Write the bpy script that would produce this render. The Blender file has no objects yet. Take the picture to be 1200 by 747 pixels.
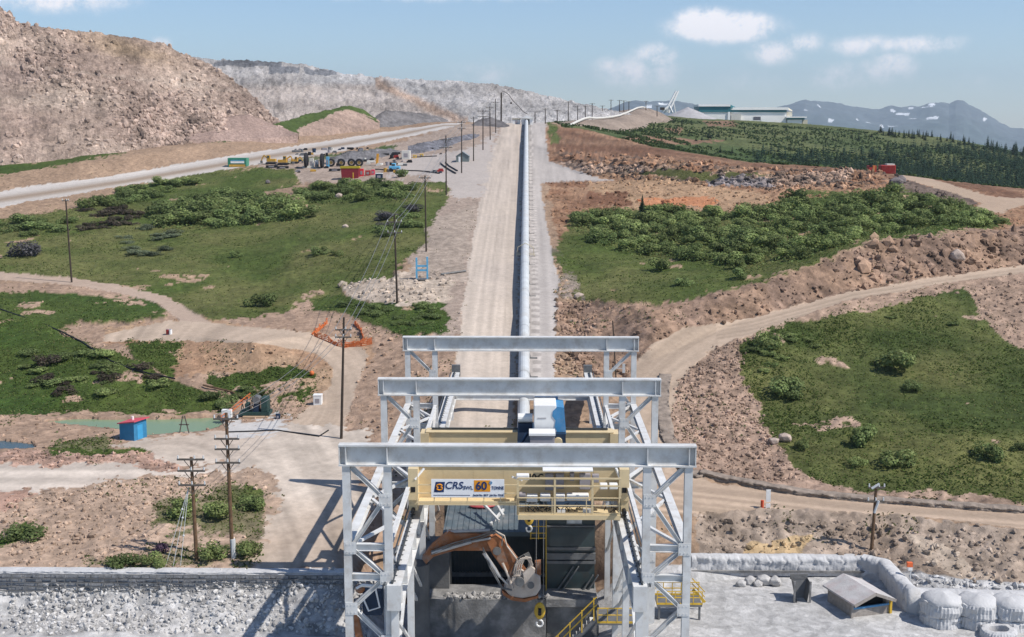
import bpy, math, random
import numpy as np
from mathutils import Vector, Matrix, Euler
random.seed(7); RNG = np.random.default_rng(7)
S = bpy.context.scene
COL = S.collection
# ---------------------------------------------------------------- camera, sky, sun, exposure
F, CX, CY, HZ, VX = 1450.0, 600.0, 373.5, 149.0, 618.0
CAMZ = 34.0
TH = math.atan((CY-HZ)/F)
PSI = math.atan((VX-CX)/F*math.cos(TH))
cd = bpy.data.cameras.new('camera'); cam = bpy.data.objects.new('camera', cd); COL.objects.link(cam)
cam.location = (0, 0, CAMZ); cam.rotation_euler = (math.pi/2-TH, 0, PSI)
cd.sensor_width = 36; cd.lens = 36*F/1200; cd.clip_start = 0.5; cd.clip_end = 60000
S.camera = cam
SUN = Vector((0.60, -0.23, 0.765)).normalized()
EL = math.asin(SUN.z); AZ = math.atan2(SUN.x, SUN.y)
sl = bpy.data.lights.new('sun', 'SUN'); sun = bpy.data.objects.new('sun', sl); COL.objects.link(sun)
sun.rotation_euler = SUN.to_track_quat('Z', 'Y').to_euler()
sl.energy = 5.0; sl.angle = math.radians(0.5); sl.color = (1, .94, .86)
w = bpy.data.worlds.new('World'); S.world = w; w.use_nodes = True
nt = w.node_tree; nt.nodes.clear()
def nd(nt, t, **k):
    n = nt.nodes.new(t)
    for a, b in k.items(): setattr(n, a, b)
    return n
out = nd(nt, 'ShaderNodeOutputWorld'); bg = nd(nt, 'ShaderNodeBackground')
sky = nd(nt, 'ShaderNodeTexSky', sky_type='NISHITA', sun_disc=False)
sky.sun_elevation = EL; sky.sun_rotation = AZ; sky.altitude = 1500; sky.air_density = 1.0; sky.dust_density = 0.6; sky.ozone_density = 4.0
# clouds: soft cumulus placed by direction, broken up with noise
tc = nd(nt, 'ShaderNodeTexCoord')
def vmath(op, a=None, b=None):
    n = nd(nt, 'ShaderNodeVectorMath', operation=op)
    for i, v in enumerate((a, b)):
        if v is None: continue
        if hasattr(v, 'is_linked'): nt.links.new(v, n.inputs[i])
        else: n.inputs[i].default_value = v
    return n
def smath(op, a=None, b=None, c=None, clamp=False):
    n = nd(nt, 'ShaderNodeMath', operation=op, use_clamp=clamp)
    for i, v in enumerate((a, b, c)):
        if v is None: continue
        if hasattr(v, 'is_linked'): nt.links.new(v, n.inputs[i])
        else: n.inputs[i].default_value = v
    return n.outputs[0]
def wdir(px, py):
    fw = Vector((-math.sin(PSI)*math.cos(TH), math.cos(PSI)*math.cos(TH), -math.sin(TH)))
    rt = Vector((math.cos(PSI), math.sin(PSI), 0)); up = rt.cross(fw)
    return (fw + rt*((px-CX)/F) + up*((CY-py)/F)).normalized()
nv = nd(nt, 'ShaderNodeTexNoise'); nv.inputs['Scale'].default_value = 55; nv.inputs['Detail'].default_value = 7; nv.inputs['Roughness'].default_value = .70
nt.links.new(tc.outputs['Generated'], nv.inputs['Vector'])
sep = nd(nt, 'ShaderNodeSeparateXYZ'); nt.links.new(tc.outputs['Generated'], sep.inputs[0])
az_ = smath('ARCTAN2', sep.outputs[0], sep.outputs[1]); el_ = smath('ARCSINE', sep.outputs[2])
total = None
CLOUDS = [(848, 33, 58, 15, 1.25), (826, 24, 30, 14, 1.2), (868, 27, 38, 12, 1.0), (750, 84, 60, 22, .55), (768, 66, 28, 18, .65), (712, 78, 22, 14, .45), (905, 62, 28, 14, .75), (942, 50, 26, 12, .6),
          (1015, 54, 46, 12, .62), (1082, 52, 48, 11, .62), (1040, 78, 34, 20, .55), (985, 90, 40, 18, .45), (570, 86, 52, 20, .35), (70, 2, 90, 14, .55), (1125, 100, 50, 18, .22),
          (500, -4, 240, 9, .3), (875, 95, 60, 22, .22), (190, 50, 14, 8, .4), (1300, 60, 60, 20, .6), (-120, 60, 70, 20, .5), (1420, 20, 80, 25, .7)]
for (px, py, rx, ry, a) in CLOUDS:
    d = wdir(px, py); a0 = math.atan2(d.x, d.y); e0 = math.asin(d.z)
    dx = smath('DIVIDE', smath('SUBTRACT', az_, a0), rx/F); dy = smath('DIVIDE', smath('SUBTRACT', el_, e0), ry/F)
    r2 = smath('ADD', smath('MULTIPLY', dx, dx), smath('MULTIPLY', dy, dy))
    g = smath('MULTIPLY', smath('EXPONENT', smath('MULTIPLY', r2, -1.1)), a)
    total = g if total is None else smath('MAXIMUM', total, g)
mr = nd(nt, 'ShaderNodeMapRange'); mr.interpolation_type = 'SMOOTHSTEP'
nt.links.new(smath('MULTIPLY', total, smath('MULTIPLY_ADD', nv.outputs['Fac'], 4.6, -1.0)), mr.inputs['Value'])
mr.inputs['From Min'].default_value = .12; mr.inputs['From Max'].default_value = 1.05; mr.inputs['To Max'].default_value = .92
cm = nd(nt, 'ShaderNodeMix', data_type='RGBA')
nt.links.new(mr.outputs['Result'], cm.inputs['Factor']); nt.links.new(sky.outputs[0], cm.inputs['A'])
cm.inputs['B'].default_value = (9.4, 9.0, 9.2, 1)
nt.links.new(cm.outputs['Result'], bg.inputs[0]); bg.inputs[1].default_value = 0.128
nt.links.new(bg.outputs[0], out.inputs[0])
S.view_settings.view_transform = 'Standard'; S.view_settings.look = 'None'; S.view_settings.gamma = 1; S.view_settings.use_curve_mapping = False
S.view_settings.exposure = 0.08
S.render.engine = 'CYCLES'
S.cycles.max_bounces = 5; S.cycles.diffuse_bounces = 3; S.cycles.glossy_bounces = 2; S.cycles.transmission_bounces = 2; S.cycles.transparent_max_bounces = 4; S.cycles.volume_bounces = 0
S.cycles.use_denoising = True

# ---------------------------------------------------------------- mapping between the photograph and the ground
FW = np.array([-math.sin(PSI)*math.cos(TH), math.cos(PSI)*math.cos(TH), -math.sin(TH)])
RT = np.array([math.cos(PSI), math.sin(PSI), 0.0]); UP = np.cross(RT, FW)
def P(px, py, Y):
    d = FW + RT*((px-CX)/F) + UP*((CY-py)/F)
    return np.array([0, 0, CAMZ]) + d*(Y/d[1])
def project(V):
    q = V - np.array([0, 0, CAMZ]); z = np.maximum(q@FW, 1e-3)
    return CX + F*(q@RT)/z, CY - F*(q@UP)/z
def h2(ix, iy, s):
    n = (ix.astype(np.int64)*374761393 + iy.astype(np.int64)*668265263 + s*974711) & 0xffffffff
    n = ((n ^ (n >> 13))*1274126177) & 0xffffffff
    return ((n ^ (n >> 16)) & 0xffff)/65535.0
def vn(x, y, s=0):
    xi = np.floor(x); yi = np.floor(y); fx = x-xi; fy = y-yi
    fx = fx*fx*(3-2*fx); fy = fy*fy*(3-2*fy)
    a = h2(xi, yi, s); b = h2(xi+1, yi, s); c = h2(xi, yi+1, s); d = h2(xi+1, yi+1, s)
    return (a*(1-fx)+b*fx)*(1-fy)+(c*(1-fx)+d*fx)*fy
def fbm(x, y, sc, o=4, s=0, g=.5):
    x = np.asarray(x, float)/sc; y = np.asarray(y, float)/sc; r = 0; a = 1; t = 0
    for i in range(o):
        r = r + a*(vn(x, y, s+i*17)*2-1); t += a; a *= g; x = x*2.03+11.3; y = y*2.03-7.1
    return r/t
def inpoly(x, y, poly):
    r = np.zeros(x.shape, bool); n = len(poly)
    for i in range(n):
        x0, y0 = poly[i]; x1, y1 = poly[(i+1) % n]
        if y0 == y1: continue
        c = ((y0 > y) != (y1 > y)) & (x < (x1-x0)*(y-y0)/(y1-y0)+x0)
        r ^= c
    return r
# rows of the terrain: the same feature followed from left to right, nearest first: (py, Y) for every column
PXC = [-320, 0, 150, 300, 400, 470, 540, 680, 760, 880, 1000, 1100, 1200, 1520]
ROWS_T = [
 # foot of the banks and walls round the pad
 [(742,84.2)]*5 + [(760,86),(760,86),(760,86),(700,90.5),(683,93.4),(683,93.4),(724,86.8),(735,85.1),(735,85.1)],
 [(722,86.6),(722,86.6),(714,87.0),(698,87.6),(684,88.1),(735,92),(730,92),(730,92),(690,92.5),(676,94.6),(676,94.6),(690,90),(700,88.6),(700,88.6)],
 [(668,89.3),(668,89.3),(668,89.3),(668,89.3),(668,89.3),(688,99),(687,99),(687,99),(665,94.6),(655,95.4),(655,95.4),(676,91.5),(684,90),(684,90)],
 [(578,104),(578,104),(574,104.5),(562,107.5),(575,105),(580,104),(590,101),(590,101),(600,100),(596,101),(601,99.2),(609,97.6),(622,95.4),(650,91)],
 [(545,111),(545,111),(545,111),(540,112.5),(545,112),(545,112),(545,110),(545,110),(560,107),(568,106),(583,103.2),(592,101.5),(601,99.6),(622,95.6)],
 [(528,115),(528,115),(526,115.4),(515,119),(515,119),(515,118),(510,116),(510,117),(545,110),(555,109),(575,105),(585,103),(590,102),(610,98)],
 [(478,131.5),(478,131.5),(478,131.5),(478,131),(470,131),(470,128),(470,124),(470,126),(510,117),(490,122),(490,121),(490,120),(490,120),(500,118)],
 [(415,148),(415,148),(425,143),(440,138),(430,139),(430,137),(430,134),(430,136),(480,123),(430,133),(400,142),(405,140),(415,138),(430,134)],
 [(375,162),(375,162),(388,155.5),(402,142),(388,151),(388,147),(395,144),(400,145),(450,130),(392,141),(352,152),(336,158),(320,165),(290,180)],
 [(340,179),(340,179),(350,173),(358,168),(350,165),(350,159),(363,154),(380,150),(425,136),(372,148),(338,160),(323,165),(309,173),(280,188)],
 [(290,215),(290,215),(290,214),(290,211),(290,200),(290,193),(293,190),(350,160),(365,146),(336,154),(290,167),(277,172),(280,180),(262,194)],
 [(255,246),(255,246),(245,254),(240,257),(235,252),(225,250),(228,246),(280,199),(290,195),(270,202),(255,200),(250,205),(262,205),(254,208)],
 [(240,259),(240,259),(218,284),(192,319),(177,346),(163,381),(190,303),(240,236),(235,240),(240,232),(226,235),(235,230),(250,225),(246,228)],
 [(224,273),(224,273),(204,296),(178,346),(163,391),(153,426),(165,355),(205,280),(212,262),(218,250),(214,250),(228,242),(240,240),(240,244)],
 [(205,284),(205,284),(183,310),(163,366),(152,420),(147,446),(150,410),(189,290),(190,269),(201,257),(203,257),(216,265),(228,262),(232,264)],
 [(190,312),(190,312),(176,335),(156,388),(148,440),(144,462),(143,440),(151,418),(172,330),(190,310),(198,300),(210,285),(221,285),(232,288)],
]
def rows_uYz():
    U, YY, ZZ = [], [], []
    def add(pts): U.append([p[0]/p[1] for p in pts]); YY.append([p[1] for p in pts]); ZZ.append([p[2] for p in pts])
    uc = [P(px, 300, 200) for px in PXC]; uc = [p[0]/p[1] for p in uc]
    def flat(Y, hs): add([np.array([u*Y, Y, CAMZ-h]) for u, h in zip(uc, hs)])
    flat(30, [35.75]*14); flat(62, [35.75]*14)
    for r in ROWS_T: add([P(px, py, Y) for px, (py, Y) in zip(PXC, r)])
    flat(470, [6,6,5,3,1,-1,-1.6,-.9,5.2,16,22,26,32,36])
    flat(560, [4,4,3,1,0,-1,-1.2,-2.3,0.6,8,12.6,17.5,23,30])
    flat(740, [2,2,1,0,0,-1,-3,-4.5,-7.8,-4.0,0.4,5.6,14.2,25])
    flat(1100, [10,10,10,10,10,10,8,6,8,20,40,50,60,70])
    flat(3000, [90]*14); flat(9000, [300]*14)
    return np.array(U), np.array(YY), np.array(ZZ)
RU, RY, RZ = rows_uYz(); NR = len(RU)
us = np.concatenate([np.linspace(-.75, -.44, 40, endpoint=False), np.linspace(-.44, .44, 640, endpoint=False), np.linspace(.44, .75, 41)])
def col_interp(u):
    Yk = np.stack([np.interp(u, RU[i], RY[i]) for i in range(NR)]); Zk = np.stack([np.interp(u, RU[i], RZ[i]) for i in range(NR)])
    return np.maximum.accumulate(Yk + np.arange(NR)[:, None]*1e-3, axis=0), Zk
KY, KZ = col_interp(us)
ker = np.hanning(15); ker /= ker.sum()
def smooth(A): return np.stack([np.convolve(np.pad(r, 7, mode='edge'), ker, 'valid') for r in A])
KY, KZ = smooth(KY), smooth(KZ)
def gz(x, y):
    x = np.atleast_1d(np.asarray(x, float)); y = np.atleast_1d(np.asarray(y, float))
    u = x/np.maximum(y, 1); fi = np.clip(np.interp(u, us, np.arange(len(us))), 0, len(us)-1.001); i0 = fi.astype(int); f = fi-i0
    ky = KY[:, i0]*(1-f)+KY[:, i0+1]*f; kz = KZ[:, i0]*(1-f)+KZ[:, i0+1]*f
    k = np.clip((ky < y[None]).sum(0), 1, NR-1); ar = np.arange(len(y))
    y0 = ky[k-1, ar]; y1 = ky[k, ar]; z0 = kz[k-1, ar]; z1 = kz[k, ar]
    t = np.clip((y-y0)/np.maximum(y1-y0, 1e-6), 0, 1)
    return z0+(z1-z0)*t
YS = np.concatenate([np.linspace(50, 500, 3600), np.linspace(500.2, 1500, 1200)])
def G(px, py):
    d = FW + RT*((px-CX)/F) + UP*((CY-py)/F)
    X = d[0]/d[1]*YS; Z = CAMZ + d[2]/d[1]*YS
    b = Z - gz(X, YS); k = np.argmax(b < 0)
    if k == 0: k = len(YS)-1
    t = b[k-1]/(b[k-1]-b[k]) if b[k-1] != b[k] else 0
    Y = YS[k-1]+(YS[k]-YS[k-1])*min(max(t, 0), 1)
    return np.array([d[0]/d[1]*Y, Y, CAMZ + d[2]/d[1]*Y])
def PM(Y): return F/(Y*math.cos(TH)+15*math.sin(TH))   # pixels per metre at distance Y

# ---------------------------------------------------------------- materials
def ramp_mix(nt, a, b, fac):
    m = nd(nt, 'ShaderNodeMix', data_type='RGBA'); m.inputs['A'].default_value = (*a, 1); m.inputs['B'].default_value = (*b, 1); nt.links.new(fac, m.inputs['Factor']); return m.outputs['Result']
def mat(name, c, rough=.7, metal=0, var=.12, scale=3.0, bump=0.0, bscale=20, c2=None, dirt=None, dirt_amt=.35, dscale=1.2, spec=.3):
    m = bpy.data.materials.new(name); m.use_nodes = True; t = m.node_tree; b = t.nodes['Principled BSDF']
    b.inputs['Roughness'].default_value = rough; b.inputs['Metallic'].default_value = metal; b.inputs['Specular IOR Level'].default_value = spec
    co = nd(t, 'ShaderNodeTexCoord'); n = nd(t, 'ShaderNodeTexNoise'); n.inputs['Scale'].default_value = scale; n.inputs['Detail'].default_value = 6
    t.links.new(co.outputs['Object'], n.inputs['Vector'])
    lo = tuple(max(0, x*(1-var)) for x in c); hi = c2 or tuple(min(1, x*(1+var)) for x in c)
    mr = nd(t, 'ShaderNodeMapRange'); mr.inputs['From Min'].default_value = .3; mr.inputs['From Max'].default_value = .7; t.links.new(n.outputs['Fac'], mr.inputs['Value'])
    r = ramp_mix(t, lo, hi, mr.outputs['Result'])
    if dirt:
        n2 = nd(t, 'ShaderNodeTexNoise'); n2.inputs['Scale'].default_value = dscale; n2.inputs['Detail'].default_value = 9; n2.inputs['Roughness'].default_value = .7
        t.links.new(co.outputs['Object'], n2.inputs['Vector'])
        m2 = nd(t, 'ShaderNodeMapRange'); m2.inputs['From Min'].default_value = .48; m2.inputs['From Max'].default_value = .68; m2.inputs['To Max'].default_value = dirt_amt; t.links.new(n2.outputs['Fac'], m2.inputs['Value'])
        mx = nd(t, 'ShaderNodeMix', data_type='RGBA'); t.links.new(m2.outputs['Result'], mx.inputs['Factor']); t.links.new(r, mx.inputs['A']); mx.inputs['B'].default_value = (*dirt, 1); r = mx.outputs['Result']
    t.links.new(r, b.inputs['Base Color'])
    if bump:
        n3 = nd(t, 'ShaderNodeTexNoise'); n3.inputs['Scale'].default_value = bscale; n3.inputs['Detail'].default_value = 5; t.links.new(co.outputs['Object'], n3.inputs['Vector'])
        bp = nd(t, 'ShaderNodeBump'); bp.inputs['Strength'].default_value = bump; bp.inputs['Distance'].default_value = .05; t.links.new(n3.outputs['Fac'], bp.inputs['Height']); t.links.new(bp.outputs[0], b.inputs['Normal'])
    return m
def mat_attr(name, s1=1.2, s2=6.0, amt=.35, bump=.5, bdist=.25, rough=.95):
    """ground: painted albedo zones (Col) broken up by two sizes of noise"""
    m = bpy.data.materials.new(name); m.use_nodes = True; t = m.node_tree; b = t.nodes['Principled BSDF']
    b.inputs['Roughness'].default_value = rough; b.inputs['Specular IOR Level'].default_value = .15
    at = nd(t, 'ShaderNodeAttribute'); at.attribute_name = 'Col'
    co = nd(t, 'ShaderNodeTexCoord')
    n1 = nd(t, 'ShaderNodeTexNoise'); n1.inputs['Scale'].default_value = s1; n1.inputs['Detail'].default_value = 8; n1.inputs['Roughness'].default_value = .68
    n2 = nd(t, 'ShaderNodeTexVoronoi'); n2.inputs['Scale'].default_value = s2/2.2
    t.links.new(co.outputs['Object'], n1.inputs['Vector']); t.links.new(co.outputs['Object'], n2.inputs['Vector'])
    m1 = nd(t, 'ShaderNodeMapRange'); m1.inputs['From Min'].default_value = .25; m1.inputs['From Max'].default_value = .75; m1.inputs['To Min'].default_value = 1-amt; m1.inputs['To Max'].default_value = 1+amt
    t.links.new(n1.outputs['Fac'], m1.inputs['Value'])
    sp = nd(t, 'ShaderNodeSeparateColor'); t.links.new(n2.outputs['Color'], sp.inputs[0])
    m2 = nd(t, 'ShaderNodeMapRange'); m2.inputs['To Min'].default_value = 1-amt*.5; m2.inputs['To Max'].default_value = 1+amt*.5; t.links.new(sp.outputs[0], m2.inputs['Value'])
    mm = nd(t, 'ShaderNodeMath', operation='MULTIPLY'); t.links.new(m1.outputs[0], mm.inputs[0]); t.links.new(m2.outputs[0], mm.inputs[1])
    vs = nd(t, 'ShaderNodeVectorMath', operation='SCALE'); t.links.new(at.outputs['Color'], vs.inputs[0]); t.links.new(mm.outputs[0], vs.inputs['Scale'])
    t.links.new(vs.outputs[0], b.inputs['Base Color'])
    ad = nd(t, 'ShaderNodeMath', operation='ADD'); t.links.new(n1.outputs['Fac'], ad.inputs[0]); t.links.new(sp.outputs[0], ad.inputs[1])
    bp = nd(t, 'ShaderNodeBump'); bp.inputs['Strength'].default_value = bump; bp.inputs['Distance'].default_value = bdist; t.links.new(ad.outputs[0], bp.inputs['Height']); t.links.new(bp.outputs[0], b.inputs['Normal'])
    return m
def mat_leaf(name, rough=.75):
    m = bpy.data.materials.new(name); m.use_nodes = True; t = m.node_tree; b = t.nodes['Principled BSDF']
    at = nd(t, 'ShaderNodeAttribute'); at.attribute_name = 'Col'
    oi = nd(t, 'ShaderNodeObjectInfo'); mr = nd(t, 'ShaderNodeMapRange'); mr.inputs['To Min'].default_value = .72; mr.inputs['To Max'].default_value = 1.3; t.links.new(oi.outputs['Random'], mr.inputs['Value'])
    vs = nd(t, 'ShaderNodeVectorMath', operation='SCALE'); t.links.new(at.outputs['Color'], vs.inputs[0]); t.links.new(mr.outputs[0], vs.inputs['Scale'])
    t.links.new(vs.outputs[0], b.inputs['Base Color']); b.inputs['Roughness'].default_value = rough; b.inputs['Specular IOR Level'].default_value = .2
    tr_ = nd(t, 'ShaderNodeBsdfTranslucent'); t.links.new(vs.outputs[0], tr_.inputs['Color']); mx = nd(t, 'ShaderNodeMixShader'); mx.inputs[0].default_value = .35
    t.links.new(b.outputs[0], mx.inputs[1]); t.links.new(tr_.outputs[0], mx.inputs[2]); t.links.new(mx.outputs[0], t.nodes['Material Output'].inputs['Surface'])
    return m
# ---------------------------------------------------------------- mesh helpers
def np_mesh(name, V, Fq, m, col=None, parent=None, smooth_=False, midx=None, mats=None):
    me = bpy.data.meshes.new(name); V = np.asarray(V, np.float32); Fq = np.asarray(Fq, np.int32); k = Fq.shape[1]
    me.vertices.add(len(V)); me.vertices.foreach_set('co', V.ravel())
    me.loops.add(Fq.size); me.loops.foreach_set('vertex_index', Fq.ravel())
    me.polygons.add(len(Fq)); me.polygons.foreach_set('loop_start', np.arange(0, Fq.size, k, dtype=np.int32))
    me.polygons.foreach_set('use_smooth', np.full(len(Fq), bool(smooth_)))
    me.update(calc_edges=True)
    if col is not None:
        a = me.attributes.new('Col', 'FLOAT_COLOR', 'POINT'); c = np.ones((len(V), 4), np.float32); c[:, :3] = col; a.data.foreach_set('color', c.ravel())
    if m: me.materials.append(m)
    o = bpy.data.objects.new(name, me); COL.objects.link(o)
    if parent: o.parent = parent
    return o
def tag(o, label=None, cat=None, group=None, kind=None):
    if label: o['label'] = label
    if cat: o['category'] = cat
    if group: o['group'] = group
    if kind: o['kind'] = kind
    return o
def thing(name, loc, label, cat, group=None, rz=0):
    o = bpy.data.objects.new(name, None); COL.objects.link(o); o.location = tuple(float(x) for x in loc); o.rotation_euler = (0, 0, rz); o.empty_display_size = .3
    return tag(o, label, cat, group)
def frame_of(p0, p1, up=(0, 0, 1)):
    d = Vector(p1)-Vector(p0); L = d.length; d.normalize(); up = Vector(up)
    if abs(d.dot(up)) > .98: up = Vector((0, 1, 0))
    s = d.cross(up).normalized(); u = s.cross(d).normalized()
    return d, s, u, L
class MB:
    def __init__(s): s.v = []; s.f = []
    def poly(s, pts, faces):
        b = len(s.v); s.v += [tuple(float(c) for c in p) for p in pts]; s.f += [tuple(b+i for i in f) for f in faces]; return s
    def box(s, c, d, rz=0, rot=None):
        R = rot or Matrix.Rotation(rz, 3, 'Z'); c = Vector(tuple(float(x) for x in c)); h = [x/2 for x in d]
        p = [c + R@Vector((sx*h[0], sy*h[1], sz*h[2])) for sz in (-1, 1) for sx, sy in ((-1, -1), (1, -1), (1, 1), (-1, 1))]
        return s.poly(p, [(3, 2, 1, 0), (4, 5, 6, 7), (0, 1, 5, 4), (1, 2, 6, 5), (2, 3, 7, 6), (3, 0, 4, 7)])
    def b2(s, lo, hi): return s.box([(a+b)/2 for a, b in zip(lo, hi)], [abs(b-a) for a, b in zip(lo, hi)])
    def bar(s, p0, p1, w, h, up=(0, 0, 1)):
        d, sd, u, L = frame_of(p0, p1, up); a = Vector(p0); b = Vector(p1)
        p = [q + sd*(x*w/2) + u*(y*h/2) for q in (a, b) for x, y in ((-1, -1), (1, -1), (1, 1), (-1, 1))]
        return s.poly(p, [(0, 1, 2, 3), (7, 6, 5, 4), (4, 5, 1, 0), (5, 6, 2, 1), (6, 7, 3, 2), (7, 4, 0, 3)])
    def ibeam(s, p0, p1, w, h, tf=.05, tw=.05, up=(0, 0, 1)):
        d, sd, u, L = frame_of(p0, p1, up)
        pr = [(-w/2, -h/2), (w/2, -h/2), (w/2, -h/2+tf), (tw/2, -h/2+tf), (tw/2, h/2-tf), (w/2, h/2-tf), (w/2, h/2), (-w/2, h/2), (-w/2, h/2-tf), (-tw/2, h/2-tf), (-tw/2, -h/2+tf), (-w/2, -h/2+tf)]
        n = 12; p = [Vector(q)+sd*x+u*y for q in (p0, p1) for x, y in pr]
        f = [(i, n+i, n+(i+1) % n, (i+1) % n) for i in range(n)]
        for o, fl in ((0, 0), (n, 1)):
            for q in ((0, 1, 2, 11), (3, 4, 9, 10), (8, 5, 6, 7)): f.append(tuple(o+i for i in (q if fl == 0 else q[::-1])))
        return s.poly(p, f)
    def cyl(s, p0, p1, r, n=8, r2=None, cap=True):
        d, sd, u, L = frame_of(p0, p1); r2 = r if r2 is None else r2
        p = [Vector(q)+(sd*math.cos(2*math.pi*i/n)+u*math.sin(2*math.pi*i/n))*rr for q, rr in ((p0, r), (p1, r2)) for i in range(n)]
        f = [(i, (i+1) % n, n+(i+1) % n, n+i) for i in range(n)]
        if cap: f += [tuple(range(n-1, -1, -1)), tuple(range(n, 2*n))]
        return s.poly(p, f)
    def tube(s, pts, r, n=6):
        pts = [Vector(tuple(float(c) for c in p)) for p in pts]; b = len(s.v); m = len(pts)
        for i, q in enumerate(pts):
            d = (pts[min(i+1, m-1)]-pts[max(i-1, 0)]).normalized(); up = Vector((0, 0, 1)) if abs(d.z) < .95 else Vector((0, 1, 0))
            sd = d.cross(up).normalized(); u = sd.cross(d)
            s.v += [tuple(q+(sd*math.cos(2*math.pi*k/n)+u*math.sin(2*math.pi*k/n))*r) for k in range(n)]
        for i in range(m-1):
            for k in range(n): s.f.append((b+i*n+k, b+i*n+(k+1) % n, b+(i+1)*n+(k+1) % n, b+(i+1)*n+k))
        s.f += [tuple(b+k for k in range(n-1, -1, -1)), tuple(b+(m-1)*n+k for k in range(n))]
        return s
    def ball(s, c, r, n=8, m=6, sc=(1, 1, 1)):
        b = len(s.v); c = [float(x) for x in c]
        for i in range(m+1):
            t = math.pi*i/m
            for k in range(n): a = 2*math.pi*k/n; s.v.append((c[0]+r*sc[0]*math.sin(t)*math.cos(a), c[1]+r*sc[1]*math.sin(t)*math.sin(a), c[2]+r*sc[2]*math.cos(t)))
        for i in range(m):
            for k in range(n): s.f.append((b+i*n+k, b+(i+1)*n+k, b+(i+1)*n+(k+1) % n, b+i*n+(k+1) % n))
        return s
    def prism(s, prof, y0, y1, axis='Y'):
        n = len(prof)
        if axis == 'Y': p = [(x, y0, z) for x, z in prof]+[(x, y1, z) for x, z in prof]
        else: p = [(y0, x, z) for x, z in prof]+[(y1, x, z) for x, z in prof]
        return s.poly(p, [tuple(range(n)), tuple(range(2*n-1, n-1, -1))]+[(i, n+i, n+(i+1) % n, (i+1) % n) for i in range(n)])
    def build(s, name, m, parent=None, bevel=0, smooth_=False, local=False):
        me = bpy.data.meshes.new(name)
        o0 = (0, 0, 0)
        if parent is not None and not local:
            q = parent; o0 = Vector((0, 0, 0))
            while q is not None: o0 = o0 + Vector(q.location); q = q.parent
        me.from_pydata([(a[0]-o0[0], a[1]-o0[1], a[2]-o0[2]) for a in s.v], [], s.f); me.update()
        if smooth_: me.polygons.foreach_set('use_smooth', [True]*len(me.polygons))
        if m: me.materials.append(m)
        o = bpy.data.objects.new(name, me); COL.objects.link(o)
        if parent is not None: o.parent = parent
        if bevel:
            md = o.modifiers.new('bevel', 'BEVEL'); md.width = bevel; md.segments = 2; md.limit_method = 'ANGLE'
        return o
def copy_tree(o, parent=None):
    c = o.copy(); COL.objects.link(c)
    if parent is not None: c.parent = parent
    for ch in list(o.children): copy_tree(ch, c)
    return c
# ---------------------------------------------------------------- ground: one sheet to the horizon, divided into soil, grass, roads
nu = len(us); segs = []
for i in range(NR-1):
    py0 = project(np.stack([us*KY[i], KY[i], KZ[i]], 1))[1]; py1 = project(np.stack([us*KY[i+1], KY[i+1], KZ[i+1]], 1))[1]
    n = int(np.clip(np.percentile(np.abs(py1-py0), 90)/1.5, 3, 70))
    if i < 1: n = 6
    segs.append(n)
Yl, Zl = [], []
for i, n in enumerate(segs):
    for k in range(n):
        t = k/n; Yl.append(KY[i]*(1-t)+KY[i+1]*t); Zl.append(KZ[i]*(1-t)+KZ[i+1]*t)
Yl.append(KY[-1]); Zl.append(KZ[-1])
Yg = np.array(Yl); Zg = np.array(Zl)
kr = np.array([.25, .5, .25])
for _ in range(2): Zg[1:-1] = Zg[:-2]*.25+Zg[1:-1]*.5+Zg[2:]*.25
nr = len(Yg); Xg = us[None]*Yg
V = np.stack([Xg.ravel(), Yg.ravel(), Zg.ravel()], 1); X, Y, Z = V.T
ppx, ppy = project(V)
edge_n = fbm(X, Y, .7, 2, 61)
wx = ppx + 6*edge_n*np.clip(150/Y, .3, 1.2) + 9*fbm(X, Y, 9, 3, 1)*np.clip(180/Y, .3, 1.4) + 3*fbm(X, Y, 2.2, 2, 5)*np.clip(150/Y, .3, 1.3)
wy = ppy + 4*edge_n*np.clip(150/Y, .3, 1.2) + 5*fbm(X, Y, 9, 3, 2)*np.clip(180/Y, .3, 1.4) + 2*fbm(X, Y, 2.2, 2, 6)*np.clip(150/Y, .3, 1.3)
inview = (Y < 1200)
def zone(poly, warp=True): return inpoly(wx if warp else ppx, wy if warp else ppy, poly) & inview
C = np.tile(np.array([.33, .255, .198]), (len(V), 1))
rough_amp = np.full(len(V), .28)
n_big = fbm(X, Y, 22, 4, 3); n_mid = fbm(X, Y, 5, 4, 4); n_fine = fbm(X, Y, .9, 3, 9)
C *= (1+.16*n_big[:, None]+.22*n_mid[:, None]+.25*n_fine[:, None])
def paint(m, c, var=.18, fine=.2, amp=None, mixn=None, c2=None):
    c = np.array(c); base = np.tile(c, (m.sum(), 1))
    if c2 is not None:
        k = np.clip(.5+1.5*(mixn if mixn is not None else n_mid)[m], 0, 1)[:, None]; base = base*(1-k)+np.array(c2)*k
    C[m] = base*(1+var*n_mid[m][:, None]+fine*n_fine[m][:, None])
    if amp is not None: rough_amp[m] = amp
GRASS = (.065, .091, .022); GRASS2 = (.122, .126, .045); DGRASS = (.042, .074, .016)
TAN = (.40, .305, .225); PINK = (.36, .275, .235); GREY = (.36, .335, .32); PALE = (.51, .445, .385); ROADC = (.47, .42, .375)
grass = np.zeros(len(V), bool)
def gpaint(poly, c=GRASS, c2=GRASS2, var=.25, fine=.35, bare=None):
    m = zone(poly)
    bare = .50 if bare is None else bare
    m &= ~((n_mid > bare) & (n_fine > -.25))
    paint(m, c, var, fine, .16, fbm(X, Y, 11, 4, 8), c2); grass[m] = True
    return m
pad = (Y < 96) & (ppy > 662) & (Y < np.interp(us[None].repeat(nr, 0).ravel(), us, KY[4])); paint(pad, (.46, .455, .455), .12, .14, .05)
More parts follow.
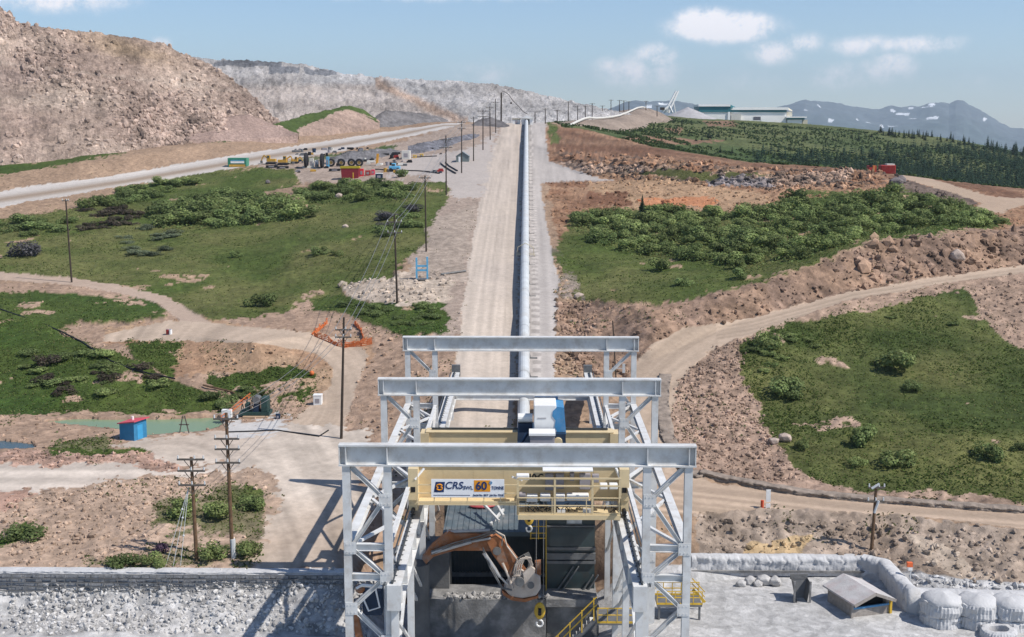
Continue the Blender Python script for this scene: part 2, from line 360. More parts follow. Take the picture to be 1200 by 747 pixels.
rub = pad & (Y > np.interp(us[None].repeat(nr, 0).ravel(), us, KY[2])-.6) & (ppx < 430); paint(rub, (.32, .312, .305), .25, .5, .25)
# general soils
paint(zone([(-400, 320), (300, 340), (420, 340), (540, 380), (520, 500), (430, 680), (-400, 680)]), (.355, .275, .225), .25, .25, .2)
paint(zone([(520, 150), (590, 140), (575, 230), (545, 390), (505, 395), (515, 350), (470, 300), (510, 250), (520, 225), (470, 214), (300, 214), (300, 185), (430, 178)]), (.36, .315, .29), .2, .25, .1)
paint(zone([(640, 148), (700, 148), (770, 170), (900, 190), (1020, 197), (1210, 224), (1240, 262), (1180, 275), (1060, 228), (900, 250), (860, 262), (760, 262), (700, 250), (655, 300), (640, 200)]), (.235, .145, .10), .35, .5, .45, fbm(X, Y, 6, 3, 12), (.33, .225, .16))
paint(zone([(645, 150), (760, 171), (880, 188), (1020, 196), (1200, 220), (1200, 232), (1020, 205), (880, 196), (760, 184), (680, 182), (650, 178)]), (.165, .098, .068), .35, .4, .3, fbm(X, Y, 14, 3, 19), (.24, .16, .115))
paint(zone([(690, 197), (800, 200), (1000, 205), (1000, 214), (800, 214), (700, 206)]), (.30, .21, .15), .5, .7, .8)
paint(zone([(640, 190), (760, 196), (900, 205), (1000, 200), (1000, 215), (900, 219), (760, 206), (650, 202)]), (.31, .24, .2), .4, .6, .5)
paint(zone([(690, 215), (790, 210), (905, 232), (900, 252), (830, 245), (745, 245), (690, 240)]), (.37, .27, .19), .3, .3, .2)
paint(zone([(748, 233), (838, 232), (834, 243), (752, 244)]), (.47, .24, .14), .2, .3, .1)
paint(zone([(690, 226), (735, 226), (740, 242), (690, 240)]), (.19, .11, .075), .3, .4, .3)
paint(zone([(820, 207), (905, 209), (905, 222), (830, 219)]), (.24, .23, .25), .5, .6, .5)
# rocky fill slopes on the right
paint(zone([(640, 355), (760, 356), (850, 342), (940, 320), (1000, 292), (1100, 276), (1240, 262), (1240, 320), (1000, 345), (860, 380), (760, 440), (690, 440), (660, 400)]), (.30, .222, .175), .4, .55, .42, fbm(X, Y, 4, 3, 13), (.25, .19, .16))
paint(zone([(740, 470), (800, 420), (880, 375), (1000, 350), (1200, 318), (1240, 320), (1240, 600), (1000, 585), (850, 560), (760, 540)]), (.315, .25, .21), .25, .5, .33, n_big, (.35, .275, .235))
paint(zone([(812, 590), (900, 592), (1000, 600), (1200, 622), (1240, 700), (1060, 680), (1030, 655), (815, 655)]), (.27, .23, .2), .4, .5, .35, fbm(X, Y, 7, 3, 14), (.34, .30, .27))
paint(zone([(880, 630), (945, 628), (940, 652), (870, 652)]), (.47, .38, .25), .2, .3, .2)
paint(zone([(1060, 624), (1120, 640), (1200, 700), (1170, 705), (1080, 650)]), (.42, .38, .34), .2, .3, .2)
# pale rubble of the lower left
paint(zone([(-400, 592), (60, 578), (200, 556), (260, 556), (320, 530), (400, 600), (420, 670), (-400, 680)]), (.40, .325, .275), .25, .25, .22)
paint(zone([(-400, 528), (220, 527), (215, 552), (-400, 548)]), (.39, .29, .255), .3, .5, .25)
paint(zone([(-400, 560), (60, 560), (10, 600), (-400, 620)]), (.42, .30, .26), .25, .3, .2)
paint(zone([(120, 385), (240, 372), (300, 385), (430, 395), (435, 440), (380, 470), (330, 430), (200, 442), (195, 405), (120, 405)]), TAN, .2, .2, .12, fbm(X, Y, 5, 3, 16), (.36, .25, .18))
paint(zone([(392, 330), (470, 318), (525, 320), (528, 352), (470, 356), (410, 350)]), (.47, .43, .39), .25, .4, .25)
paint(zone([(480, 268), (560, 240), (545, 330), (470, 325), (490, 300)]), (.36, .325, .30), .2, .3, .1)
paint(zone([(1045, 208), (1066, 212), (1145, 236), (1140, 246), (1075, 230), (1045, 222)]), (.15, .125, .115), .4, .5, .5)
m_ = zone([(655, 176), (760, 184), (880, 196), (1020, 200), (1060, 212), (1000, 222), (905, 226), (760, 212), (690, 205), (655, 192)]) & (np.abs(X) > 3)
st_n = np.sin(wy[m_]*1.25+3.0*n_mid[m_]+1.5*n_big[m_]); C[m_] *= (1+.42*st_n)[:, None]; gl = st_n < -.55; tmp = C[m_]; tmp[gl] = tmp[gl]*.5+np.array([.10, .10, .105])*.5; C[m_] = tmp; rough_amp[m_] = .6
# meadows
gpaint([(-400, 262), (0, 257), (100, 243), (175, 212), (250, 200), (300, 196), (345, 200), (350, 214), (312, 226), (318, 240), (360, 245), (345, 222), (420, 214), (520, 214), (528, 232), (515, 250), (485, 296), (455, 322), (395, 330), (400, 345), (370, 352), (330, 366), (250, 377), (190, 345), (90, 328), (-400, 318)])
gpaint([(360, 345), (400, 344), (430, 354), (525, 353), (522, 390), (470, 392), (420, 372), (360, 366)], DGRASS, GRASS, bare=.35)
gpaint([(-400, 348), (60, 342), (165, 348), (206, 368), (150, 379), (90, 378), (60, 388), (110, 408), (190, 440), (262, 470), (268, 484), (170, 484), (60, 484), (-400, 500)], DGRASS, GRASS, bare=.38)
gpaint([(140, 405), (207, 402), (200, 442), (155, 425)], DGRASS, GRASS, bare=.35)
gpaint([(238, 440), (300, 433), (350, 428), (380, 442), (374, 462), (340, 478), (300, 468), (245, 455)], DGRASS, GRASS, bare=.3)
gpaint([(185, 590), (225, 575), (308, 572), (318, 640), (292, 668), (110, 668), (112, 660), (178, 652)], GRASS, (.22, .18, .12), bare=.22)
gpaint([(-10, 640), (26, 612), (48, 622), (22, 636)], DGRASS, GRASS)
gpaint([(70, 514), (130, 512), (128, 528), (60, 530)], GRASS, (.2, .17, .11), bare=.1)
gpaint([(60, 524), (310, 527), (310, 533), (60, 532)], DGRASS, GRASS, bare=.2)
gpaint([(-400, 205), (0, 187), (60, 180), (155, 178), (120, 186), (0, 205), (-400, 215)], DGRASS, GRASS)
gpaint([(208, 160), (330, 158), (352, 152), (345, 160), (300, 166), (208, 166)], DGRASS, GRASS)
gpaint([(340, 188), (420, 176), (470, 170), (460, 176), (330, 192)], DGRASS, (.2, .2, .12))
gpaint([(650, 290), (672, 252), (700, 245), (760, 244), (870, 248), (912, 240), (935, 226), (1060, 223), (1140, 240), (1185, 264), (1100, 275), (1000, 288), (940, 316), (850, 340), (770, 356), (680, 352), (648, 300)])
gpaint([(640, 290), (655, 296), (690, 352), (660, 350)], GRASS, (.3, .24, .2), bare=0)
gpaint([(868, 400), (920, 380), (1000, 366), (1130, 340), (1150, 372), (1200, 405), (1240, 400), (1700, 370), (1700, 625), (1240, 590), (1130, 582), (1000, 575), (945, 556), (925, 535), (895, 492), (868, 440)], (.050, .070, .020), GRASS2)
gpaint([(730, 203), (800, 199), (905, 206), (830, 212)], (.07, .075, .03), GRASS2, bare=.3)
gpaint([(640, 140), (652, 148), (656, 168), (645, 172)], GRASS, GRASS2)
gpaint([(655, 371), (700, 371), (705, 388), (690, 392)], DGRASS, (.3, .24, .2), bare=0)
far_r = (Y > np.interp(us[None].repeat(nr, 0).ravel(), us, KY[17])+2) & (X > 12) & (Y < 1300)
paint(far_r, (.052, .080, .027), .35, .3, .2, fbm(X, Y, 40, 4, 21), (.105, .118, .047)); grass[far_r] = True
m_ = zone([(700, 164), (760, 158), (850, 165), (760, 172)]) | zone([(825, 141), (860, 141), (865, 149), (830, 149)]) | zone([(770, 150), (800, 150), (795, 156)]); m_ &= far_r; paint(m_, (.22, .15, .11), .3, .3); grass[m_] = False
m_ = (Y > 1300); C[m_] = (.06, .085, .05)
k2 = pad & (ppy > 672); paint(k2, (.425, .42, .415), .14, .16, .06); k3 = k2 & rub; paint(k3, (.38, .372, .365), .3, .6, .3)
soil = ~grass & ~pad & (Y < 1200); C[soil] *= np.array([.92, .83, .74])
# roads
road_id = np.zeros(len(V), int)
def road(poly, c, idx, var=.06, fine=.08, c2=None, tracks=None):
    wk = .35 if idx != 5 else 1.5
    m = inpoly(ppx + (wx-ppx)*wk, ppy + (wy-ppy)*wk, poly) & (Y < 1200)
    paint(m, c, var, fine, .02, n_big, c2); road_id[m] = idx; grass[m] = False
    if tracks is not None:     # wheel tracks run along the road's own direction
        L, R_ = tracks; yy = ppy[m] if not (isinstance(L, tuple)) else None
    return m
def lat_tracks(m, lateral, k=1.0, n=3, seed=0):
    s = fbm(lateral*n, Y[m]*.02, 1.0, 3, 40+seed); C[m] *= (1+.24*k*s)[:, None]
m = road([(-400, 258), (0, 224), (150, 203), (300, 178), (400, 163), (470, 152), (520, 145), (545, 144), (530, 149), (470, 162), (400, 177), (300, 193), (150, 217), (0, 243), (-400, 290)], (.47, .435, .405), 1)
t = (ppy[m]-np.interp(ppx[m], [-400, 0, 150, 300, 400, 470, 520], [258, 224, 203, 178, 163, 152, 145]))/np.interp(ppx[m], [-400, 0, 300, 470, 520], [32, 19, 15, 10, 4])
k = np.exp(-((t-.55)/.2)**2)[:, None]; C[m] = C[m]*(1-k*.85)+np.array([.25, .185, .13])*k*.85
lat_tracks(m, t*6, .8)
m = road([(591, 143), (613, 143), (611, 200), (606, 330), (604, 450), (600, 505), (520, 505), (538, 400), (546, 330), (562, 240), (570, 195)], (.50, .425, .355), 2, c2=(.45, .385, .33))
lat_tracks(m, (X[m]+4.5), 1.1, 2.2)
m = road([(614, 143), (640, 143), (640, 165), (643, 190), (700, 208), (720, 212), (660, 212), (634, 216), (640, 260), (647, 300), (655, 330), (652, 400), (650, 450), (606, 450), (607, 330), (611, 200)], (.40, .365, .34), 3)
s = np.sign(np.sin(Y[m]*2.4))*((X[m] > .6) & (X[m] < 1.6)); C[m] *= (1-.18*s)[:, None]; lat_tracks(m, X[m], .9, 1.3, 3)
# hairpin road on the right
up_near = [(745, 470), (757, 440), (790, 412), (880, 391), (1000, 351), (1100, 335), (1260, 314)]
up_far = [(1260, 304), (1100, 325), (1000, 341), (880, 373), (800, 388), (765, 405), (740, 430)]
m = road([(735, 560), (738, 490), (742, 430), (765, 403), (800, 386), (880, 373), (1000, 341), (1100, 325), (1260, 302), (1700, 266), (1700, 280), (1260, 312), (1100, 334), (1000, 351), (890, 388), (830, 412), (795, 445), (785, 490), (790, 540), (840, 568)], (.40, .31, .235), 4)
ang = np.arctan2(ppy[m]-560, ppx[m]-960); rad = np.hypot((ppx[m]-960), (ppy[m]-560)*1.25)
lat_tracks(m, np.where(ppx[m] < 840, rad*.09, (ppy[m]-np.interp(ppx[m], [800, 880, 1000, 1100, 1260], [386, 373, 341, 325, 302]))*.3), 1.4, 1.5, 5)
m = road([(735, 555), (800, 555), (840, 566), (950, 580), (1000, 584), (1100, 593), (1260, 602), (1700, 648), (1700, 680), (1260, 628), (1200, 620), (1100, 608), (1000, 601), (900, 597), (820, 600), (735, 610)], (.40, .305, .23), 4)
lat_tracks(m, (ppy[m]-np.interp(ppx[m], [735, 840, 1000, 1260], [555, 566, 584, 602]))*.22, 1.3, 1.2, 6)
m = road([(1055, 203), (1075, 204), (1130, 222), (1165, 230), (1260, 236), (1700, 238), (1700, 250), (1260, 246), (1200, 240), (1175, 250), (1140, 248), (1150, 238), (1120, 228), (1060, 210)], (.36, .27, .20), 4)
# tracks and worked ground on the left
m = road([(-400, 326), (0, 319), (90, 327), (140, 334), (190, 345), (232, 368), (250, 380), (215, 378), (185, 356), (130, 341), (80, 334), (0, 328), (-400, 335)], (.40, .305, .24), 4)
m = road([(120, 392), (200, 376), (280, 382), (350, 388), (408, 398), (428, 412), (430, 432), (418, 460), (400, 500), (330, 512), (345, 490), (390, 455), (392, 432), (370, 412), (300, 402), (200, 400), (120, 401)], (.42, .33, .255), 4)
lat_tracks(m, np.hypot(ppx[m]-330, (ppy[m]-470)*1.2)*.08, 1.2, 1.5, 8)
m = road([(-400, 552), (0, 543), (120, 545), (215, 552), (260, 548), (320, 545), (260, 560), (160, 558), (90, 575), (0, 576), (-400, 590)], PALE, 5, .12, .15, (.42, .35, .30))
lat_tracks(m, (ppy[m]-545)*.2, 1.2, 1.2, 14)
m = road([(130, 518), (300, 500), (345, 492), (420, 500), (420, 530), (440, 590), (420, 668), (300, 668), (330, 600), (320, 548), (215, 545), (160, 528)], (.47, .405, .345), 5, .18, .2, (.36, .285, .225))
lat_tracks(m, np.hypot(ppx[m]-200, (ppy[m]-700)*.8)*.06, 1.3, 1.5, 12)
m = road([(265, 492), (345, 482), (330, 505), (270, 512)], (.47, .455, .44), 5)
m = road([(445, 208), (475, 190), (560, 172), (585, 150), (575, 190), (562, 232), (540, 235), (500, 205)], (.40, .355, .325), 5)
m = road([(640, 141), (690, 128), (720, 124), (745, 125), (700, 132), (660, 147)], PALE, 4)
# ponds are hollows that hold still water
POND1 = [(50, 493), (90, 489), (140, 490), (190, 489), (255, 486), (262, 494), (255, 500), (235, 505), (190, 508), (163, 511), (140, 502), (95, 499)]
POND2 = [(-120, 514), (5, 515), (38, 519), (42, 524), (20, 526), (-120, 527)]
PL1 = float(gz(*P(180, 503, 122)[:2])[0])-.15; PL2 = float(gz(*P(10, 522, 117)[:2])[0])-.15
wet = inpoly(ppx, ppy, POND1) | inpoly(ppx, ppy, POND2)
mid = (rough_amp > .2)
disp = rough_amp*(1.0*fbm(X, Y, 3.2, 5, 30, .6) + .6*fbm(X, Y, .8, 2, 33)) * np.clip((Y-40)/40, 0, 1)
disp += np.where((Y > 330) & (X > 12), fbm(X, Y, 60, 3, 36)*1.2, 0)*np.clip((Y-330)/150, 0, 1)*np.clip(1500-Y, 0, 1)
disp += np.where(grass & ~far_r, .55*fbm(X, Y, 16, 3, 37), 0)*np.clip((Y-100)/40, 0, 1)
V[:, 2] += disp
def dil(poly, k): c0 = np.mean(poly, 0); return [(c0[0]+(x-c0[0])*(1+k*.35), c0[1]+(y-c0[1])*(1+k)) for x, y in poly]
for poly, lv in ((POND1, PL1), (POND2, PL2)):
    ring = inpoly(ppx, ppy, dil(poly, .9)); V[ring, 2] = np.maximum(V[ring, 2], lv+.10+.12*np.abs(n_mid[ring]))
    inn = inpoly(ppx, ppy, poly); V[inn, 2] = lv-.9
C = np.clip(C, .01, .8)
idx = np.arange(nr*nu).reshape(nr, nu)
Q = np.stack([idx[:-1, :-1], idx[:-1, 1:], idx[1:, 1:], idx[1:, :-1]], -1).reshape(-1, 4)
M_ground = mat_attr('soil_and_turf', 1.1, 5.0, .30, .55, .3)
M_road = mat_attr('packed_gravel', 1.6, 7.0, .10, .25, .08)
qid = road_id[Q[:, 0]]
for k, nm in enumerate(['ground', 'haul_road', 'gravel_road', 'conveyor_corridor', 'dirt_road', 'dirt_path']):
    q = Q[qid == k]; used = np.unique(q); re = np.zeros(len(V), int); re[used] = np.arange(len(used))
    tag(np_mesh(nm, V[used], re[q], M_ground if k == 0 else M_road, C[used], smooth_=True), kind='structure')
# ponds
def water(poly, lvl, c, name):
    m = bpy.data.materials.new('pond_water'); m.use_nodes = True; b = m.node_tree.nodes['Principled BSDF']; t = m.node_tree
    b.inputs['Base Color'].default_value = (*c, 1); b.inputs['Roughness'].default_value = .25; b.inputs['Specular IOR Level'].default_value = .3
    n = nd(t, 'ShaderNodeTexNoise'); n.inputs['Scale'].default_value = 4; bp = nd(t, 'ShaderNodeBump'); bp.inputs['Strength'].default_value = .05; t.links.new(n.outputs['Fac'], bp.inputs['Height']); t.links.new(bp.outputs[0], b.inputs['Normal'])
    pts = []
    for (px, py) in poly:
        d = FW + RT*((px-CX)/F) + UP*((CY-py)/F); tt = (lvl-CAMZ)/d[2]; pts.append((d[0]*tt, d[1]*tt, lvl))
    c0 = np.mean(pts, 0); pts = [(c0[0]+(p[0]-c0[0])*1.05, c0[1]+(p[1]-c0[1])*1.12, lvl) for p in pts]
    o = MB().poly(pts, [tuple(range(len(pts)))]).build(name, m); tag(o, kind='structure')
water(POND1, PL1, (.19, .27, .16), 'pond_water')
water(POND2, PL2, (.05, .10, .13), 'pond_water')

# ---------------------------------------------------------------- waste dumps and mountains
def loft(name, pxs, rows, ncol, nseg, amp, colfn, m, back=None, seed=0, tex=6.0, bnd=True):
    """rows: list of [(py, Y)...], nearest first; a hill of its own with a back slope"""
    U = [[P(px, py, y) for px, (py, y) in zip(pxs, r)] for r in rows]
    if back: U.append([np.array([p[0]*(p[1]+back)/p[1], p[1]+back, p[2]-back*.55]) for p in U[-1]])
    sk = np.array(U[0]).copy(); sk[:, 2] -= 5; sk[:, 1] -= 3; U.insert(0, list(sk)); nseg = [2]+list(nseg)
    U = np.array(U)
    tq = np.linspace(0, len(pxs)-1, ncol)
    Ui = np.stack([np.stack([np.interp(tq, np.arange(len(pxs)), U[r, :, c]) for c in range(3)], 1) for r in range(len(U))])
    kk = np.hanning(9); kk /= kk.sum()
    L = []
    for r in range(len(Ui)-1):
        for k in range(nseg[r]): t = k/nseg[r]; L.append(Ui[r]*(1-t)+Ui[r+1]*t)
    L.append(Ui[-1]); A = np.array(L); R_, N_ = A.shape[:2]
    Vv = A.reshape(-1, 3); px, py = project(Vv)
    d = amp*(fbm(Vv[:, 0]+Vv[:, 1]*.3, Vv[:, 2]*2+Vv[:, 1]*.8, tex, 5, seed+50, .6)+.5*fbm(Vv[:, 0], Vv[:, 2]*1.5+Vv[:, 1], tex/4, 3, seed+60))
    edge = np.ones((R_, N_)); edge[0] = .2; edge[-1] = 0
    d = d*edge.ravel(); Vv2 = Vv.copy(); Vv2[:, 2] += d*.8; Vv2[:, 1] -= d*.6
    i = np.arange(R_*N_).reshape(R_, N_); Qd = np.stack([i[:-1, :-1], i[:-1, 1:], i[1:, 1:], i[1:, :-1]], -1).reshape(-1, 4)
    col = np.clip(colfn(Vv, px, py, np.repeat(np.linspace(0, 1, R_), N_), np.tile(tq, R_)), .01, .85)
    return tag(np_mesh(name, Vv2, Qd, m, col, smooth_=True), kind='structure')
M_dump = mat_attr('waste_rock', 1.3, 4.0, .34, 1.0, .6)
def dump_col(Vv, px, py, t, tq):
    x, y, z = Vv.T
    gul = fbm(x*1.0+z*.9, z*.12+y*.1, 5, 4, 71, .6); big = fbm(x, z+y*.4, 26, 4, 72); fn = fbm(x+y*.2, z*1.6, 1.6, 3, 73)
    c = np.tile(np.array([.335, .252, .208]), (len(x), 1))
    k = np.clip(.5+1.6*big, 0, 1)[:, None]; c = c*(1-k)+np.array([.39, .31, .255])*k
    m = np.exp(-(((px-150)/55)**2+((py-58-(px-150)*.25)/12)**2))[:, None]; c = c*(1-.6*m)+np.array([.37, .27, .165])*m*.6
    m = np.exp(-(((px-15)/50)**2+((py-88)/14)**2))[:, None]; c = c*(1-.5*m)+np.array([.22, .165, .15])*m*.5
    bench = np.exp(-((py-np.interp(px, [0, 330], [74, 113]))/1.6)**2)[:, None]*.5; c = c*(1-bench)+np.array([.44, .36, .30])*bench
    return c*(1+.46*gul+.2*big+.42*fn)[:, None]
PX1 = [-380, -150, 0, 20, 45, 75, 100, 130, 160, 190, 215, 245, 275, 300, 320, 334]
TOE1 = [(207,290),(198,296),(190,302),(189,304),(188,307),(186,312),(184,317),(180,324),(177,333),(172,343),(168,349),(164,356),(161,364),(159,372),(157,380),(155,385)]
CR1 = [(-60,392),(-30,395),(8,398),(25,395),(32,396),(35,400),(37,404),(42,408),(44,414),(50,418),(62,417),(75,415),(95,412),(115,409),(138,400),(153,390)]
def midr(f, g):
    o = []
    for (a, ya), (b, yb) in zip(TOE1, CR1): o.append((a+(b-a)*f, ya+(yb-ya)*g))
    return o
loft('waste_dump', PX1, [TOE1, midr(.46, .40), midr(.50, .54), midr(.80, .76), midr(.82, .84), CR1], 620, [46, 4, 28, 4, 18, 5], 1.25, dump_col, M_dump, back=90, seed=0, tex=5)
PX1b = [195, 215, 250, 290, 320, 350]
loft('waste_dump', PX1b, [[(166, 348), (166, 350), (165, 354), (164, 360), (162, 366), (158, 374)], [(150, 358), (146, 362), (140, 370), (134, 382), (146, 388), (157, 378)]], 130, [16, 4], .5,
     lambda Vv, px, py, t, tq: np.tile(np.array([.36, .26, .22]), (len(px), 1))*(1+.3*fbm(Vv[:, 0]+Vv[:, 2], Vv[:, 2]*.3, 3, 4, 77))[:, None], M_dump, back=40, seed=5, tex=4)
def dump2_col(Vv, px, py, t, tq):
    x, y, z = Vv.T
    c = np.tile(np.array([.40, .39, .39]), (len(x), 1))
    k = np.clip(.4+1.5*fbm(x, z*1.5, 40, 4, 81), 0, 1)[:, None]; c = c*(1-k)+np.array([.33, .31, .30])*k
    k = np.clip((125-py)/30, 0, 1)[:, None]*0; 
    lo = np.clip((py-np.interp(px, [240, 450, 535], [98, 96, 138]))/6, 0, 1)[:, None]*np.clip((540-px)/30, 0, 1)[:, None]; c = c*(1-.75*lo)+np.array([.385, .33, .295])*lo*.75
    wob = 3*fbm(x, z, 6, 3, 85)
    st = np.abs(py+wob-np.interp(px, [440, 545], [96, 144]))/7; k = np.clip(1.25-st, 0, 1)[:, None]*((px > 440) & (px < 548))[:, None]; c = c*(1-.8*k)+np.array([.40, .285, .215])*k*.8
    for (x0, x1, y0, y1) in ((250, 332, 71, 78), (316, 332, 72, 87), (332, 352, 79, 86), (358, 396, 81, 88)):
        k = ((px+wob > x0) & (px+wob < x1) & (py+wob*.6 > y0) & (py+wob*.6 < y1))[:, None]; c = np.where(k, np.array([.16, .165, .18]), c)
    gul = fbm(x+z*.8, z*.1, 5, 4, 83, .65); fn = fbm(x, z*1.4, 1.8, 3, 84)
    ter = .16*np.sin(z*.55+2*fbm(x, z, 40, 3, 88)); return c*(1+.34*gul+.32*fn+ter)[:, None]
PX2 = [150, 245, 300, 345, 400, 450, 500, 560, 600, 640, 670, 705, 740]
CR2 = [(66,640),(70,640),(72,640),(74,640),(85,640),(91,640),(94,640),(97,640),(102,640),(112,635),(119,632),(127,628),(134,622)]
TOE2 = [(158,545),(157,545),(156,545),(155,550),(152,555),(150,560),(147,565),(144,565),(142,568),(141,572),(139,578),(137,586),(136,600)]
def mid2(f, g): return [(a+(b-a)*f, ya+(yb-ya)*g) for (a, ya), (b, yb) in zip(TOE2, CR2)]
loft('waste_dump', PX2, [TOE2, mid2(.52, .46), mid2(.56, .58), CR2], 520, [26, 3, 26, 5], 1.7, dump2_col, M_dump, back=120, seed=9, tex=6)
# green mound with a bare front beside the haul road
def mound_col(Vv, px, py, t, tq):
    n = fbm(Vv[:, 0], Vv[:, 1]+Vv[:, 2]*3, 6, 4, 90)
    c = np.tile(np.array([.30, .22, .18]), (len(px), 1)); g = ((py+5*n < np.interp(px, [315, 340, 370, 400, 420, 440], [158, 156, 142, 131, 131, 142]))|(px+20*n < 352))
    c[g] = (.062, .09, .027); return c*(1+.4*n)[:, None]
loft('grass_mound', [312, 335, 360, 385, 405, 425, 445], [[(160, 372), (158, 380), (154, 392), (152, 400), (150, 410), (149, 418), (147, 428)], [(148, 385), (142, 396), (134, 408), (129, 418), (124, 426), (128, 432), (142, 438)]], 140, [24, 6], .6, mound_col, mat_attr('mound_turf', 1, 3, .3, .6, .4), back=40, seed=3, tex=4)
# low dark stockpiles at the top of the road
M_dark = mat_attr('dark_rock', .6, 2, .35, .9, .5)
def dark_col(a): return lambda Vv, px, py, t, tq: np.tile(np.array(a), (len(px), 1))*(1+.5*fbm(Vv[:, 0], Vv[:, 2]+Vv[:, 1]*.3, 2.5, 4, 95))[:, None]
loft('dark_spoil_heap', [392, 410, 425, 440, 460, 478], [[(190, 318), (189, 320), (189, 320), (188, 322), (186, 326), (184, 330)], [(184, 324), (177, 330), (178, 330), (175, 334), (174, 338), (180, 338)]], 90, [12, 4], .5, dark_col((.17, .165, .17)), M_dark, back=8, seed=29, tex=2)
loft('dark_spoil_heap', [435, 450, 465, 490, 515, 525], [[(148, 432), (147, 436), (147, 440), (146, 448), (143, 458), (142, 464)], [(140, 440), (130, 446), (130, 452), (132, 462), (137, 470), (141, 470)]], 90, [12, 4], .5, dark_col((.17, .16, .16)), M_dark, back=20, seed=21, tex=3)
loft('dark_spoil_heap', [548, 560, 575, 590, 597], [[(152, 415), (152, 415), (152, 413), (150, 412), (147, 420)], [(150, 422), (141, 428), (137, 430), (143, 428), (147, 424)]], 70, [12, 4], .3, dark_col((.15, .14, .14)), M_dark, back=15, seed=25, tex=3)
loft('dark_spoil_heap', [478, 490, 510, 530, 552, 562], [[(178, 330), (178, 332), (175, 338), (171, 346), (166, 358), (162, 372)], [(172, 338), (168, 341), (165, 347), (161, 354), (157, 366), (158, 376)]], 90, [12, 4], .35, dark_col((.15, .15, .17)), M_dark, back=6, seed=27, tex=2)
# mountains beyond the valley
def mtn(name, pxs, pys, Yr, Yt, zt, seed, snow):
    def cf(Vv, px, py, t, tq):
        n = fbm(Vv[:, 0], Vv[:, 1]+Vv[:, 2]*2, 400, 5, seed); c = np.tile(np.array([.058, .085, .078]), (len(px), 1))*(1+.5*n)[:, None]
        hi = np.clip((t-.45)*3+n, 0, 1)[:, None]; c = c*(1-hi)+np.array([.10, .12, .13])*hi
        for (sx, sy, rx, ry) in snow:
            k = (((px-sx-(py-sy)*.6)/rx)**2+((py-sy)/ry)**2+1.1*fbm(Vv[:, 0], Vv[:, 2], 70, 3, seed+3)) < .8; c[k] = (.80, .82, .84)
        return c
    toe = []
    for px, py in zip(pxs, pys):
        d = P(px, py, Yr); toe.append((float(project(np.array([[d[0]*Yt/Yr, Yt, zt]]))[1][0]), Yt))
    loft(name, pxs, [toe, [(y+(b-y)*.6, Yt+(Yr-Yt)*.62) for (y, _), b in zip(toe, pys)], [(b, Yr) for b in pys]], 420, [30, 50, 8], 62, cf, mat_attr('mountain_'+str(seed), .01, .03, .25, .8, 12), back=1400, seed=seed, tex=650)
mtn('hills', [840, 870, 900, 920, 944, 960, 975, 1000, 1030, 1045, 1060, 1075, 1090, 1105, 1112, 1120, 1130, 1145, 1165, 1185, 1200, 1260, 1400, 1600], [142, 137, 131, 123, 115, 118, 121, 125, 127, 124.5, 123, 124, 121.5, 122.5, 124, 121, 121.5, 128, 139, 148, 150.5, 158, 168, 172], 11500, 8200, -460, 103,
    [(1057, 131, 9, 1.6), (1068, 126, 4, 1.5), (1085, 125.5, 10, 1.3), (1092, 123, 4, 1.2), (1090, 136, 9, 1.4), (1071, 136, 6, 1), (1047, 128, 3, 1.4), (973, 143, 3, 1.2), (1017, 143, 4, 1.2), (1047, 145, 5, 1.8), (1034, 146, 2, 1.6), (960, 125, 1.5, 4), (1155, 139, 3, 1.2), (1005, 141, 2, 3), (944, 130, 2, 1.2)])
mtn('hills', [690, 715, 730, 745, 757, 770, 782, 795, 808, 820, 840], [134, 126, 120, 117.5, 116.5, 116.5, 117, 119, 123, 130, 138], 9500, 6800, -380, 107, [(778, 121.5, 6, 1.3), (760, 124, 4, 1), (757, 117.5, 4, .9), (775, 126, 5, .9)])
# ---------------------------------------------------------------- haze: the blue summer air between here and the mountains
hz = MB().b2((-13000, -300, -560), (13000, 14500, 640)).build('haze', None); tag(hz, kind='stuff')
hm = bpy.data.materials.new('haze_air'); hm.use_nodes = True; t = hm.node_tree; t.nodes.clear()
o_ = nd(t, 'ShaderNodeOutputMaterial'); pv = nd(t, 'ShaderNodeVolumePrincipled'); pv.inputs['Color'].default_value = (.72, .86, 1, 1); pv.inputs['Density'].default_value = HAZE_D = 7.2e-5; pv.inputs['Anisotropy'].default_value = .2
t.links.new(pv.outputs[0], o_.inputs['Volume']); hz.data.materials.append(hm)
# ================================================================= crane gantry over the crusher
M_steel = mat('pale_grey_paint', (.62, .625, .62), .55, 0, .10, 1.2, .08, 30, dirt=(.36, .31, .26), dirt_amt=.5, dscale=1.1)
M_steel_dark = mat('weathered_steel', (.16, .165, .17), .6, .3, .2, 2, dirt=(.25, .2, .16))
M_rail = mat('worn_rail', (.10, .11, .12), .45, .6, .15, 3)
M_cream = mat('cream_crane_paint', (.66, .53, .32), .5, 0, .05, 1.5, dirt=(.45, .36, .24), dirt_amt=.3)
M_white = mat('white_paint', (.78, .78, .77), .5, 0, .04, 2, dirt=(.55, .53, .5), dirt_amt=.25)
M_yellow = mat('yellow_safety_paint', (.62, .40, .045), .5, 0, .12, 3, dirt=(.35, .26, .12), dirt_amt=.4)
M_blue = mat('blue_trolley_paint', (.06, .24, .46), .5, 0, .12, 2, dirt=(.4, .45, .5), dirt_amt=.25)
M_navy = mat('navy_paint', (.012, .03, .065), .5, 0, .15, 2)
M_grey = mat('grey_cabinet', (.30, .28, .30), .5, 0, .1, 2)
M_black = mat('black_paint', (.015, .015, .017), .6, 0, .1, 2)
M_glass = mat('dark_glass', (.03, .05, .055), .12, 0, .2, 1, spec=.6)
M_conc = mat('dusty_concrete', (.19, .187, .183), .9, 0, .3, .8, .7, 7, dirt=(.36, .35, .34), dirt_amt=.6, dscale=.8)
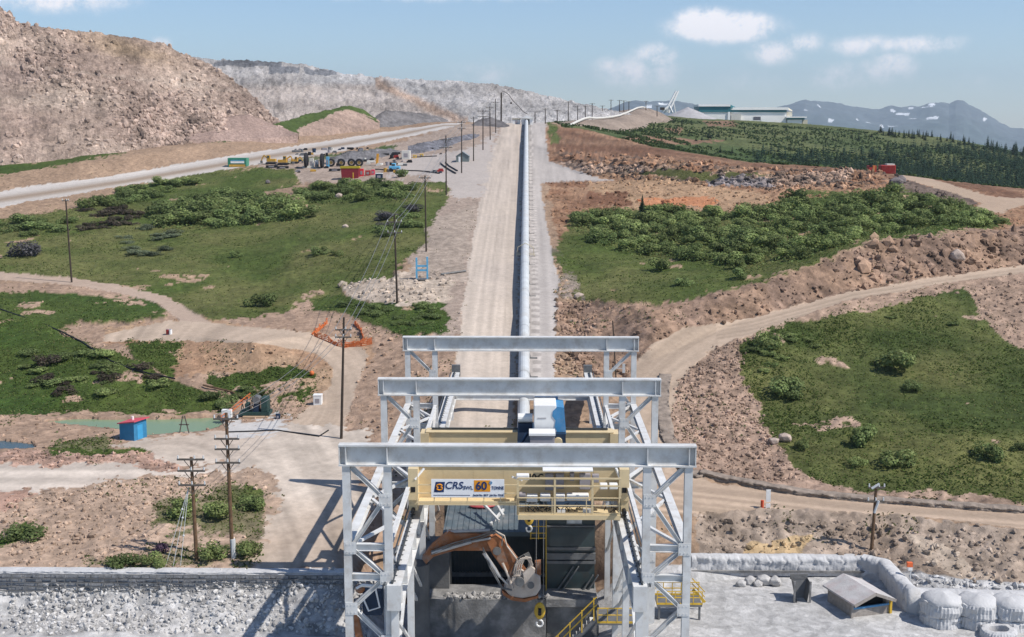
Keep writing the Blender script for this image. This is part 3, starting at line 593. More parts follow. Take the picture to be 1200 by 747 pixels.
M_conc_dk = mat('stained_concrete', (.13, .13, .13), .9, 0, .3, .7, .5, 9)
M_dkwall = mat('dark_corrugated_steel', (.050, .062, .070), .6, .2, .3, .6, dirt=(.10, .08, .07))
M_cab = mat('dark_green_cladding', (.035, .055, .06), .35, .1, .3, .8, dirt=(.07, .055, .05), dirt_amt=.5, spec=.5)
M_rust = mat('worn_orange_paint', (.29, .118, .052), .8, 0, .3, 1.6, .3, 8, dirt=(.25, .205, .175), dirt_amt=1.0, dscale=.9)
M_chrome = mat('silver_cylinder', (.5, .5, .5), .4, .6, .1, 3, dirt=(.35, .31, .27))
M_dustw = mat('dust_caked_steel', (.48, .42, .37), .8, 0, .15, 1.5, .3, 8, dirt=(.6, .56, .52), dirt_amt=.6)
M_roofst = mat('blue_grey_roof_sheet', (.10, .13, .15), .6, .1, .2, .7, dirt=(.27, .265, .26), dirt_amt=.6, dscale=.4)
M_orange = mat('orange_logo', (.75, .30, .02), .5, 0, .04, 2)
M_sign = mat('sign_white', (.80, .81, .83), .45, 0, .03, 2)
M_logo = mat('logo_blue', (.012, .035, .12), .45, 0, .03, 2)
def rect(mb, x0, y0, x1, y1, Y, th):
    a = P(x0, y1, Y); b = P(x1, y0, Y); return mb.b2((a[0], Y, a[2]), (b[0], Y+th, b[2]))
def slab(mb, poly, Y, th):
    pr = [(P(x, y, Y)[0], P(x, y, Y)[2]) for x, y in poly]; return mb.prism(pr, Y, Y+th)
def text(s, size, loc, m, parent, name='lettering', bold=.0, sx=1.0, depth=.01, align='CENTER', shear=0):
    c = bpy.data.curves.new('t', 'FONT'); c.body = s; c.size = size; c.align_x = align; c.align_y = 'CENTER'; c.extrude = depth; c.offset = bold; c.shear = shear
    o = bpy.data.objects.new('t', c); COL.objects.link(o); bpy.context.view_layer.update()
    me = bpy.data.meshes.new_from_object(o.evaluated_get(bpy.context.evaluated_depsgraph_get())); bpy.data.objects.remove(o)
    me.transform(Matrix.Rotation(math.pi/2, 4, 'X')@Matrix.Diagonal((sx, 1, 1, 1))); me.materials.clear(); me.materials.append(m)
    q = bpy.data.objects.new(name, me); COL.objects.link(q)
    o0 = Vector((0, 0, 0)); k = parent
    while k is not None: o0 = o0+Vector(k.location); k = k.parent
    q.parent = parent; q.location = Vector(tuple(float(v) for v in loc))-o0
    return q
FY = [67.3, 85.7, 103.3]
zt = P(606, 521, FY[0])[2]; a_ = P(397, 521, FY[0])[0]; b_ = P(816, 521, FY[0])[0]; GX = (a_+b_)/2; HW = (b_-a_)/2
zr = P(608, 683, 67)[2]; RX = (P(752.5, 683, 67)[0]-P(465, 683, 67)[0])/2; zl = P(405, 641, FY[0])[2]
gantry = thing('crane_gantry', (GX, FY[1], -4), 'big pale grey steel gantry of three goalpost frames over the crusher pit', 'gantry')
XO, XI = HW-.40, HW-2.72
for Yf in FY:
    mb = MB(); h = 1.22
    mb.ibeam((GX-HW, Yf, zt-h/2), (GX+HW, Yf, zt-h/2), .62, h, .09, .05)
    for sx in (-1, 1):
        for xx in (XO-.0, XI): mb.b2((GX+sx*xx-.03, Yf-.28, zt-h+.1), (GX+sx*xx+.03, Yf+.28, zt-.1))
        mb.b2((GX+sx*(HW-.05)-.03, Yf-.29, zt-h+.095), (GX+sx*(HW-.05)+.03, Yf+.29, zt-.095))
    mb.build('crossbeam', M_steel, gantry)
    for sx in (-1, 1):
        for xx in (XO, XI):
            MB().ibeam((GX+sx*xx, Yf, -5), (GX+sx*xx, Yf, zt-h-.003), .44, .40, .05, .04, up=(0, 1, 0)).build('post', M_steel, gantry)
        zs = [zt-h-.05, P(450, 585, FY[0])[2], zl, P(450, 676, FY[0])[2], P(450, 712, FY[0])[2], P(450, 750, FY[0])[2], 3.4, 1.2, -1.0]
        so = [XO, XI, XO, XI, XO, XI, XO, XI, XO]
        for i in range(len(zs)-1):
            x0 = GX+sx*(so[i]-(.2 if so[i] == XO else -.2)); x1 = GX+sx*(so[i+1]-(.2 if so[i+1] == XO else -.2))
            MB().ibeam((x0, Yf, zs[i]), (x1, Yf, zs[i+1]), .30, .24, .035, .03).build('diagonal_brace', M_steel, gantry)
        for i in range(1, len(zs)-1):
            mb = MB(); gx = GX+sx*(so[i]-(.16 if so[i] == XO else -.16)); mb.b2((gx-.34, Yf-.235, zs[i]-.36), (gx+.34, Yf-.205, zs[i]+.36))
            for bx in (-.2, 0, .2):
                for bz in (-.22, .22): mb.cyl((gx+bx, Yf-.232, zs[i]+bz), (gx+bx, Yf-.262, zs[i]+bz), .035, 6)
            mb.build('gusset_plate', M_steel, gantry)
        for z in (zl, zs[3]): MB().ibeam((GX+sx*(XO-.22), Yf, z), (GX+sx*(XI+.22), Yf, z), .28, .42, .04, .03).build('strut', M_steel, gantry)
Y0r, Y1r = 66.6, 128.0
for sx in (-1, 1):
    mb = MB(); x = GX+sx*RX
    mb.ibeam((x, Y0r, zr-.8), (x, Y1r, zr-.8), .80, 1.5, .07, .06); mb.b2((x-.395, Y0r-.03, zr-1.54), (x+.395, Y0r+.0, zr-.06))
    for k in range(21): mb.b2((x-.38, Y0r+1+k*3, zr-1.45), (x+.38, Y0r+1.04+k*3, zr-.13))
    g = mb.build('runway_girder', M_steel, gantry)
    mb = MB(); mb.ibeam((x-sx*-.12, Y0r+.2, zr+.03), (x-sx*-.12, Y1r-.2, zr+.03), .12, .15, .04, .04)
    for k in range(70): mb.b2((x+sx*.12-.16, Y0r+.6+k*.87, zr-.046), (x+sx*.12+.16, Y0r+.72+k*.87, zr-.02))
    mb.build('crane_rail', M_rail, g)
    mb = MB(); mb.b2((x+sx*.52, Y0r+.1, zr-.12), (x+sx*.60, Y1r-.1, zr-.02)); mb.build('cable_tray', M_rail, g)
    mb = MB(); mb.b2((x-.45, Y1r, zr-.5), (x+.45, Y1r+.5, zr+.7)); mb.build('buffer_stop', M_steel_dark, g)
    for Yc in (67.1, 76.3, 85.4, 94.3, 103.0, 112, 120, 127.2):
        MB().ibeam((x, Yc, -5), (x, Yc, zr-1.56), .42, .40, .05, .04, up=(0, 1, 0)).build('runway_column', M_steel, gantry)
    # outer longitudinal beam and plan bracing to the runway
    MB().ibeam((GX+sx*XO, FY[0]+.25, zl+.0), (GX+sx*XO, FY[2]-.25, zl), .50, .5, .05, .04).build('longitudinal_beam', M_steel, gantry)
    MB().ibeam((GX+sx*XI, FY[0]+.25, zl-.02), (GX+sx*XI, FY[2]-.25, zl-.02), .26, .3, .035, .03).build('longitudinal_beam', M_steel, gantry)
    for j in range(2):
        ya, yb = FY[j], FY[j+1]; n = 4
        for k in range(n):
            p0 = ya+(yb-ya)*k/n+.3; p1 = ya+(yb-ya)*(k+1)/n-.3; A, B = (XO-.27, XI+.15) if k % 2 == 0 else (XI+.15, XO-.27)
            MB().bar((GX+sx*A, p0, zl+.06), (GX+sx*B, p1, zl+.06), .2, .16).build('plan_brace', M_steel, gantry)
        # bracing in the plane of the inner posts
        ym = (ya+yb)/2
        for (u0, w0, u1, w1) in ((ya+.2, zl-.4, ym, 5.2), (yb-.2, zl-.4, ym, 5.2), (ym, 5.0, ya+.2, -.2), (ym, 5.0, yb-.2, -.2)):
            MB().bar((GX+sx*XI, u0, w0), (GX+sx*XI, u1, w1), .18, .2).build('side_brace', M_steel, gantry)
        for Yc in (ya+.1, ya+9):
            MB().ibeam((GX+sx*(XI-.2), Yc+.35, zr-2.1), (GX+sx*(RX+.2), Yc+.35, zr-2.1), .2, .2, .03, .03).build('bracket', M_steel, gantry)
    for (Ya, Yb) in ((67.3, 76.1), (76.5, 85.2), (85.6, 94.1), (94.5, 102.8)):
        MB().bar((x, Ya, 6.2), (x, Yb, 1.0), .16, .16).build('column_brace', M_steel, gantry)
tyb = MB().ibeam((GX-RX+.41, 121.5, zr-1.0), (GX+RX-.41, 121.5, zr-1.0), .6, 1.1, .07, .05).build('tie_beam', M_steel, gantry)

# ---------------------------------------------------------------- the overhead travelling crane on its runway
crane = thing('overhead_crane', (GX, 83.5, zr+.1), 'cream double girder overhead crane with white capacity sign and platforms', 'crane')
YC = 79.2
xl, xr = P(484, 560, YC)[0], P(732, 560, YC)[0]
ztop = P(608, 546, YC)[2]; zbot = P(608, 588, YC)[2]
def girder(Y, z0, z1):
    mb = MB(); mb.b2((xl+.2, Y, z0), (xr-.2, Y+1.0, z1-.06)); mb.b2((xl+.1, Y-.12, z1-.06), (xr-.1, Y+1.12, z1)); mb.b2((xl+.1, Y-.1, z0-.06), (xr-.1, Y+1.1, z0))
    for k in range(1, 7): xx = xl+(xr-xl)*k/7; mb.b2((xx-.015, Y-.012, z0), (xx+.015, Y, z1-.06))
    return mb.build('girder', M_cream, crane)
gn = girder(YC+.5, zbot, ztop); gf = girder(88.4, zbot, ztop)
MB().b2((xl+.08, YC+.36, ztop+.005), (xr-.08, YC+1.64, ztop+.03)).build('top_plate', M_white, gn)
for Yy in (YC+1.0, 88.9): MB().ibeam((xl+.5, Yy, ztop+.11), (xr-.5, Yy, ztop+.11), .1, .14, .03, .03).build('trolley_rail', M_rail, gn if Yy < 82 else gf)
for sx in (-1, 1):
    x = GX+sx*RX; mb = MB(); mb.b2((x-.30, YC-.4, zr+.45), (x+.30, 90.6, zr+1.55)); mb.b2((x-.32, YC-.5, zr+1.2), (x+.32, YC+.6, ztop-.1)); mb.b2((x-.32, 88.2, zr+1.2), (x+.32, 89.6, ztop-.1))
    c = mb.build('end_carriage', M_cream, crane)
    mb = MB(); mb.b2((x-.15, YC-.52, zr+1.75), (x+.15, YC-.505, zr+2.1)); mb.build('hole_shade', M_black, c)  # black plate stands in for the shade inside the carriage hole
    for Yw in (YC+.3, YC+1.6, 88.4, 89.9): MB().cyl((x-.1+sx*.12, Yw, zr+.42), (x+.1+sx*.12, Yw, zr+.42), .32, 14).build('wheel', M_steel_dark, c)
    mb = MB(); mb.cyl((x-.0, YC-1.0, zr+.55), (x, YC-.4, zr+.55), .14, 10); mb.build('buffer', M_black, c)
# left walkway with the sign
def rail_set(x0, x1, Y, z, n, name, m=M_cream, par=None, h=1.1):
    mb = MB()
    for k in range(n+1): xx = x0+(x1-x0)*k/n; mb.b2((xx-.03, Y-.03, z), (xx+.03, Y+.03, z+h))
    for hh in (h, h*.55): mb.b2((x0-.03, Y-.035, z+hh-.03), (x1+.03, Y+.035, z+hh+.03))
    mb.b2((x0, Y-.02, z), (x1, Y+.02, z+.14)); return mb.build(name, m, par or crane)
zwl = P(540, 585, YC)[2]; zwr = P(660, 596, YC)[2]
xa, xb = P(491, 585, YC)[0], P(606, 585, YC)[0]; xc_, xd = P(607, 590, 78)[0], P(727, 590, 78)[0]
w_ = MB().b2((xa, YC-1.0, zwl-.12), (xb, YC+.36, zwl-.02)).build('walkway', M_cream, crane); rail_set(xa, xb, YC-.95, zwl, 6, 'handrail', par=w_, h=1.25)
mb = MB(); mb.b2((xc_, YC-1.5, zwr-.18), (xd, YC+.36, zwr-.02)); mb.b2((xc_, YC-1.52, zwr-.3), (xd, YC-1.42, zwr+.02)); p_ = mb.build('platform', M_cream, crane)
rail_set(xc_, xd, YC-1.42, zwr, 3, 'handrail', par=p_, h=1.15)
mb = MB()
for px in (607, 650, 694, 726): xx = P(px, 590, 78)[0]; mb.b2((xx-.07, YC-1.45, zwr), (xx+.07, YC-1.3, zwr+2.45))
mb.b2((xc_, YC-1.46, zwr+1.9), (xd, YC-1.36, zwr+2.0)); mb.b2((xc_, YC-1.46, zwr+2.4), (xd, YC-1.36, zwr+2.5)); mb.build('cage_frame', M_cream, p_)
a = P(636, 552, YC-1.2); b = P(695, 549, YC-1.2); MB().b2((a[0], YC-1.35, a[2]), (b[0], YC+.3, a[2]+.07)).build('canopy', M_white, p_)
for (x0, x1, y0, y1) in ((639, 648.5, 556, 575), (651, 661, 556, 573), (668, 673, 555, 564), (679, 692, 556, 574), (694, 702, 557, 566)):
    mb = MB(); rect(mb, x0, y0, x1, y1, YC-.05, .4); k = mb.build('cabinet', M_grey, p_, bevel=.02)
    mb = MB(); rect(mb, x0+.4, y0+.5, x1-.4, y1-.5, YC-.075, .02); mb.build('cabinet_door', M_grey, k)
for (x0, x1, y0, y1, m) in ((617, 630, 581, 589, M_white), (633, 645, 580, 588, M_white), (651, 662, 580, 588, M_white), (664, 690, 580, 587, M_white), (703, 712, 568, 574, M_white), (714, 724, 568, 574, M_white), (605, 620, 557, 563, M_white), (608, 616, 579, 585, M_grey)):
    mb = MB(); rect(mb, x0, y0, x1, y1, YC-.95, .5); mb.build('drive_box', m, p_, bevel=.05)
mb = MB()
for k in range(26):
    x0 = P(random.uniform(612, 722), 585, 78)[0]; z0 = zwr+random.uniform(.1, .5); mb.tube([(x0, YC-1.1, z0), (x0+random.uniform(-.3, .3), YC-1.25, z0+.35), (x0+random.uniform(-.6, .6), YC-1.1, z0+random.uniform(-.1, .3))], .03, 5)
mb.build('cables', M_black, p_)
for (x0, x1) in ((653, 662.5), (683, 692.5)):
    mb = MB(); rect(mb, x0, 597.5, (x0+x1)/2-.3, 601.5, YC-1.2, .25); rect(mb, (x0+x1)/2+.3, 597.5, x1, 601.5, YC-1.2, .25); mb.build('floodlight', M_white, p_)
for (p0, p1) in (((486, 562), (497, 549)), ((722, 549), (727, 562)), ((600, 559), (612, 563))):
    A = P(*p0, YC-.5); B = P(*p1, YC-.2); MB().bar(A, B, .12, .12).build('stay', M_white, crane)
# the sign
ys = YC-1.02
mb = MB(); rect(mb, 505.5, 562, 591, 583, ys, .04); sgn = mb.build('sign_board', M_sign, crane)
def tp(px, py): q = P(px, py, ys); return (q[0], ys-.012, q[2])
mb = MB(); slab(mb, [(510.5, 565), (521.5, 565), (520, 577), (508.5, 577)], ys-.012, .012); mb.build('emblem', M_logo, sgn)
k1 = P(511, 570, ys)[0]-P(510, 570, ys)[0]
mb = MB(); cx_, cz_ = tp(515, 571)[0], tp(515, 571)[2]
for q in (0, 1):
    pts = [(cx_+k1*(3.2*math.cos(t_)-(0 if q else 0)), ys-.02, cz_+k1*2.1*math.sin(t_)+(k1*1.3 if q == 0 else -k1*1.3)) for t_ in np.linspace(.2+math.pi*q, math.pi*1.35+math.pi*q, 9)]; mb.tube(pts, k1*.85, 6)
mb.build('emblem_swirl', M_orange, sgn)
text('CRS', k1*12.0, tp(531.5, 569.5), M_logo, sgn, bold=.012, shear=.2)
text('SWL', k1*5.8, tp(548.5, 572), M_logo, sgn, bold=.006)
mb = MB(); rect(mb, 555.5, 563.2, 574.5, 576.5, ys-.012, .012); mb.build('number_panel', M_orange, sgn)
text('60', k1*13.5, (tp(564, 570)[0], ys-.026, tp(564, 570)[2]), M_logo, sgn, bold=.02)
text('o', k1*7, (tp(575, 565.5)[0], ys-.026, tp(575, 565.5)[2]), M_blue, sgn, bold=.012)
text('TONNE', k1*5.2, tp(583.2, 572.2), M_logo, sgn, bold=.006, sx=.80)
text('Serial No. 2017  Job No. T018', k1*3.3, tp(572, 580.6), M_logo, sgn, bold=.004, sx=.86)

MB().b2((tp(508, 580)[0], ys-.008, tp(508, 580.9)[2]), (tp(551, 580)[0], ys, tp(508, 580.2)[2])).build('small_print_line', M_logo, sgn)
text('10·C', k1*9.5, (P(628, 559.5, YC+.45)[0], YC+.48, P(628, 559.5, YC+.45)[2]), M_black, gn, bold=.02, sx=.95)
# trolley hoist running on the girders
tro = thing('hoist_trolley', (P(635, 510, 84.5)[0], 84.5, ztop+.2), 'white and blue hoist trolley standing on top of the cream crane', 'crane trolley')
mb = MB(); a = P(606, 516, 82); b = P(664, 516, 82); mb.b2((a[0], 80.3, ztop+.2), (b[0], 89.3, ztop+.5)); fr = mb.build('trolley_frame', M_navy, tro)
mb = MB(); rect(mb, 625.5, 475, 652, 509, 83.2, 2.6); hs = mb.build('hoist_housing', M_white, tro, bevel=.06)
mb = MB(); rect(mb, 630, 490, 640, 490.7, 83.17, .02); mb.build('handle', M_grey, hs)
mb = MB(); slab(mb, [(652, 477), (661, 478), (663.5, 509), (652, 511)], 83.25, 2.5); slab(mb, [(648, 482), (652.3, 478), (652.3, 506), (650, 500), (651, 493), (647, 488)], 83.16, .04); mb.build('side_panel', M_blue, tro)
mb = MB(); rect(mb, 650, 509, 663, 520, 82.6, 2); mb.build('gearbox', M_navy, tro)
mb = MB(); q = P(654, 518, 82.5); mb.cyl((q[0], 82.3, q[2]), (q[0], 82.6, q[2]), .3, 14); mb.build('brake_drum', M_cream, tro)
mb = MB(); rect(mb, 621, 511, 650, 520, 81.6, 1.2); cb = mb.build('control_box', M_grey, tro, bevel=.03)
mb = MB(); rect(mb, 620, 508.5, 651, 511, 81.5, 1.4); mb.build('box_lid', M_white, cb)
mb = MB(); a = P(607, 492, 83.5); b = P(625, 492, 83.5); mb.cyl((a[0], 84, a[2]), (b[0]-.05, 84, b[2]), .32, 14); mb.build('motor', M_white, tro, smooth_=False)
mb = MB(); rect(mb, 607, 497, 624, 507, 83.6, 1.4); mb.build('rope_drum', M_navy, tro)
mb = MB(); rect(mb, 627, 468, 654, 471, 85.5, 1.0); mb.build('top_bar', M_blue, tro); mb = MB(); rect(mb, 632, 466, 648, 474, 86.2, .6); mb.build('junction_box', M_white, tro)
A = P(611, 519, 82); B = P(618, 508, 82.5); MB().bar(A, B, .16, .16).build('brace', M_navy, tro)
# hook blocks on their ropes
def hook(px, py, Y, s, label):
    q = P(px, py, Y); t = thing('hook_block', (q[0], Y, q[2]), label, 'crane hook', None)
    for k in (-1, 1): MB().cyl((q[0]+k*.28*s, Y, q[2]+.5*s), (q[0]+k*.26*s, Y, ztop+.1), .035, 5).build('wire_rope', M_steel_dark, t)
    mb = MB(); mb.ball((q[0], Y, q[2]), .5*s, 12, 8, (.85, .5, 1.35)); b = mb.build('block_body', M_yellow, t, smooth_=True)
    mb = MB(); mb.cyl((q[0]-.12*s, Y-.32*s, q[2]+.1), (q[0]+.12*s, Y-.32*s, q[2]+.1), .22*s, 12); mb.cyl((q[0], Y-.28*s, q[2]-.15*s), (q[0], Y-.2*s, q[2]-.15*s), .14*s, 10); mb.build('sheave', M_black, b)
    zb = q[2]-.7*s; pts = [(q[0], Y, zb+.15)]+[(q[0]+.24*s*math.sin(t_), Y, zb-.28*s+.26*s*math.cos(t_)) for t_ in np.linspace(0, 5.2, 12)]
    MB().tube(pts, .075*s, 7).build('hook', M_white, t)
hook(620, 607, 82.5, .80, 'small yellow hook block hanging high beside the crusher roof')
hook(632.5, 716, 84.0, .95, 'larger yellow hook block hanging low in front of the concrete wall')
# ================================================================= crusher station below the gantry
cr = thing('crusher_station', (P(600, 700, 90)[0], 90, 0), 'dark crusher building with sheet roof, concrete walls and operator cabin under the gantry', 'crusher building')
mb = MB(); rect(mb, 497, 703, 640, 800, 86.5, 3.0); rect(mb, 640.3, 712, 702, 800, 86.9, 3.0); mb.build('concrete_wall', M_conc, cr)
mb = MB(); rect(mb, 640, 703, 700, 711.6, 86.2, 4.0); mb.build('concrete_ledge', M_conc, cr)
mb = MB(); rect(mb, 522, 621, 641, 706, 92.5, .4); bw = mb.build('pit_wall', M_dkwall, cr)
mb = MB()
for k in range(30):
    x = 524+k*3.95; rect(mb, x, 627, x+1.5, 690, 92.36, .14)
mb.build('corrugation', M_dkwall, bw)
mb = MB(); rect(mb, 524, 672, 640, 676, 92.2, .3); mb.build('waler', M_steel_dark, bw)
a = P(519, 624, 91.6); b = P(640, 619, 91.6); c = P(640, 588, 98.2); d = P(521, 590, 98.2)
mb = MB(); zz = a[2]; mb.poly([(a[0], 91.6, zz), (b[0], 91.6, zz+.05), (b[0], 98.2, zz+.3), (a[0], 98.2, zz+.25), (a[0], 91.6, zz-.35), (b[0], 91.6, zz-.3), (b[0], 98.2, zz-.05), (a[0], 98.2, zz-.1)], [(0, 1, 2, 3), (7, 6, 5, 4), (4, 5, 1, 0), (5, 6, 2, 1), (6, 7, 3, 2), (7, 4, 0, 3)])
rf = mb.build('roof', M_roofst, cr)
mb = MB()
for k in range(18): x = a[0]+(b[0]-a[0])*(k+.5)/18; mb.bar((x, 91.65, zz+.03+.05*k/18), (x, 98.15, zz+.28+.05*k/18), .06, .05)
mb.build('roof_ribs', M_roofst, rf)
mb = MB(); rect(mb, 521, 580, 641, 626, 98.4, .4); mb.build('rear_wall', M_dkwall, cr)
mb = MB(); rect(mb, 496, 646, 526, 703, 88.6, 3.4); mb.build('concrete_pier', M_conc_dk, cr)
for (p0, p1) in (((556, 588), (585, 618)), ((575, 588), (590, 612)), ((590, 606), (575, 622))):
    A = P(*p0, 95.5); B = P(*p1, 92); A[2] += .6; B[2] += .5; MB().bar(A, B, .16, .2).build('roof_strut', M_steel, rf)
mb = MB(); q = P(556, 597, 96.5); mb.ball((q[0]+.6, 97.2, q[2]+.1), .9, 12, 6, (1.2, .6, .25)); mb.build('dust_cover', mat('red_tarpaulin', (.42, .08, .09), .7, 0, .2), rf)
rr2 = np.random.default_rng(5); pts = []
for k in range(300):
    x = rr2.uniform(522, 642); q = P(x, 703, 86.5); yy = min(abs(rr2.normal())*.6, 1.1); pts.append((q[0], 86.55+yy, q[2]+rr2.uniform(-.1, .10)+.12*max(0, 1.2-yy)*(.6+.5*math.sin(x*.21)+.3*math.sin(x*.55))))
PIT_ROCKS = np.array(pts)
# operator cabin
mb = MB(); rect(mb, 641, 597, 697.5, 703, 88.4, 5.5); cab = mb.build('cabin', M_cab, cr)
for (y0, y1, m) in ((616.5, 618, M_steel_dark), (642, 645, M_steel_dark), (649, 656, M_steel_dark), (658, 661, M_steel_dark), (596, 598, M_steel_dark)):
    mb = MB(); rect(mb, 640.5, y0, 698, y1, 88.2, .3); mb.build('cladding_band', m, cab)
mb = MB(); rect(mb, 644, 619, 696, 641, 88.32, .1); mb.build('window', M_glass, cab)
mb = MB(); rect(mb, 664, 601, 682, 614.5, 88.3, .12); wf = mb.build('window', mat('pale_window', (.5, .52, .52), .25, 0, .6, 1.2), cab); mb = MB(); rect(mb, 663.3, 614.2, 682.6, 615, 88.24, .08); mb.build('window_frame', M_steel_dark, wf)
for x0 in (646, 652, 677, 683):
    A = P(x0, 702, 88.15); B = P(x0+26 if x0 < 660 else x0+18, 664 if x0 < 660 else 674, 88.15); MB().bar(A, B, .12, .1).build('sun_streak_bar', M_steel_dark, cab)  # bars imitate slanting streaks of sunlight across the cabin front
# ladder with yellow hoops
mb = MB()
for px in (622, 631, 640): A = P(px, 700 if px > 639 else 632, 88.0); B = P(px, 598, 88.0); mb.bar(A, B, .07, .07)
for py in (601, 609, 617, 625, 631): mb.bar(P(621, py, 88), P(640, py, 88), .06, .06)
mb.build('ladder', M_yellow, cr)
# stairs with yellow handrails
st = thing('steel_stair', (P(690, 720, 83)[0], 83, 0), 'steel stair with yellow handrails climbing beside the concrete wall', 'stair')
mb = MB()
for dy in (0, 1.1):
    mb.bar(P(650, 775, 82.5+dy), P(698, 726, 82.5+dy), .12, .32)
s_ = mb.build('stringer', M_steel_dark, st)
mb = MB()
for k in range(12): t_ = k/12; q = P(650+48*t_, 773-49*t_, 83); mb.b2((q[0]-.16, 82.55, q[2]), (q[0]+.16, 83.6, q[2]+.05))
mb.build('treads', M_steel, st)
mb = MB()
for dy in (0, 1.15):
    for o in (0, -9): mb.bar(P(650, 757+o, 82.45+dy), P(699, 707+o+2, 82.45+dy), .07, .07)
    for k in range(4): t_ = k/3.3; mb.bar(P(654+46*t_, 770-47*t_, 82.45+dy), P(654+46*t_, 744-47*t_, 82.45+dy), .08, .08)
mb.build('handrail', M_yellow, st)
mb = MB(); q = P(700, 727, 83); q2 = P(745, 727, 83); mb.b2((q[0], 82.4, q[2]-.12), (q2[0], 85, q[2])); ld = mb.build('landing', M_steel_dark, st)
rail_set(q[0], q2[0], 82.45, q[2], 4, 'landing_rail', M_yellow, st, 1.1)
pf = thing('access_platform', (P(800, 708, 86.8)[0], 86.8, 0), 'low steel platform with yellow rails right of the gantry leg', 'platform')
a = P(770, 709, 86); b = P(823, 709, 86); mb = MB(); mb.b2((a[0], 86, a[2]-.15), (b[0], 88, a[2])); mb.b2((a[0]+.1, 86.1, -2), (a[0]+.25, 86.25, a[2]-.15)); mb.b2((b[0]-.25, 86.1, -2), (b[0]-.1, 86.25, a[2]-.15)); mb.build('deck', M_steel_dark, pf)
rail_set(a[0], b[0], 86.02, a[2], 5, 'handrail', M_yellow, pf, 1.0); rail_set(a[0], b[0], 87.9, a[2], 5, 'handrail', M_yellow, pf, 1.0)
mb = MB()
for dy in (0, .9): mb.bar(P(826, 694, 88+dy), P(811, 678, 88+dy), .07, .07); mb.bar(P(826, 700, 88+dy), P(811, 684, 88+dy), .07, .07); mb.bar(P(826, 706, 88+dy), P(812, 691, 88+dy), .1, .2)
mb.build('stair_flight', M_yellow, pf)
# rock breaker arm
rb = thing('rock_breaker', (P(520, 650, 84.5)[0], 84.5, 0), 'worn orange rock breaker arm bent over the crusher pit', 'rock breaker')
mb = MB(); slab(mb, [(494, 655), (506, 640), (526, 624), (532, 626), (558, 626), (576, 629), (585, 637), (583, 647), (560, 646), (532, 646), (508, 653), (499, 662)], 84.2, .75); bo = mb.build('boom', M_rust, rb, bevel=.06)
mb = MB(); slab(mb, [(569, 634), (581, 628), (590, 634), (606, 655), (621, 676), (616, 684), (603, 686), (590, 668), (577, 650)], 84.05, .6); sk_ = mb.build('stick', M_rust, rb, bevel=.06)
mb = MB(); mb.cyl(P(506, 648, 84.05), P(552, 635, 84.05), .15, 9); mb.cyl(P(552, 635, 84.05), P(575, 631, 84.05), .085, 8); mb.cyl(P(524, 624, 84.6), P(574, 622, 84.6), .13, 9); mb.build('hydraulic_cylinder', M_chrome, bo)
mb = MB(); mb.cyl(P(567, 648, 83.9), P(586, 676, 83.9), .14, 9); mb.cyl(P(586, 676, 83.9), P(600, 690, 83.9), .085, 8); mb.build('hydraulic_cylinder', M_chrome, sk_)
mb = MB(); slab(mb, [(590, 690), (598, 682), (604, 670), (612, 668), (618, 676), (625, 672), (633, 676), (634, 690), (628, 699), (612, 702), (598, 700)], 83.8, 1.3); hd = mb.build('tool_head', M_dustw, rb, bevel=.1)
mb = MB(); slab(mb, [(627, 660), (634, 659), (634, 674), (627, 675)], 84, .6); mb.build('tool_cap', M_rust, hd)
mb = MB(); slab(mb, [(588, 693), (600, 700), (614, 702.5), (630, 699), (631, 701), (615, 706), (600, 704), (590, 698)], 83.7, 1.5); mb.build('wear_rim', M_rust, hd)
mb = MB(); slab(mb, [(600, 677), (610, 675), (612, 688), (600, 692)], 83.65, .2); mb.build('link_plate', M_dustw, hd)
mb = MB()
for k in range(5):
    o = k*2.2; mb.tube([P(600+o, 672-o*.5, 83.9+k*.07), P(606+o*.8, 655-o*.4, 83.9+k*.07), P(614+o*.6, 650-o*.3, 83.9+k*.07), P(620+o*.3, 655, 84), P(619, 664+o*.3, 84)], .045, 6)
for k in range(2): mb.tube([P(505, 650-3*k, 83.95), P(530, 640-3*k, 83.95), P(560, 632-3*k, 83.95), P(580, 624-2*k, 84), P(589, 628+k, 83.95), P(588, 640, 83.9)], .05, 6); mb.tube([P(566, 642+k*3, 83.85), P(574, 662+k*3, 83.8), P(588, 688+k*2, 83.8), P(600, 692, 83.75)], .05, 6)
mb.build('hoses', M_steel_dark, rb)
mb = MB()
for k in range(4): o = k*2.4; mb.tube([P(602+o, 673, 83.6), P(604+o, 662, 83.5), P(610+o*.8, 655-o*.3, 83.5), P(618+o*.5, 655-o*.2, 83.5), P(622+o*.3, 662, 83.6), P(619+o*.3, 672, 83.7)], .05, 6)
mb.tube([P(589, 660, 83.8), P(596, 676, 83.7), P(601, 690, 83.6)], .09, 7); mb.tube([P(560, 629, 84.1), P(580, 622, 84.1), P(591, 628, 84), P(594, 640, 84), P(606, 656, 83.9), P(604, 668, 83.8)], .05, 6)
mb.build('pale_hoses', M_dustw, rb)
for (qx, qy, y0, y1, r_) in ((609, 681, 83.35, 83.6, .34), (622, 684, 83.4, 83.8, .25), (583, 640, 83.9, 85.05, .3)):
    q = P(qx, qy, y1); mb = MB(); mb.cyl((q[0], y0, q[2]), (q[0], y1, q[2]), r_, 12); mb.build('pivot_pin', M_steel_dark, rb)
mb = MB(); slab(mb, [(613, 672), (622, 664), (627, 668), (626, 690), (616, 694)], 83.5, .35); mb.build('side_plate', M_dustw, hd)
mb = MB(); q = P(490, 660, 84.5); mb.cyl((q[0], 84.5, -3), (q[0], 84.5, q[2]), .8, 14); mb.build('pedestal', M_conc_dk, rb)
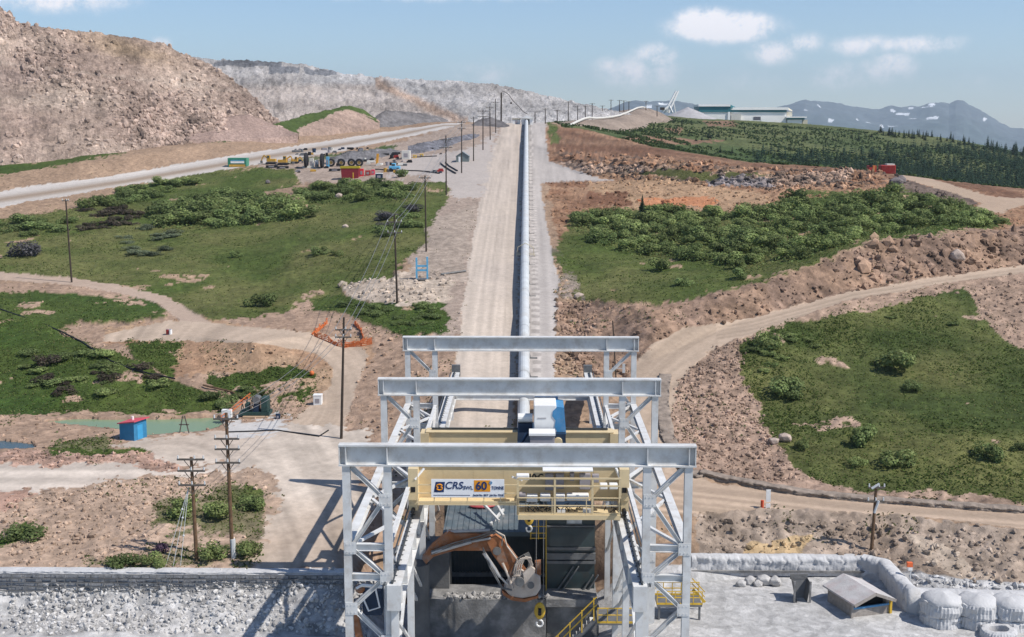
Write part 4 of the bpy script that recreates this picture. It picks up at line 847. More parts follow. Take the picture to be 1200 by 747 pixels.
# equipment at the foot of the left tower
pm = thing('hydraulic_pump_unit', (P(432, 710, 82)[0], 82, 0), 'dark hydraulic pump unit with an orange prop behind the left gantry tower', 'pump')
mb = MB(); rect(mb, 425, 694, 447, 722, 82, 1.5); mb.build('tank', M_navy, pm, bevel=.1); mb = MB(); mb.bar(P(414, 712, 81.5), P(428, 780, 81.5), .45, .4); mb.build('prop', M_rust, pm)
mb = MB(); mb.tube([P(425, 700, 81.8), P(432, 716, 81.6), P(445, 712, 81.6), P(440, 690, 81.8)], .07); mb.tube([P(418, 690, 82), P(424, 686, 82), P(448, 688, 82)], .12); mb.build('hoses', M_white, pm)
mb = MB(); q = P(422, 690, 82.2); mb.ball(q, .35, 9, 6); mb.build('valve', M_rust, pm)

# ================================================================= overland conveyor
cv = thing('overland_conveyor', (-.32, 250, float(gz(-.32, 250)[0])), 'long straight covered conveyor running up the slope beside the gravel road', 'conveyor')
Yv = np.arange(108, 452, 3.0); xv = np.full(len(Yv), -.32); gzv = gz(xv, Yv)
gzv = np.convolve(np.pad(gzv, 4, mode='edge'), np.ones(9)/9, 'valid'); zc = gzv+1.25
mb = MB(); n = 10; R0 = .58; ring = [(R0*math.cos(t_), R0*math.sin(t_)) for t_ in np.linspace(-.25, math.pi+.25, n)]
for x, y, z in zip(xv, Yv, zc): mb.v += [(x+a, y, z+b) for a, b in ring]
for i in range(len(Yv)-1):
    for k in range(n-1): mb.f.append((i*n+k, (i+1)*n+k, (i+1)*n+k+1, i*n+k+1))
cov = mb.build('belt_cover', mat('pale_blue_grey_cover', (.50, .525, .54), .6, 0, .10, .8, dirt=(.42, .39, .35), dirt_amt=.6, dscale=.35), cv)
mb = MB()
for i in range(0, len(Yv)-1):
    if i % 5 == 2:
        x, y, z = xv[i], Yv[i], zc[i]; mb.v, b0 = mb.v, len(mb.v); mb.v += [(x+a*1.03, y+dy, z+b*1.03) for dy in (0, .14) for a, b in ring]; mb.f += [(b0+k, b0+n+k, b0+n+k+1, b0+k+1) for k in range(n-1)]
mb.build('joint_band', M_steel_dark, cov)
mb = MB()
for i in range(len(Yv)-1): mb.bar((xv[i], Yv[i], zc[i]-.18), (xv[i], Yv[i+1]+.02, zc[i+1]-.18), 1.0, .12)
mb.build('belt', M_black, cv)
mb = MB()
for i in range(len(Yv)-1):
    for sx in (-1, 1): mb.bar((xv[i]+sx*.56, Yv[i], zc[i]-.3), (xv[i]+sx*.56, Yv[i+1]+.02, zc[i+1]-.3), .1, .25)
mb.build('stringer', M_steel, cv)
for i in range(0, len(Yv), 2):
    mb = MB(); x, y, z = xv[i], Yv[i], zc[i]
    for sx in (-1, 1): mb.bar((x+sx*.75, y, z-1.5), (x+sx*.5, y, z-.3), .12, .12)
    mb.b2((x-.95, y-.15, z-1.42), (x+1.5, y+.15, z-1.2)); mb.build('trestle', M_conc, cv)
M_cont2 = mat('faded_cream', (.55, .48, .33))
# crossing frame on the conveyor
A = P(608, 303, 187); mb = MB(); mb.tube([(-1.6, 186, zc[26]-1.2), (-1.4, 186, zc[26]+.1), (-.3, 186.1, zc[26]+.75), (.9, 186, zc[26]+.1), (1.1, 186, zc[26]-1.2)], .055, 6)
for k in range(2): mb.bar((-1.6, 185+2*k, zc[26]-.9), (1.1, 185+2*k, zc[26]-.9), .08, .08)
tag(mb.build('crossing_frame', M_cont2), 'small cream crossing frame arching over the covered conveyor', 'frame')
# head of the conveyor: transfer house
q = G(617, 145); hy = 446.0; hz0 = float(gz(0, hy)[0])
th = thing('transfer_house', (0, hy, hz0), 'small white transfer house with gabled roof at the top of the conveyor', 'building')
x0 = P(611, 140, hy)[0]; x1 = P(624.5, 140, hy)[0]; mb = MB(); mb.b2((x0, hy, hz0-.5), (x1, hy+5, hz0+2.2)); mb.build('wall', M_white, th)
mb = MB(); xm = (x0+x1)/2; mb.prism([(x0-.5, hz0+2.2), (x1+.5, hz0+2.2), (xm, hz0+3.3)], hy-.6, hy+5.5); mb.build('roof', M_white, th)
mb = MB(); mb.b2((x0+1.2, hy-.06, hz0), (x1-1.2, hy, hz0+1.9)); mb.build('opening_shade', M_black, th)  # black sheet on the wall paints the shade within the doorway
x2, x3 = P(600.5, 140, hy)[0], P(609.5, 140, hy)[0]
t2 = thing('site_cabin', ((x2+x3)/2, hy+2, hz0), 'small white cabin left of the conveyor transfer house', 'cabin'); MB().b2((x2, hy+2, hz0-.5), (x3, hy+5, hz0+1.9)).build('wall', M_white, t2); MB().b2((x2-.2, hy+1.8, hz0+1.9), (x3+.2, hy+5.2, hz0+2.2)).build('roof', mat('khaki_roof', (.22, .2, .12)), t2); MB().b2((x2+1, hy+1.95, hz0), (x2+1.8, hy+2.0, hz0+1.5)).build('door', M_grey, t2)
# ================================================================= walls and things round the pad
M_dust = mat('grey_dusted_shotcrete', (.50, .50, .505), .95, 0, .1, .7, .8, 5, dirt=(.40, .40, .41), dirt_amt=.6, dscale=1.5)
def lumpy_wall(path, h, w_, seed, n=160, lump=.2, zoff=0):
    """a poured, lumpy wall following path [(x,y,z0)]"""
    pts = np.array(path, float); d = np.r_[0, np.cumsum(np.hypot(*np.diff(pts[:, :2], axis=0).T))]; t = np.linspace(0, d[-1], n)
    c = np.stack([np.interp(t, d, pts[:, k]) for k in range(3)], 1); tg = np.gradient(c[:, :2], axis=0); tg /= np.linalg.norm(tg, axis=1)[:, None]; nn = np.stack([tg[:, 1], -tg[:, 0]], 1)
    prof = [(-.5, -.3), (-.52, .1), (-.5, .25), (-.5, .4), (-.47, .55), (-.5, .7), (-.5, .82), (-.47, .93), (-.38, 1.0), (-.1, 1.02), (.2, 1.0), (.42, .96), (.5, .8), (.5, .4), (.5, -.3)]; m = len(prof); Vv = np.zeros((n, m, 3))
    for k, (a, b) in enumerate(prof):
        Vv[:, k, 0] = c[:, 0]+nn[:, 0]*a*w_*-1; Vv[:, k, 1] = c[:, 1]+nn[:, 1]*a*w_*-1; Vv[:, k, 2] = c[:, 2]+b*h
        o = lump*(1.1*fbm(t, np.full(n, k*.45), 1.1, 5, seed, .65) - .45*np.exp(-((np.mod(t+.15*math.sin(k), 1.15)-.5)/.09)**2)*(k < 9))*(1 if 0 < k < m-1 else .2); Vv[:, k, 0] += nn[:, 0]*o; Vv[:, k, 1] += nn[:, 1]*o; Vv[:, k, 2] += o*.7
    Vv = np.concatenate([np.repeat(Vv[:1].mean(1, keepdims=True), m, 1), Vv, np.repeat(Vv[-1:].mean(1, keepdims=True), m, 1)]); n = n+2
    i = np.arange(n*m).reshape(n, m); Qd = np.stack([i[:-1, :-1], i[1:, :-1], i[1:, 1:], i[:-1, 1:]], -1).reshape(-1, 4)
    return Vv.reshape(-1, 3), Qd
# left block wall
bwx0, bwx1 = P(-200, 690, 88.3)[0], P(403, 690, 88.3)[0]
lw = thing('retaining_wall', ((bwx0+bwx1)/2, 88.6, 0), 'long left retaining wall of stacked wire mesh courses with dusty cap', 'wall')
mb = MB(); rr = random.Random(3)
ztopw = P(100, 671, 88.6)[2]
for k in range(7):
    z1 = ztopw-.02-k*.30; x = bwx0
    while x < bwx1:
        L = rr.uniform(.35, .95); o = rr.uniform(-.10, .10); mb.b2((x, 88.30+o-k*.05, z1-.29), (min(x+L-.03, bwx1), 89.1, z1-rr.uniform(.02, .09))); x += L
cw = mb.build('courses', mat('blue_grey_wall_rock', (.25, .255, .27), .9, 0, .35, 2.2, .6, 9, dirt=(.46, .45, .44), dirt_amt=.5, dscale=3), lw)
mb = MB()
for k in range(8): mb.bar((bwx0, 88.12-k*.05, ztopw-k*.30), (bwx1, 88.12-k*.05, ztopw-k*.30), .05, .05)
for k in range(40): x = bwx0+(bwx1-bwx0)*k/39; mb.bar((x, 88.12, ztopw), (x, 87.78, ztopw-2.1), .04, .04)
mb.build('mesh_wires', M_steel_dark, cw)
Vv, Qd = lumpy_wall([(bwx0, 88.95, ztopw-.08), (bwx1, 88.95, ztopw-.08)], .20, 1.0, 11, 420, .12); np_mesh('cap', Vv-np.array(lw.location), Qd, M_dust, parent=lw, smooth_=True)
# right barrier
zb = [P(818, 680, 94.2), P(1022, 678, 94.4), P(1036, 678, 93.6), P(1062, 702, 88.8)]
rw = thing('barrier_wall', tuple(zb[1]), 'right concrete barrier with thick grey shotcrete cap bending beside the shed', 'wall')
zc0 = zb[0][2]
mb = MB(); mb.b2((zb[0][0]-.5, 94.3, -1.0), (zb[1][0], 94.75, zc0+.75)); mb.build('base', M_conc, rw)
Vv, Qd = lumpy_wall([(zb[0][0]-.5, 95.1, zc0+.62), (zb[1][0]-.2, 95.1, zc0+.62)], 1.15, 1.3, 23, 260, .2); np_mesh('cap', Vv-np.array(rw.location), Qd, M_dust, parent=rw, smooth_=True)
Vv, Qd = lumpy_wall([(zb[1][0]-.6, 95.0, -1.75), (zb[2][0]+.1, 94.0, -1.75), (zb[3][0], 88.6, -1.75), (zb[3][0]+.2, 87.7, -1.75)], 2.0, 1.1, 29, 160, .22); np_mesh('return_wall', Vv-np.array(rw.location), Qd, M_dust, parent=rw, smooth_=True)
# haul truck tyres buried in dust
def tyre_mesh(R_, W_, nn=72):
    prof = [(.55, -.5), (.8, -.52), (.95, -.46), (1.0, -.3), (1.0, 0), (1.0, .3), (.95, .46), (.8, .52), (.55, .5), (.5, 0)]; Vv = []; m = len(prof)
    for i in range(nn):
        a = 2*math.pi*i/nn; g = .972 if i % 2 else 1.0
        for (r, z) in prof: rr_ = r*(g if r > .9 else 1); Vv.append((R_*rr_*math.cos(a), R_*rr_*math.sin(a), W_*z))
    Vv = np.array(Vv); i = np.arange(nn*m).reshape(nn, m); Qd = np.stack([i, np.roll(i, -1, 0), np.roll(np.roll(i, -1, 0), -1, 1), np.roll(i, -1, 1)], -1).reshape(-1, 4); return Vv, Qd
def tyre(px, py, Y, R_, W_, label, z=None, fill=True, grp='dusty haul truck tyres'):
    q = P(px, py, Y); zz = q[2] if z is None else z; t = thing('truck_tyre', (q[0], Y, zz), label, 'tyre', grp)
    Vv, Qd = tyre_mesh(R_, W_); nz = fbm(Vv[:, 0]+px, Vv[:, 1]+Vv[:, 2]*2, .6, 4, int(px)); Vv *= (1+.15*nz)[:, None]; Vv[:, 2] += .16*fbm(Vv[:, 0], Vv[:, 1], .9, 3, int(px)); np_mesh('tyre', Vv, Qd, M_dust, parent=t, smooth_=False)
    if fill:
        mb = MB(); mb.ball((0, 0, W_*.42), R_*.95, 22, 8, (1, 1, .36)); o = mb.build('dust_fill', M_dust, t, smooth_=True, local=True)
        for v in o.data.vertices: v.co.z += .22*float(fbm(v.co.x+px, v.co.y, .7, 3, 5))
    else:
        mb = MB(); mb.cyl((0, 0, -W_*.45), (0, 0, -W_*.4), R_*.6, 24); mb.build('dust_fill', M_dust, t, local=True)
for (px, labs) in ((1103, ('upper tyre of the leftmost dusty tyre stack', 'lower tyre of the leftmost dusty tyre stack')), (1144, ('upper tyre of the second dusty tyre stack', 'lower tyre of the second dusty tyre stack')), (1183, ('upper tyre of the tyre stack at the right edge', 'lower tyre of the tyre stack at the right edge')), (1223, ('upper tyre of the stack just past the right edge', 'lower tyre of the stack just past the right edge'))):
    Yt = 86.0-(px-1100)*.006; tyre(px, 728, Yt, 1.5, .95, labs[1]+' by the pad wall', z=-1.32, fill=False); tyre(px+1, 710, Yt, 1.52, 1.1, labs[0]+' by the pad wall', z=-.36)
tyre(1170, 745, 83.4, 1.25, .8, 'single dusty tyre lying open in front of the tyre stacks', z=-1.40, fill=False)
mb = MB(); q = P(1078, 706, 88.2); mb.ball((q[0], q[1], -1.3), 1.25, 16, 9, (1.1, .9, .9)); o = mb.build('dusted_mound', M_dust, None, smooth_=True)
for v in o.data.vertices: v.co.z += .4*float(fbm(v.co.x, v.co.y+v.co.z, .8, 4, 8))
tag(o, 'lumpy grey dust covered heap between barrier end and tyre stacks', 'heap')
Vv, Qd = lumpy_wall([(P(1062, 700, 89.3)[0], 88.9, -1.7), (P(1150, 700, 89.3)[0], 88.5, -1.7), (P(1290, 700, 89)[0], 87.9, -1.7)], 1.45, 1.6, 37, 170, .28); tag(np_mesh('dusted_bank', Vv, Qd, M_dust, smooth_=True), 'grey dusted bank running behind the tyre stacks', 'bank')
# timber shed
M_wood = mat('grey_boards', (.30, .27, .245), .85, 0, .2, 3, .4, 14, dirt=(.2, .17, .15)); M_shroof = mat('dusty_shed_roof', (.47, .455, .45), .9, 0, .14, 1, .5, 8, dirt=(.40, .29, .28), dirt_amt=.6, dscale=.8)
q = P(1021, 722, 86.8); sx_, sy_ = q[0], 87.0
sh = thing('timber_shed', (sx_, sy_+1.5, -1.75), 'small dust covered timber shed with gabled roof and open gable', 'shed')
W_, L_, H_ = 3.1, 3.3, 1.35; cs = math.radians(19); Rm = Matrix.Rotation(cs, 3, 'Z'); org = Vector((sx_, sy_, -1.77))
def tr(p): v = Rm@Vector(p); return (org[0]+v[0], org[1]+v[1], org[2]+v[2])
def rbox(mb, lo, hi): c = [(a+b)/2 for a, b in zip(lo, hi)]; return mb.box(tr(c), [abs(b-a) for a, b in zip(lo, hi)], rot=Rm)
mb = MB(); rbox(mb, (-W_/2, 0, 0), (W_/2, .12, .85)); rbox(mb, (-W_/2, L_-.12, 0), (W_/2, L_, H_)); rbox(mb, (-W_/2, .125, 0), (-W_/2+.12, L_-.125, H_)); rbox(mb, (W_/2-.12, .125, 0), (W_/2, L_-.125, H_)); mb.build('wall', M_wood, sh)
mb = MB(); rbox(mb, (-W_/2, -.05, .87), (W_/2, .1, 1.0)); mb.build('sill_board', M_blue, sh)
mb = MB(); rbox(mb, (-W_/2+.1, .6, 0), (W_/2-.1, .7, 1.5)); mb.build('interior_shade', M_black, sh)  # black board stands in for the shade under the shed roof
for sx in (-1, 1):
    mb = MB(); e = .22; z0, z1 = H_-.02, H_+.68; xx = sx*(W_/2+e); p = [(0, -.5, z1), (xx, -.5, z0), (xx, L_+.4, z0), (0, L_+.4, z1)]; p2 = [(a, b, c+.13) for a, b, c in p]
    mb.poly([tr(v) for v in p+p2], [(0, 1, 2, 3), (7, 6, 5, 4), (0, 4, 5, 1), (1, 5, 6, 2), (2, 6, 7, 3), (3, 7, 4, 0)]); mb.build('roof_slope', M_shroof, sh)
    mb = MB(); mb.bar(tr((0, -.55, z1+.02)), tr((xx, -.55, z0+.02)), .06, .22); mb.build('barge_board', M_wood, sh)
for xx, m in ((-W_/2-.1, M_wood), (W_/2+.1, M_yellow)):
    mb = MB(); rbox(mb, (xx-.09, -.15, 0), (xx+.09, .02, 1.3)); mb.build('corner_post', m, sh)
# open steel hopper on the pad
q = P(940, 707, 89.3); hp = thing('steel_skip', (q[0], 89.5, -1.75), 'narrow dark open steel skip standing on the pad left of the shed', 'skip')
mb = MB(); x, y, g0 = q[0], 89.3, -1.75
mb.poly([(x-.35, y, g0+.1), (x+.35, y, g0+.1), (x+.62, y+.1, g0+1.75), (x-.62, y+.1, g0+1.75), (x-.3, y+1, g0+.1), (x+.3, y+1, g0+.1), (x+.62, y+1.4, g0+1.75), (x-.62, y+1.4, g0+1.75)], [(0, 4, 7, 3), (1, 2, 6, 5), (4, 5, 6, 7), (0, 1, 5, 4)]); mb.build('bin', M_steel_dark, hp)
mb = MB(); mb.b2((x-.66, y-.02, g0), (x-.52, y+.1, g0+1.9)); mb.b2((x-.7, y-.3, g0), (x+.5, y-.0, g0+.12)); MB().b2((x+.52, y-.02, g0+.0), (x+.66, y+.1, g0+1.9)).build('upright', M_conc, hp); mb.build('leg_frame', M_conc, hp); MB().b2((x-.66, y+1.35, g0+1.6), (x+.66, y+1.45, g0+2.0)).build('rear_bar', M_conc, hp)
# warning lamp on a post, white barrier
q = P(1065, 700, 90.5); wl = thing('warning_lamp_post', (q[0], 90.5, 0), 'thin post with orange and white warning lamp above the barrier', 'lamp post')
t_ = P(1066, 664, 90.5); MB().cyl((q[0], 90.5, -2.2), (q[0]+.05, 90.5, t_[2]), .05, 6).build('post', M_steel, wl); mb = MB(); rect(mb, 1063.5, 660, 1070, 665, 90.4, .3); mb.build('lamp_head', mat('signal_orange', (.72, .15, .05)), wl); mb = MB(); rect(mb, 1064.5, 665.3, 1069.5, 669, 90.4, .3); mb.build('lens', M_white, wl)
q = G(898, 596); mk = thing('road_marker', tuple(q), 'white marker board and orange post beside the lower dirt road', 'marker'); mb = MB(); mb.b2((q[0]-.04, q[1], q[2]-.3), (q[0]+.34, q[1]+.1, q[2]+.4)); mb.b2((q[0]-.04, q[1], q[2]+.55), (q[0]+.34, q[1]+.1, q[2]+1.6)); mb.build('board', M_white, mk); mb = MB(); mb.cyl((q[0]-.35, q[1], q[2]-.3), (q[0]-.35, q[1], q[2]+.7), .14, 8); mb.build('post', mat('signal_red', (.55, .09, .04)), mk)

M_berm = mat('earth_berm', (.25, .205, .17), .95, 0, .3, 1.5, .8, 6)
for path, hh, sd_ in (([(780, 440), (776, 470), (782, 510), (800, 548), (822, 560)], .3, 61), ([(822, 556), (850, 562), (900, 572), (950, 580), (1000, 585), (1100, 593), (1220, 601)], .45, 63)):
    q = [tuple(G(*p)) for p in path]; Vv, Qd = lumpy_wall([(a, b, c-.1) for a, b, c in q], hh, 1.3, sd_, 200, .25); tag(np_mesh('earth_berm', Vv, Qd, M_berm, smooth_=True), kind='structure')
# ================================================================= poles and lines
M_pole = mat('dark_pole_wood', (.055, .042, .033), .85, 0, .25, 3, .3, 20); M_pole2 = mat('brown_pole_wood', (.13, .078, .045), .85, 0, .3, 3, .3, 20); M_arm = mat('grey_arm_wood', (.12, .105, .09), .85, 0, .2, 4)
M_ins = mat('insulator_glaze', (.55, .57, .58), .3, 0, .05, 2); M_wire = mat('wire', (.22, .22, .22), .5, .4, .05, 2)
POLES = {}
def pole(key, base, top, label, arms=(.96,), aw=2.4, r=.15, Yb=None, m=None, grp='utility poles along the road', ins=True, par_name='utility_pole'):
    b = P(base[0], base[1], Yb) if Yb else G(*base); t = P(top[0], top[1], b[1])
    o = thing(par_name, b, label, 'pole', grp); H = t[2]-b[2]
    d = Vector(tuple(t-b)); b2_ = Vector(tuple(b))-d.normalized()*1.5
    MB().cyl(b2_, t, r, 9, r*.68).build('pole', m or M_pole, o); ends = []
    for i, f in enumerate(arms):
        c = Vector(tuple(b))+d*f; w2 = aw/2; mb = MB(); mb.bar((c.x-w2, c.y-.16, c.z), (c.x+w2, c.y-.16, c.z), .12, .14); 
        if aw > 1.5: mb.bar((c.x-w2*.5, c.y-.16, c.z-.05), (c.x, c.y-.14, c.z-.75), .04, .05); mb.bar((c.x+w2*.5, c.y-.16, c.z-.05), (c.x, c.y-.14, c.z-.75), .04, .05)
        ao = mb.build('crossarm', M_arm, o); e = [(c.x+k*w2*.92, c.y-.16, c.z+.28) for k in (-1, .0 if i else .3, 1)]
        if ins:
            for q in e: MB().cyl((q[0], q[1], q[2]-.21), (q[0], q[1], q[2]+.03), .07, 7, .05).build('insulator', M_ins, ao)
        if i == 0: ends = e
    POLES[key] = ends or [tuple(t)]*3; return o
pole('a', (273, 668), (265, 484), 'tallest near utility pole, brown at its foot, with four crossarms and a pale sleeve', (.965, .84, .775, .69), 1.9, .17, 91.2, M_pole2)
o = pole('b', (231, 668), (224, 536), 'near utility pole with double crossarms and white marker guy wires', (.985, .885, .76), 2.1, .17, 91.0, M_pole2)
mb = MB(); MB().cyl(P(274.5, 668, 91.2), P(272.8, 632, 91.15), .2, 9).build('sleeve', M_ins, [x for x in COL.objects if x.name.startswith('utility_pole')][0])
tb = P(221, 571, 91)
for (gx, mk) in ((193, (209, 597)), (202, (216, 607)), (211, (219, 628))):
    g = MB(); e = P(gx, 668, 89.9); g.tube([tb, (np.array(tb)*.5+np.array(e)*.5), e], .022, 5); go = g.build('guy_wire', M_ins, o)
    f = (mk[1]-571)/97; c = np.array(tb)*(1-f)+np.array(e)*f; mb = MB(); mb.ball(c, .09, 7, 5); mb.build('marker', M_ins, go)
pole('c', (400, 514), (403, 372), 'dark utility pole beside the orange safety netting left of the gantry', (.90, .84), 1.6, .15)
pole('d', (465.5, 355), (462, 252), 'utility pole standing on the pale gravel apron in front of the blue frame', (.92, .80), 1.9, .15)
pole('e', (499.5, 295), (498, 206), 'utility pole just behind the blue ladder frame', (.97,), 1.8, .14)
pole('f', (523, 229), (522.5, 159), 'utility pole at the lower end of the laydown yard', (.93, .80), 2.6, .15)
pole('g', (541, 203), (541, 142), 'utility pole in front of the small grey gabled shed', (.97, .86), 1.8, .15)
pole('h', (555, 189), (555, 137), 'utility pole just right of the small grey gabled shed', (.97,), 1.8, .15)
pole('i', (566, 176), (566, 129), 'utility pole between the shed and the dark spoil heap', (.97, .84), 3.2, .17)
pole('j', (574.5, 164), (574, 125), 'utility pole at the left foot of the dark spoil heap', (.96,), 2.4, .17)
pole('k', (581, 156), (580.5, 116), 'utility pole in front of the tall dark standpipe', (.9,), 2.6, .17)
pole('l', (84, 331), (77, 234), 'lone leaning utility pole beside the winding dirt track in the left meadow', (.985,), 1.0, .15, grp=None)
pole('m', (1020, 662), (1027, 568), 'leaning utility pole with white fittings behind the right barrier wall', (.97, .80), 1.3, .16, 95.8, M_pole2, grp=None)
mb = MB(); q = P(1029, 570, 95.5); mb.cyl((q[0]-.5, 95.5, q[2]-.2), (q[0]+.1, 95.5, q[2]+.2), .1, 7); pm_ = [x for x in COL.objects if x.get('label', '').startswith('leaning utility pole with white')][0]; MB().cyl((q[0]-.2, 95.5, q[2]-2.2), (q[0]+.1, 95.5, q[2]-1.2), .1, 7).build('fuse_holder', M_ins, pm_)
mb.build('lamp_arm', M_ins, [x for x in COL.objects if x.get('label', '').startswith('leaning utility pole with white')][0])
far = [(666, 138, 119), (677, 137.5, 124), (653, 146, 129), (639, 148, 127), (686, 137.5, 124), (694, 138, 121), (716, 130, 117), (627, 143, 131), (706, 132, 124), (726, 128.5, 117.5), (731, 128, 118), (737, 127.5, 119), (757, 127, 118.5), (770, 133, 124)]
for (x, yb, yt) in far: pole('far%d' % x, (x, yb), (x, yt), 'small distant utility pole beside the upper conveyor road', (.95,), 2.6, .22, 470+ (150-yb)*8, grp='distant utility poles on the skyline', ins=False)
# flagpole-like thin mast behind the gantry
o = thing('marker_mast', G(722, 446), 'thin dark mast with a small white sign behind the right gantry frames', 'mast'); b = G(722, 446); t = P(718, 376, b[1]); MB().cyl(b, t, .07, 6).build('mast', M_pole, o); mb = MB(); q = P(731, 432, b[1]); mb.b2((q[0]-.15, b[1], q[2]-.5), (q[0]+.15, b[1]+.1, q[2]+.5)); mb.bar((t[0], b[1]+.05, q[2]), (q[0], b[1]+.05, q[2]), .06, .06); mb.build('sign', M_ins, o)
def span(A, B, sag, r, name='power_line'):
    A = np.array(A); B = np.array(B); pts = [A+(B-A)*t-np.array([0, 0, sag*4*t*(1-t)]) for t in np.linspace(0, 1, 13)]
    return MB().tube(pts, r, 5).build(name, M_wire)
chain = ['c', 'd', 'e', 'f', 'g', 'h', 'i', 'j', 'k']
for i in range(3):
    pts = []
    for a, b in zip(chain[:-1], chain[1:]):
        A = np.array(POLES[a][i]); B = np.array(POLES[b][i]); L = np.linalg.norm(B-A)
        pts += [A+(B-A)*t-np.array([0, 0, L*.018*4*t*(1-t)]) for t in np.linspace(0, 1, 9)][:-1]
    pts.append(np.array(POLES['k'][i])); tag(MB().tube(pts, .028, 5).build('power_line', M_wire), 'thin overhead wire strung along the row of poles beside the gravel road', 'power line', 'overhead wires along the pole row')
for i in range(3):
    o = span(POLES['a'][i], POLES['c'][i], 1.0, .022); tag(o, 'thin wire between the four crossarm pole and the pole by the orange netting', 'power line', 'wires crossing the dirt yard')
    o = span(POLES['b'][i], (np.array(POLES['b'][i])+np.array([-50, 14, -1.0])), 1.5, .02) if False else None
# tall goose neck standpipe on the dark heap
bs = P(587.3, 141, 428); o = thing('standpipe', bs, 'tall dark standpipe with a hanging hose on the dark spoil heap', 'standpipe'); t = P(587.5, 109, 428); MB().cyl(np.array(bs)-np.array([0, 0, 3]), t, .26, 9).build('pipe', M_pole, o)
MB().tube([t, P(590, 107, 428), P(596, 111, 430), P(601, 118, 431), P(607, 124, 432), P(613, 131, 434), P(618, 134, 436)], .09, 6).build('hose', M_pole, o); mb = MB(); mb.ball(P(599, 121, 430), .35, 8, 6); mb.build('clamp', M_pole, o)

# ================================================================= things on the left
def lbox(mb, b, dx, dy, dz, x=0, y=0, z=0): return mb.b2((b[0]+x-dx/2, b[1]+y, b[2]+z), (b[0]+x+dx/2, b[1]+y+dy, b[2]+z+dz))
M_red = mat('red_paint', (.36, .035, .03), .5, 0, .15, 2, dirt=(.3, .2, .17)); M_pinkroof = mat('pinkish_red_roof', (.58, .085, .115), .5, 0, .08, 2); M_hutblue = mat('blue_hut_paint', (.035, .20, .38), .6, 0, .12, 2, dirt=(.1, .2, .28)); M_hutblue_lit = mat('sunlit_blue_hut_end', (.05, .30, .55), .6, 0, .1, 2)
M_tealc = mat('green_container', (.06, .26, .17), .5, 0, .12, 2); M_mach = mat('machine_yellow', (.52, .30, .05), .5, 0, .15, 3, dirt=(.3, .22, .14)); M_lblue = mat('sky_blue_paint', (.13, .40, .62), .5, 0, .08, 2); M_safety = mat('safety_orange', (.60, .16, .05), .6, 0, .2, 4); M_tyre = mat('tyre_rubber', (.022, .022, .025), .8, 0, .3, 4); M_dgreen = mat('dark_green_machine', (.025, .06, .055), .6, 0, .3, 2); M_shed = mat('grey_green_sheet', (.17, .20, .20), .6, .1, .1, 2); M_cont = mat('off_white_container', (.62, .60, .55), .5, 0, .08, 2)
# blue hut
b = P(149, 516, 118.2); b[2] = float(gz(b[0], b[1])[0]); k = 1/PM(118)
hut = thing('pump_hut', b, 'small bright blue hut with sloping red roof beside the green pond', 'hut'); wd, dp, hh = 21.5*k, 1.9, 24*k
Rz = Matrix.Rotation(math.radians(-22), 3, 'Z')
def hpt(p): v = Rz@Vector(p); return (b[0]+v.x, b[1]+v.y, b[2]+v.z)
mb = MB(); p = [(-wd/2, 0, -.3), (wd/2, 0, -.3), (wd/2, dp, -.3), (-wd/2, dp, -.3), (-wd/2, 0, hh*.82), (wd/2, 0, hh*.98), (wd/2, dp, hh*.98), (-wd/2, dp, hh*.82)]
mb.poly([hpt(v) for v in p], [(3, 2, 1, 0), (4, 5, 6, 7), (0, 1, 5, 4), (2, 3, 7, 6), (3, 0, 4, 7), (1, 2, 6, 5)]); wl_ = mb.build('wall', M_hutblue, hut)
mb = MB(); p = [(-wd/2-.12, -.2, hh*.82+.01), (wd/2+.25, -.2, hh*1.0+.02), (wd/2+.25, dp+.2, hh*1.0+.02), (-wd/2-.12, dp+.2, hh*.82+.01)]; p = p+[(x, y, z+.1) for x, y, z in p]; mb.poly([hpt(v) for v in p], [(3, 2, 1, 0), (4, 5, 6, 7), (0, 1, 5, 4), (1, 2, 6, 5), (2, 3, 7, 6), (3, 0, 4, 7)]); r_ = mb.build('roof', M_pinkroof, hut)
mb = MB(); q = hpt((-.15, dp*.6, hh*.92+.05)); mb.cyl(q, (q[0], q[1], q[2]+.35), .13, 8); mb.build('vent', M_white, r_)
mb = MB(); mb.poly([hpt(v) for v in [(wd/2+.02, .5, 0), (wd/2+.02, 1.3, 0), (wd/2+.02, 1.3, 1.5), (wd/2+.02, .5, 1.5)]], [(0, 1, 2, 3)]); mb.build('door', M_hutblue_lit, wl_)  # lighter blue panel puts sunlight on the hut's right end into the colour
# white tank box, orange float, generator
def crate(px, py, wpx, hpx, m, name, label, cat, dp=None, lid=None, extra=None):
    b = G(px, py); k = 1/PM(b[1]); w_, h_ = wpx*k, hpx*k; d_ = dp or w_*.9; o = thing(name, b, label, cat); mb = MB(); lbox(mb, b, w_, d_, h_+.25, 0, 0, -.25); bd = mb.build('body', m, o, bevel=min(.04, w_*.05))
    if lid: mb = MB(); lbox(mb, b, w_*1.04, d_*1.04, h_*.12, 0, -d_*.02, h_); mb.build('lid', lid, o)
    mb = MB(); lbox(mb, b, w_*.5, .03, h_*.45, 0, -.03, h_*.25); mb.build('front_panel', extra or M_grey, bd); return o
crate(372, 475, 10, 11, M_white, 'water_tank', 'white box shaped tank at the edge of the dirt turning loop', 'tank', lid=M_white)
b = G(365.5, 440); o = thing('marker_buoy', b, 'round orange marker ball in the grass inside the dirt loop', 'marker'); mb = MB(); mb.ball((b[0], b[1], b[2]+.25), .28, 10, 7); mb.build('ball', M_safety, o, smooth_=True)
crate(325.5, 492, 5, 6.5, M_navy, 'generator', 'small dark generator right of the drill rig', 'generator')
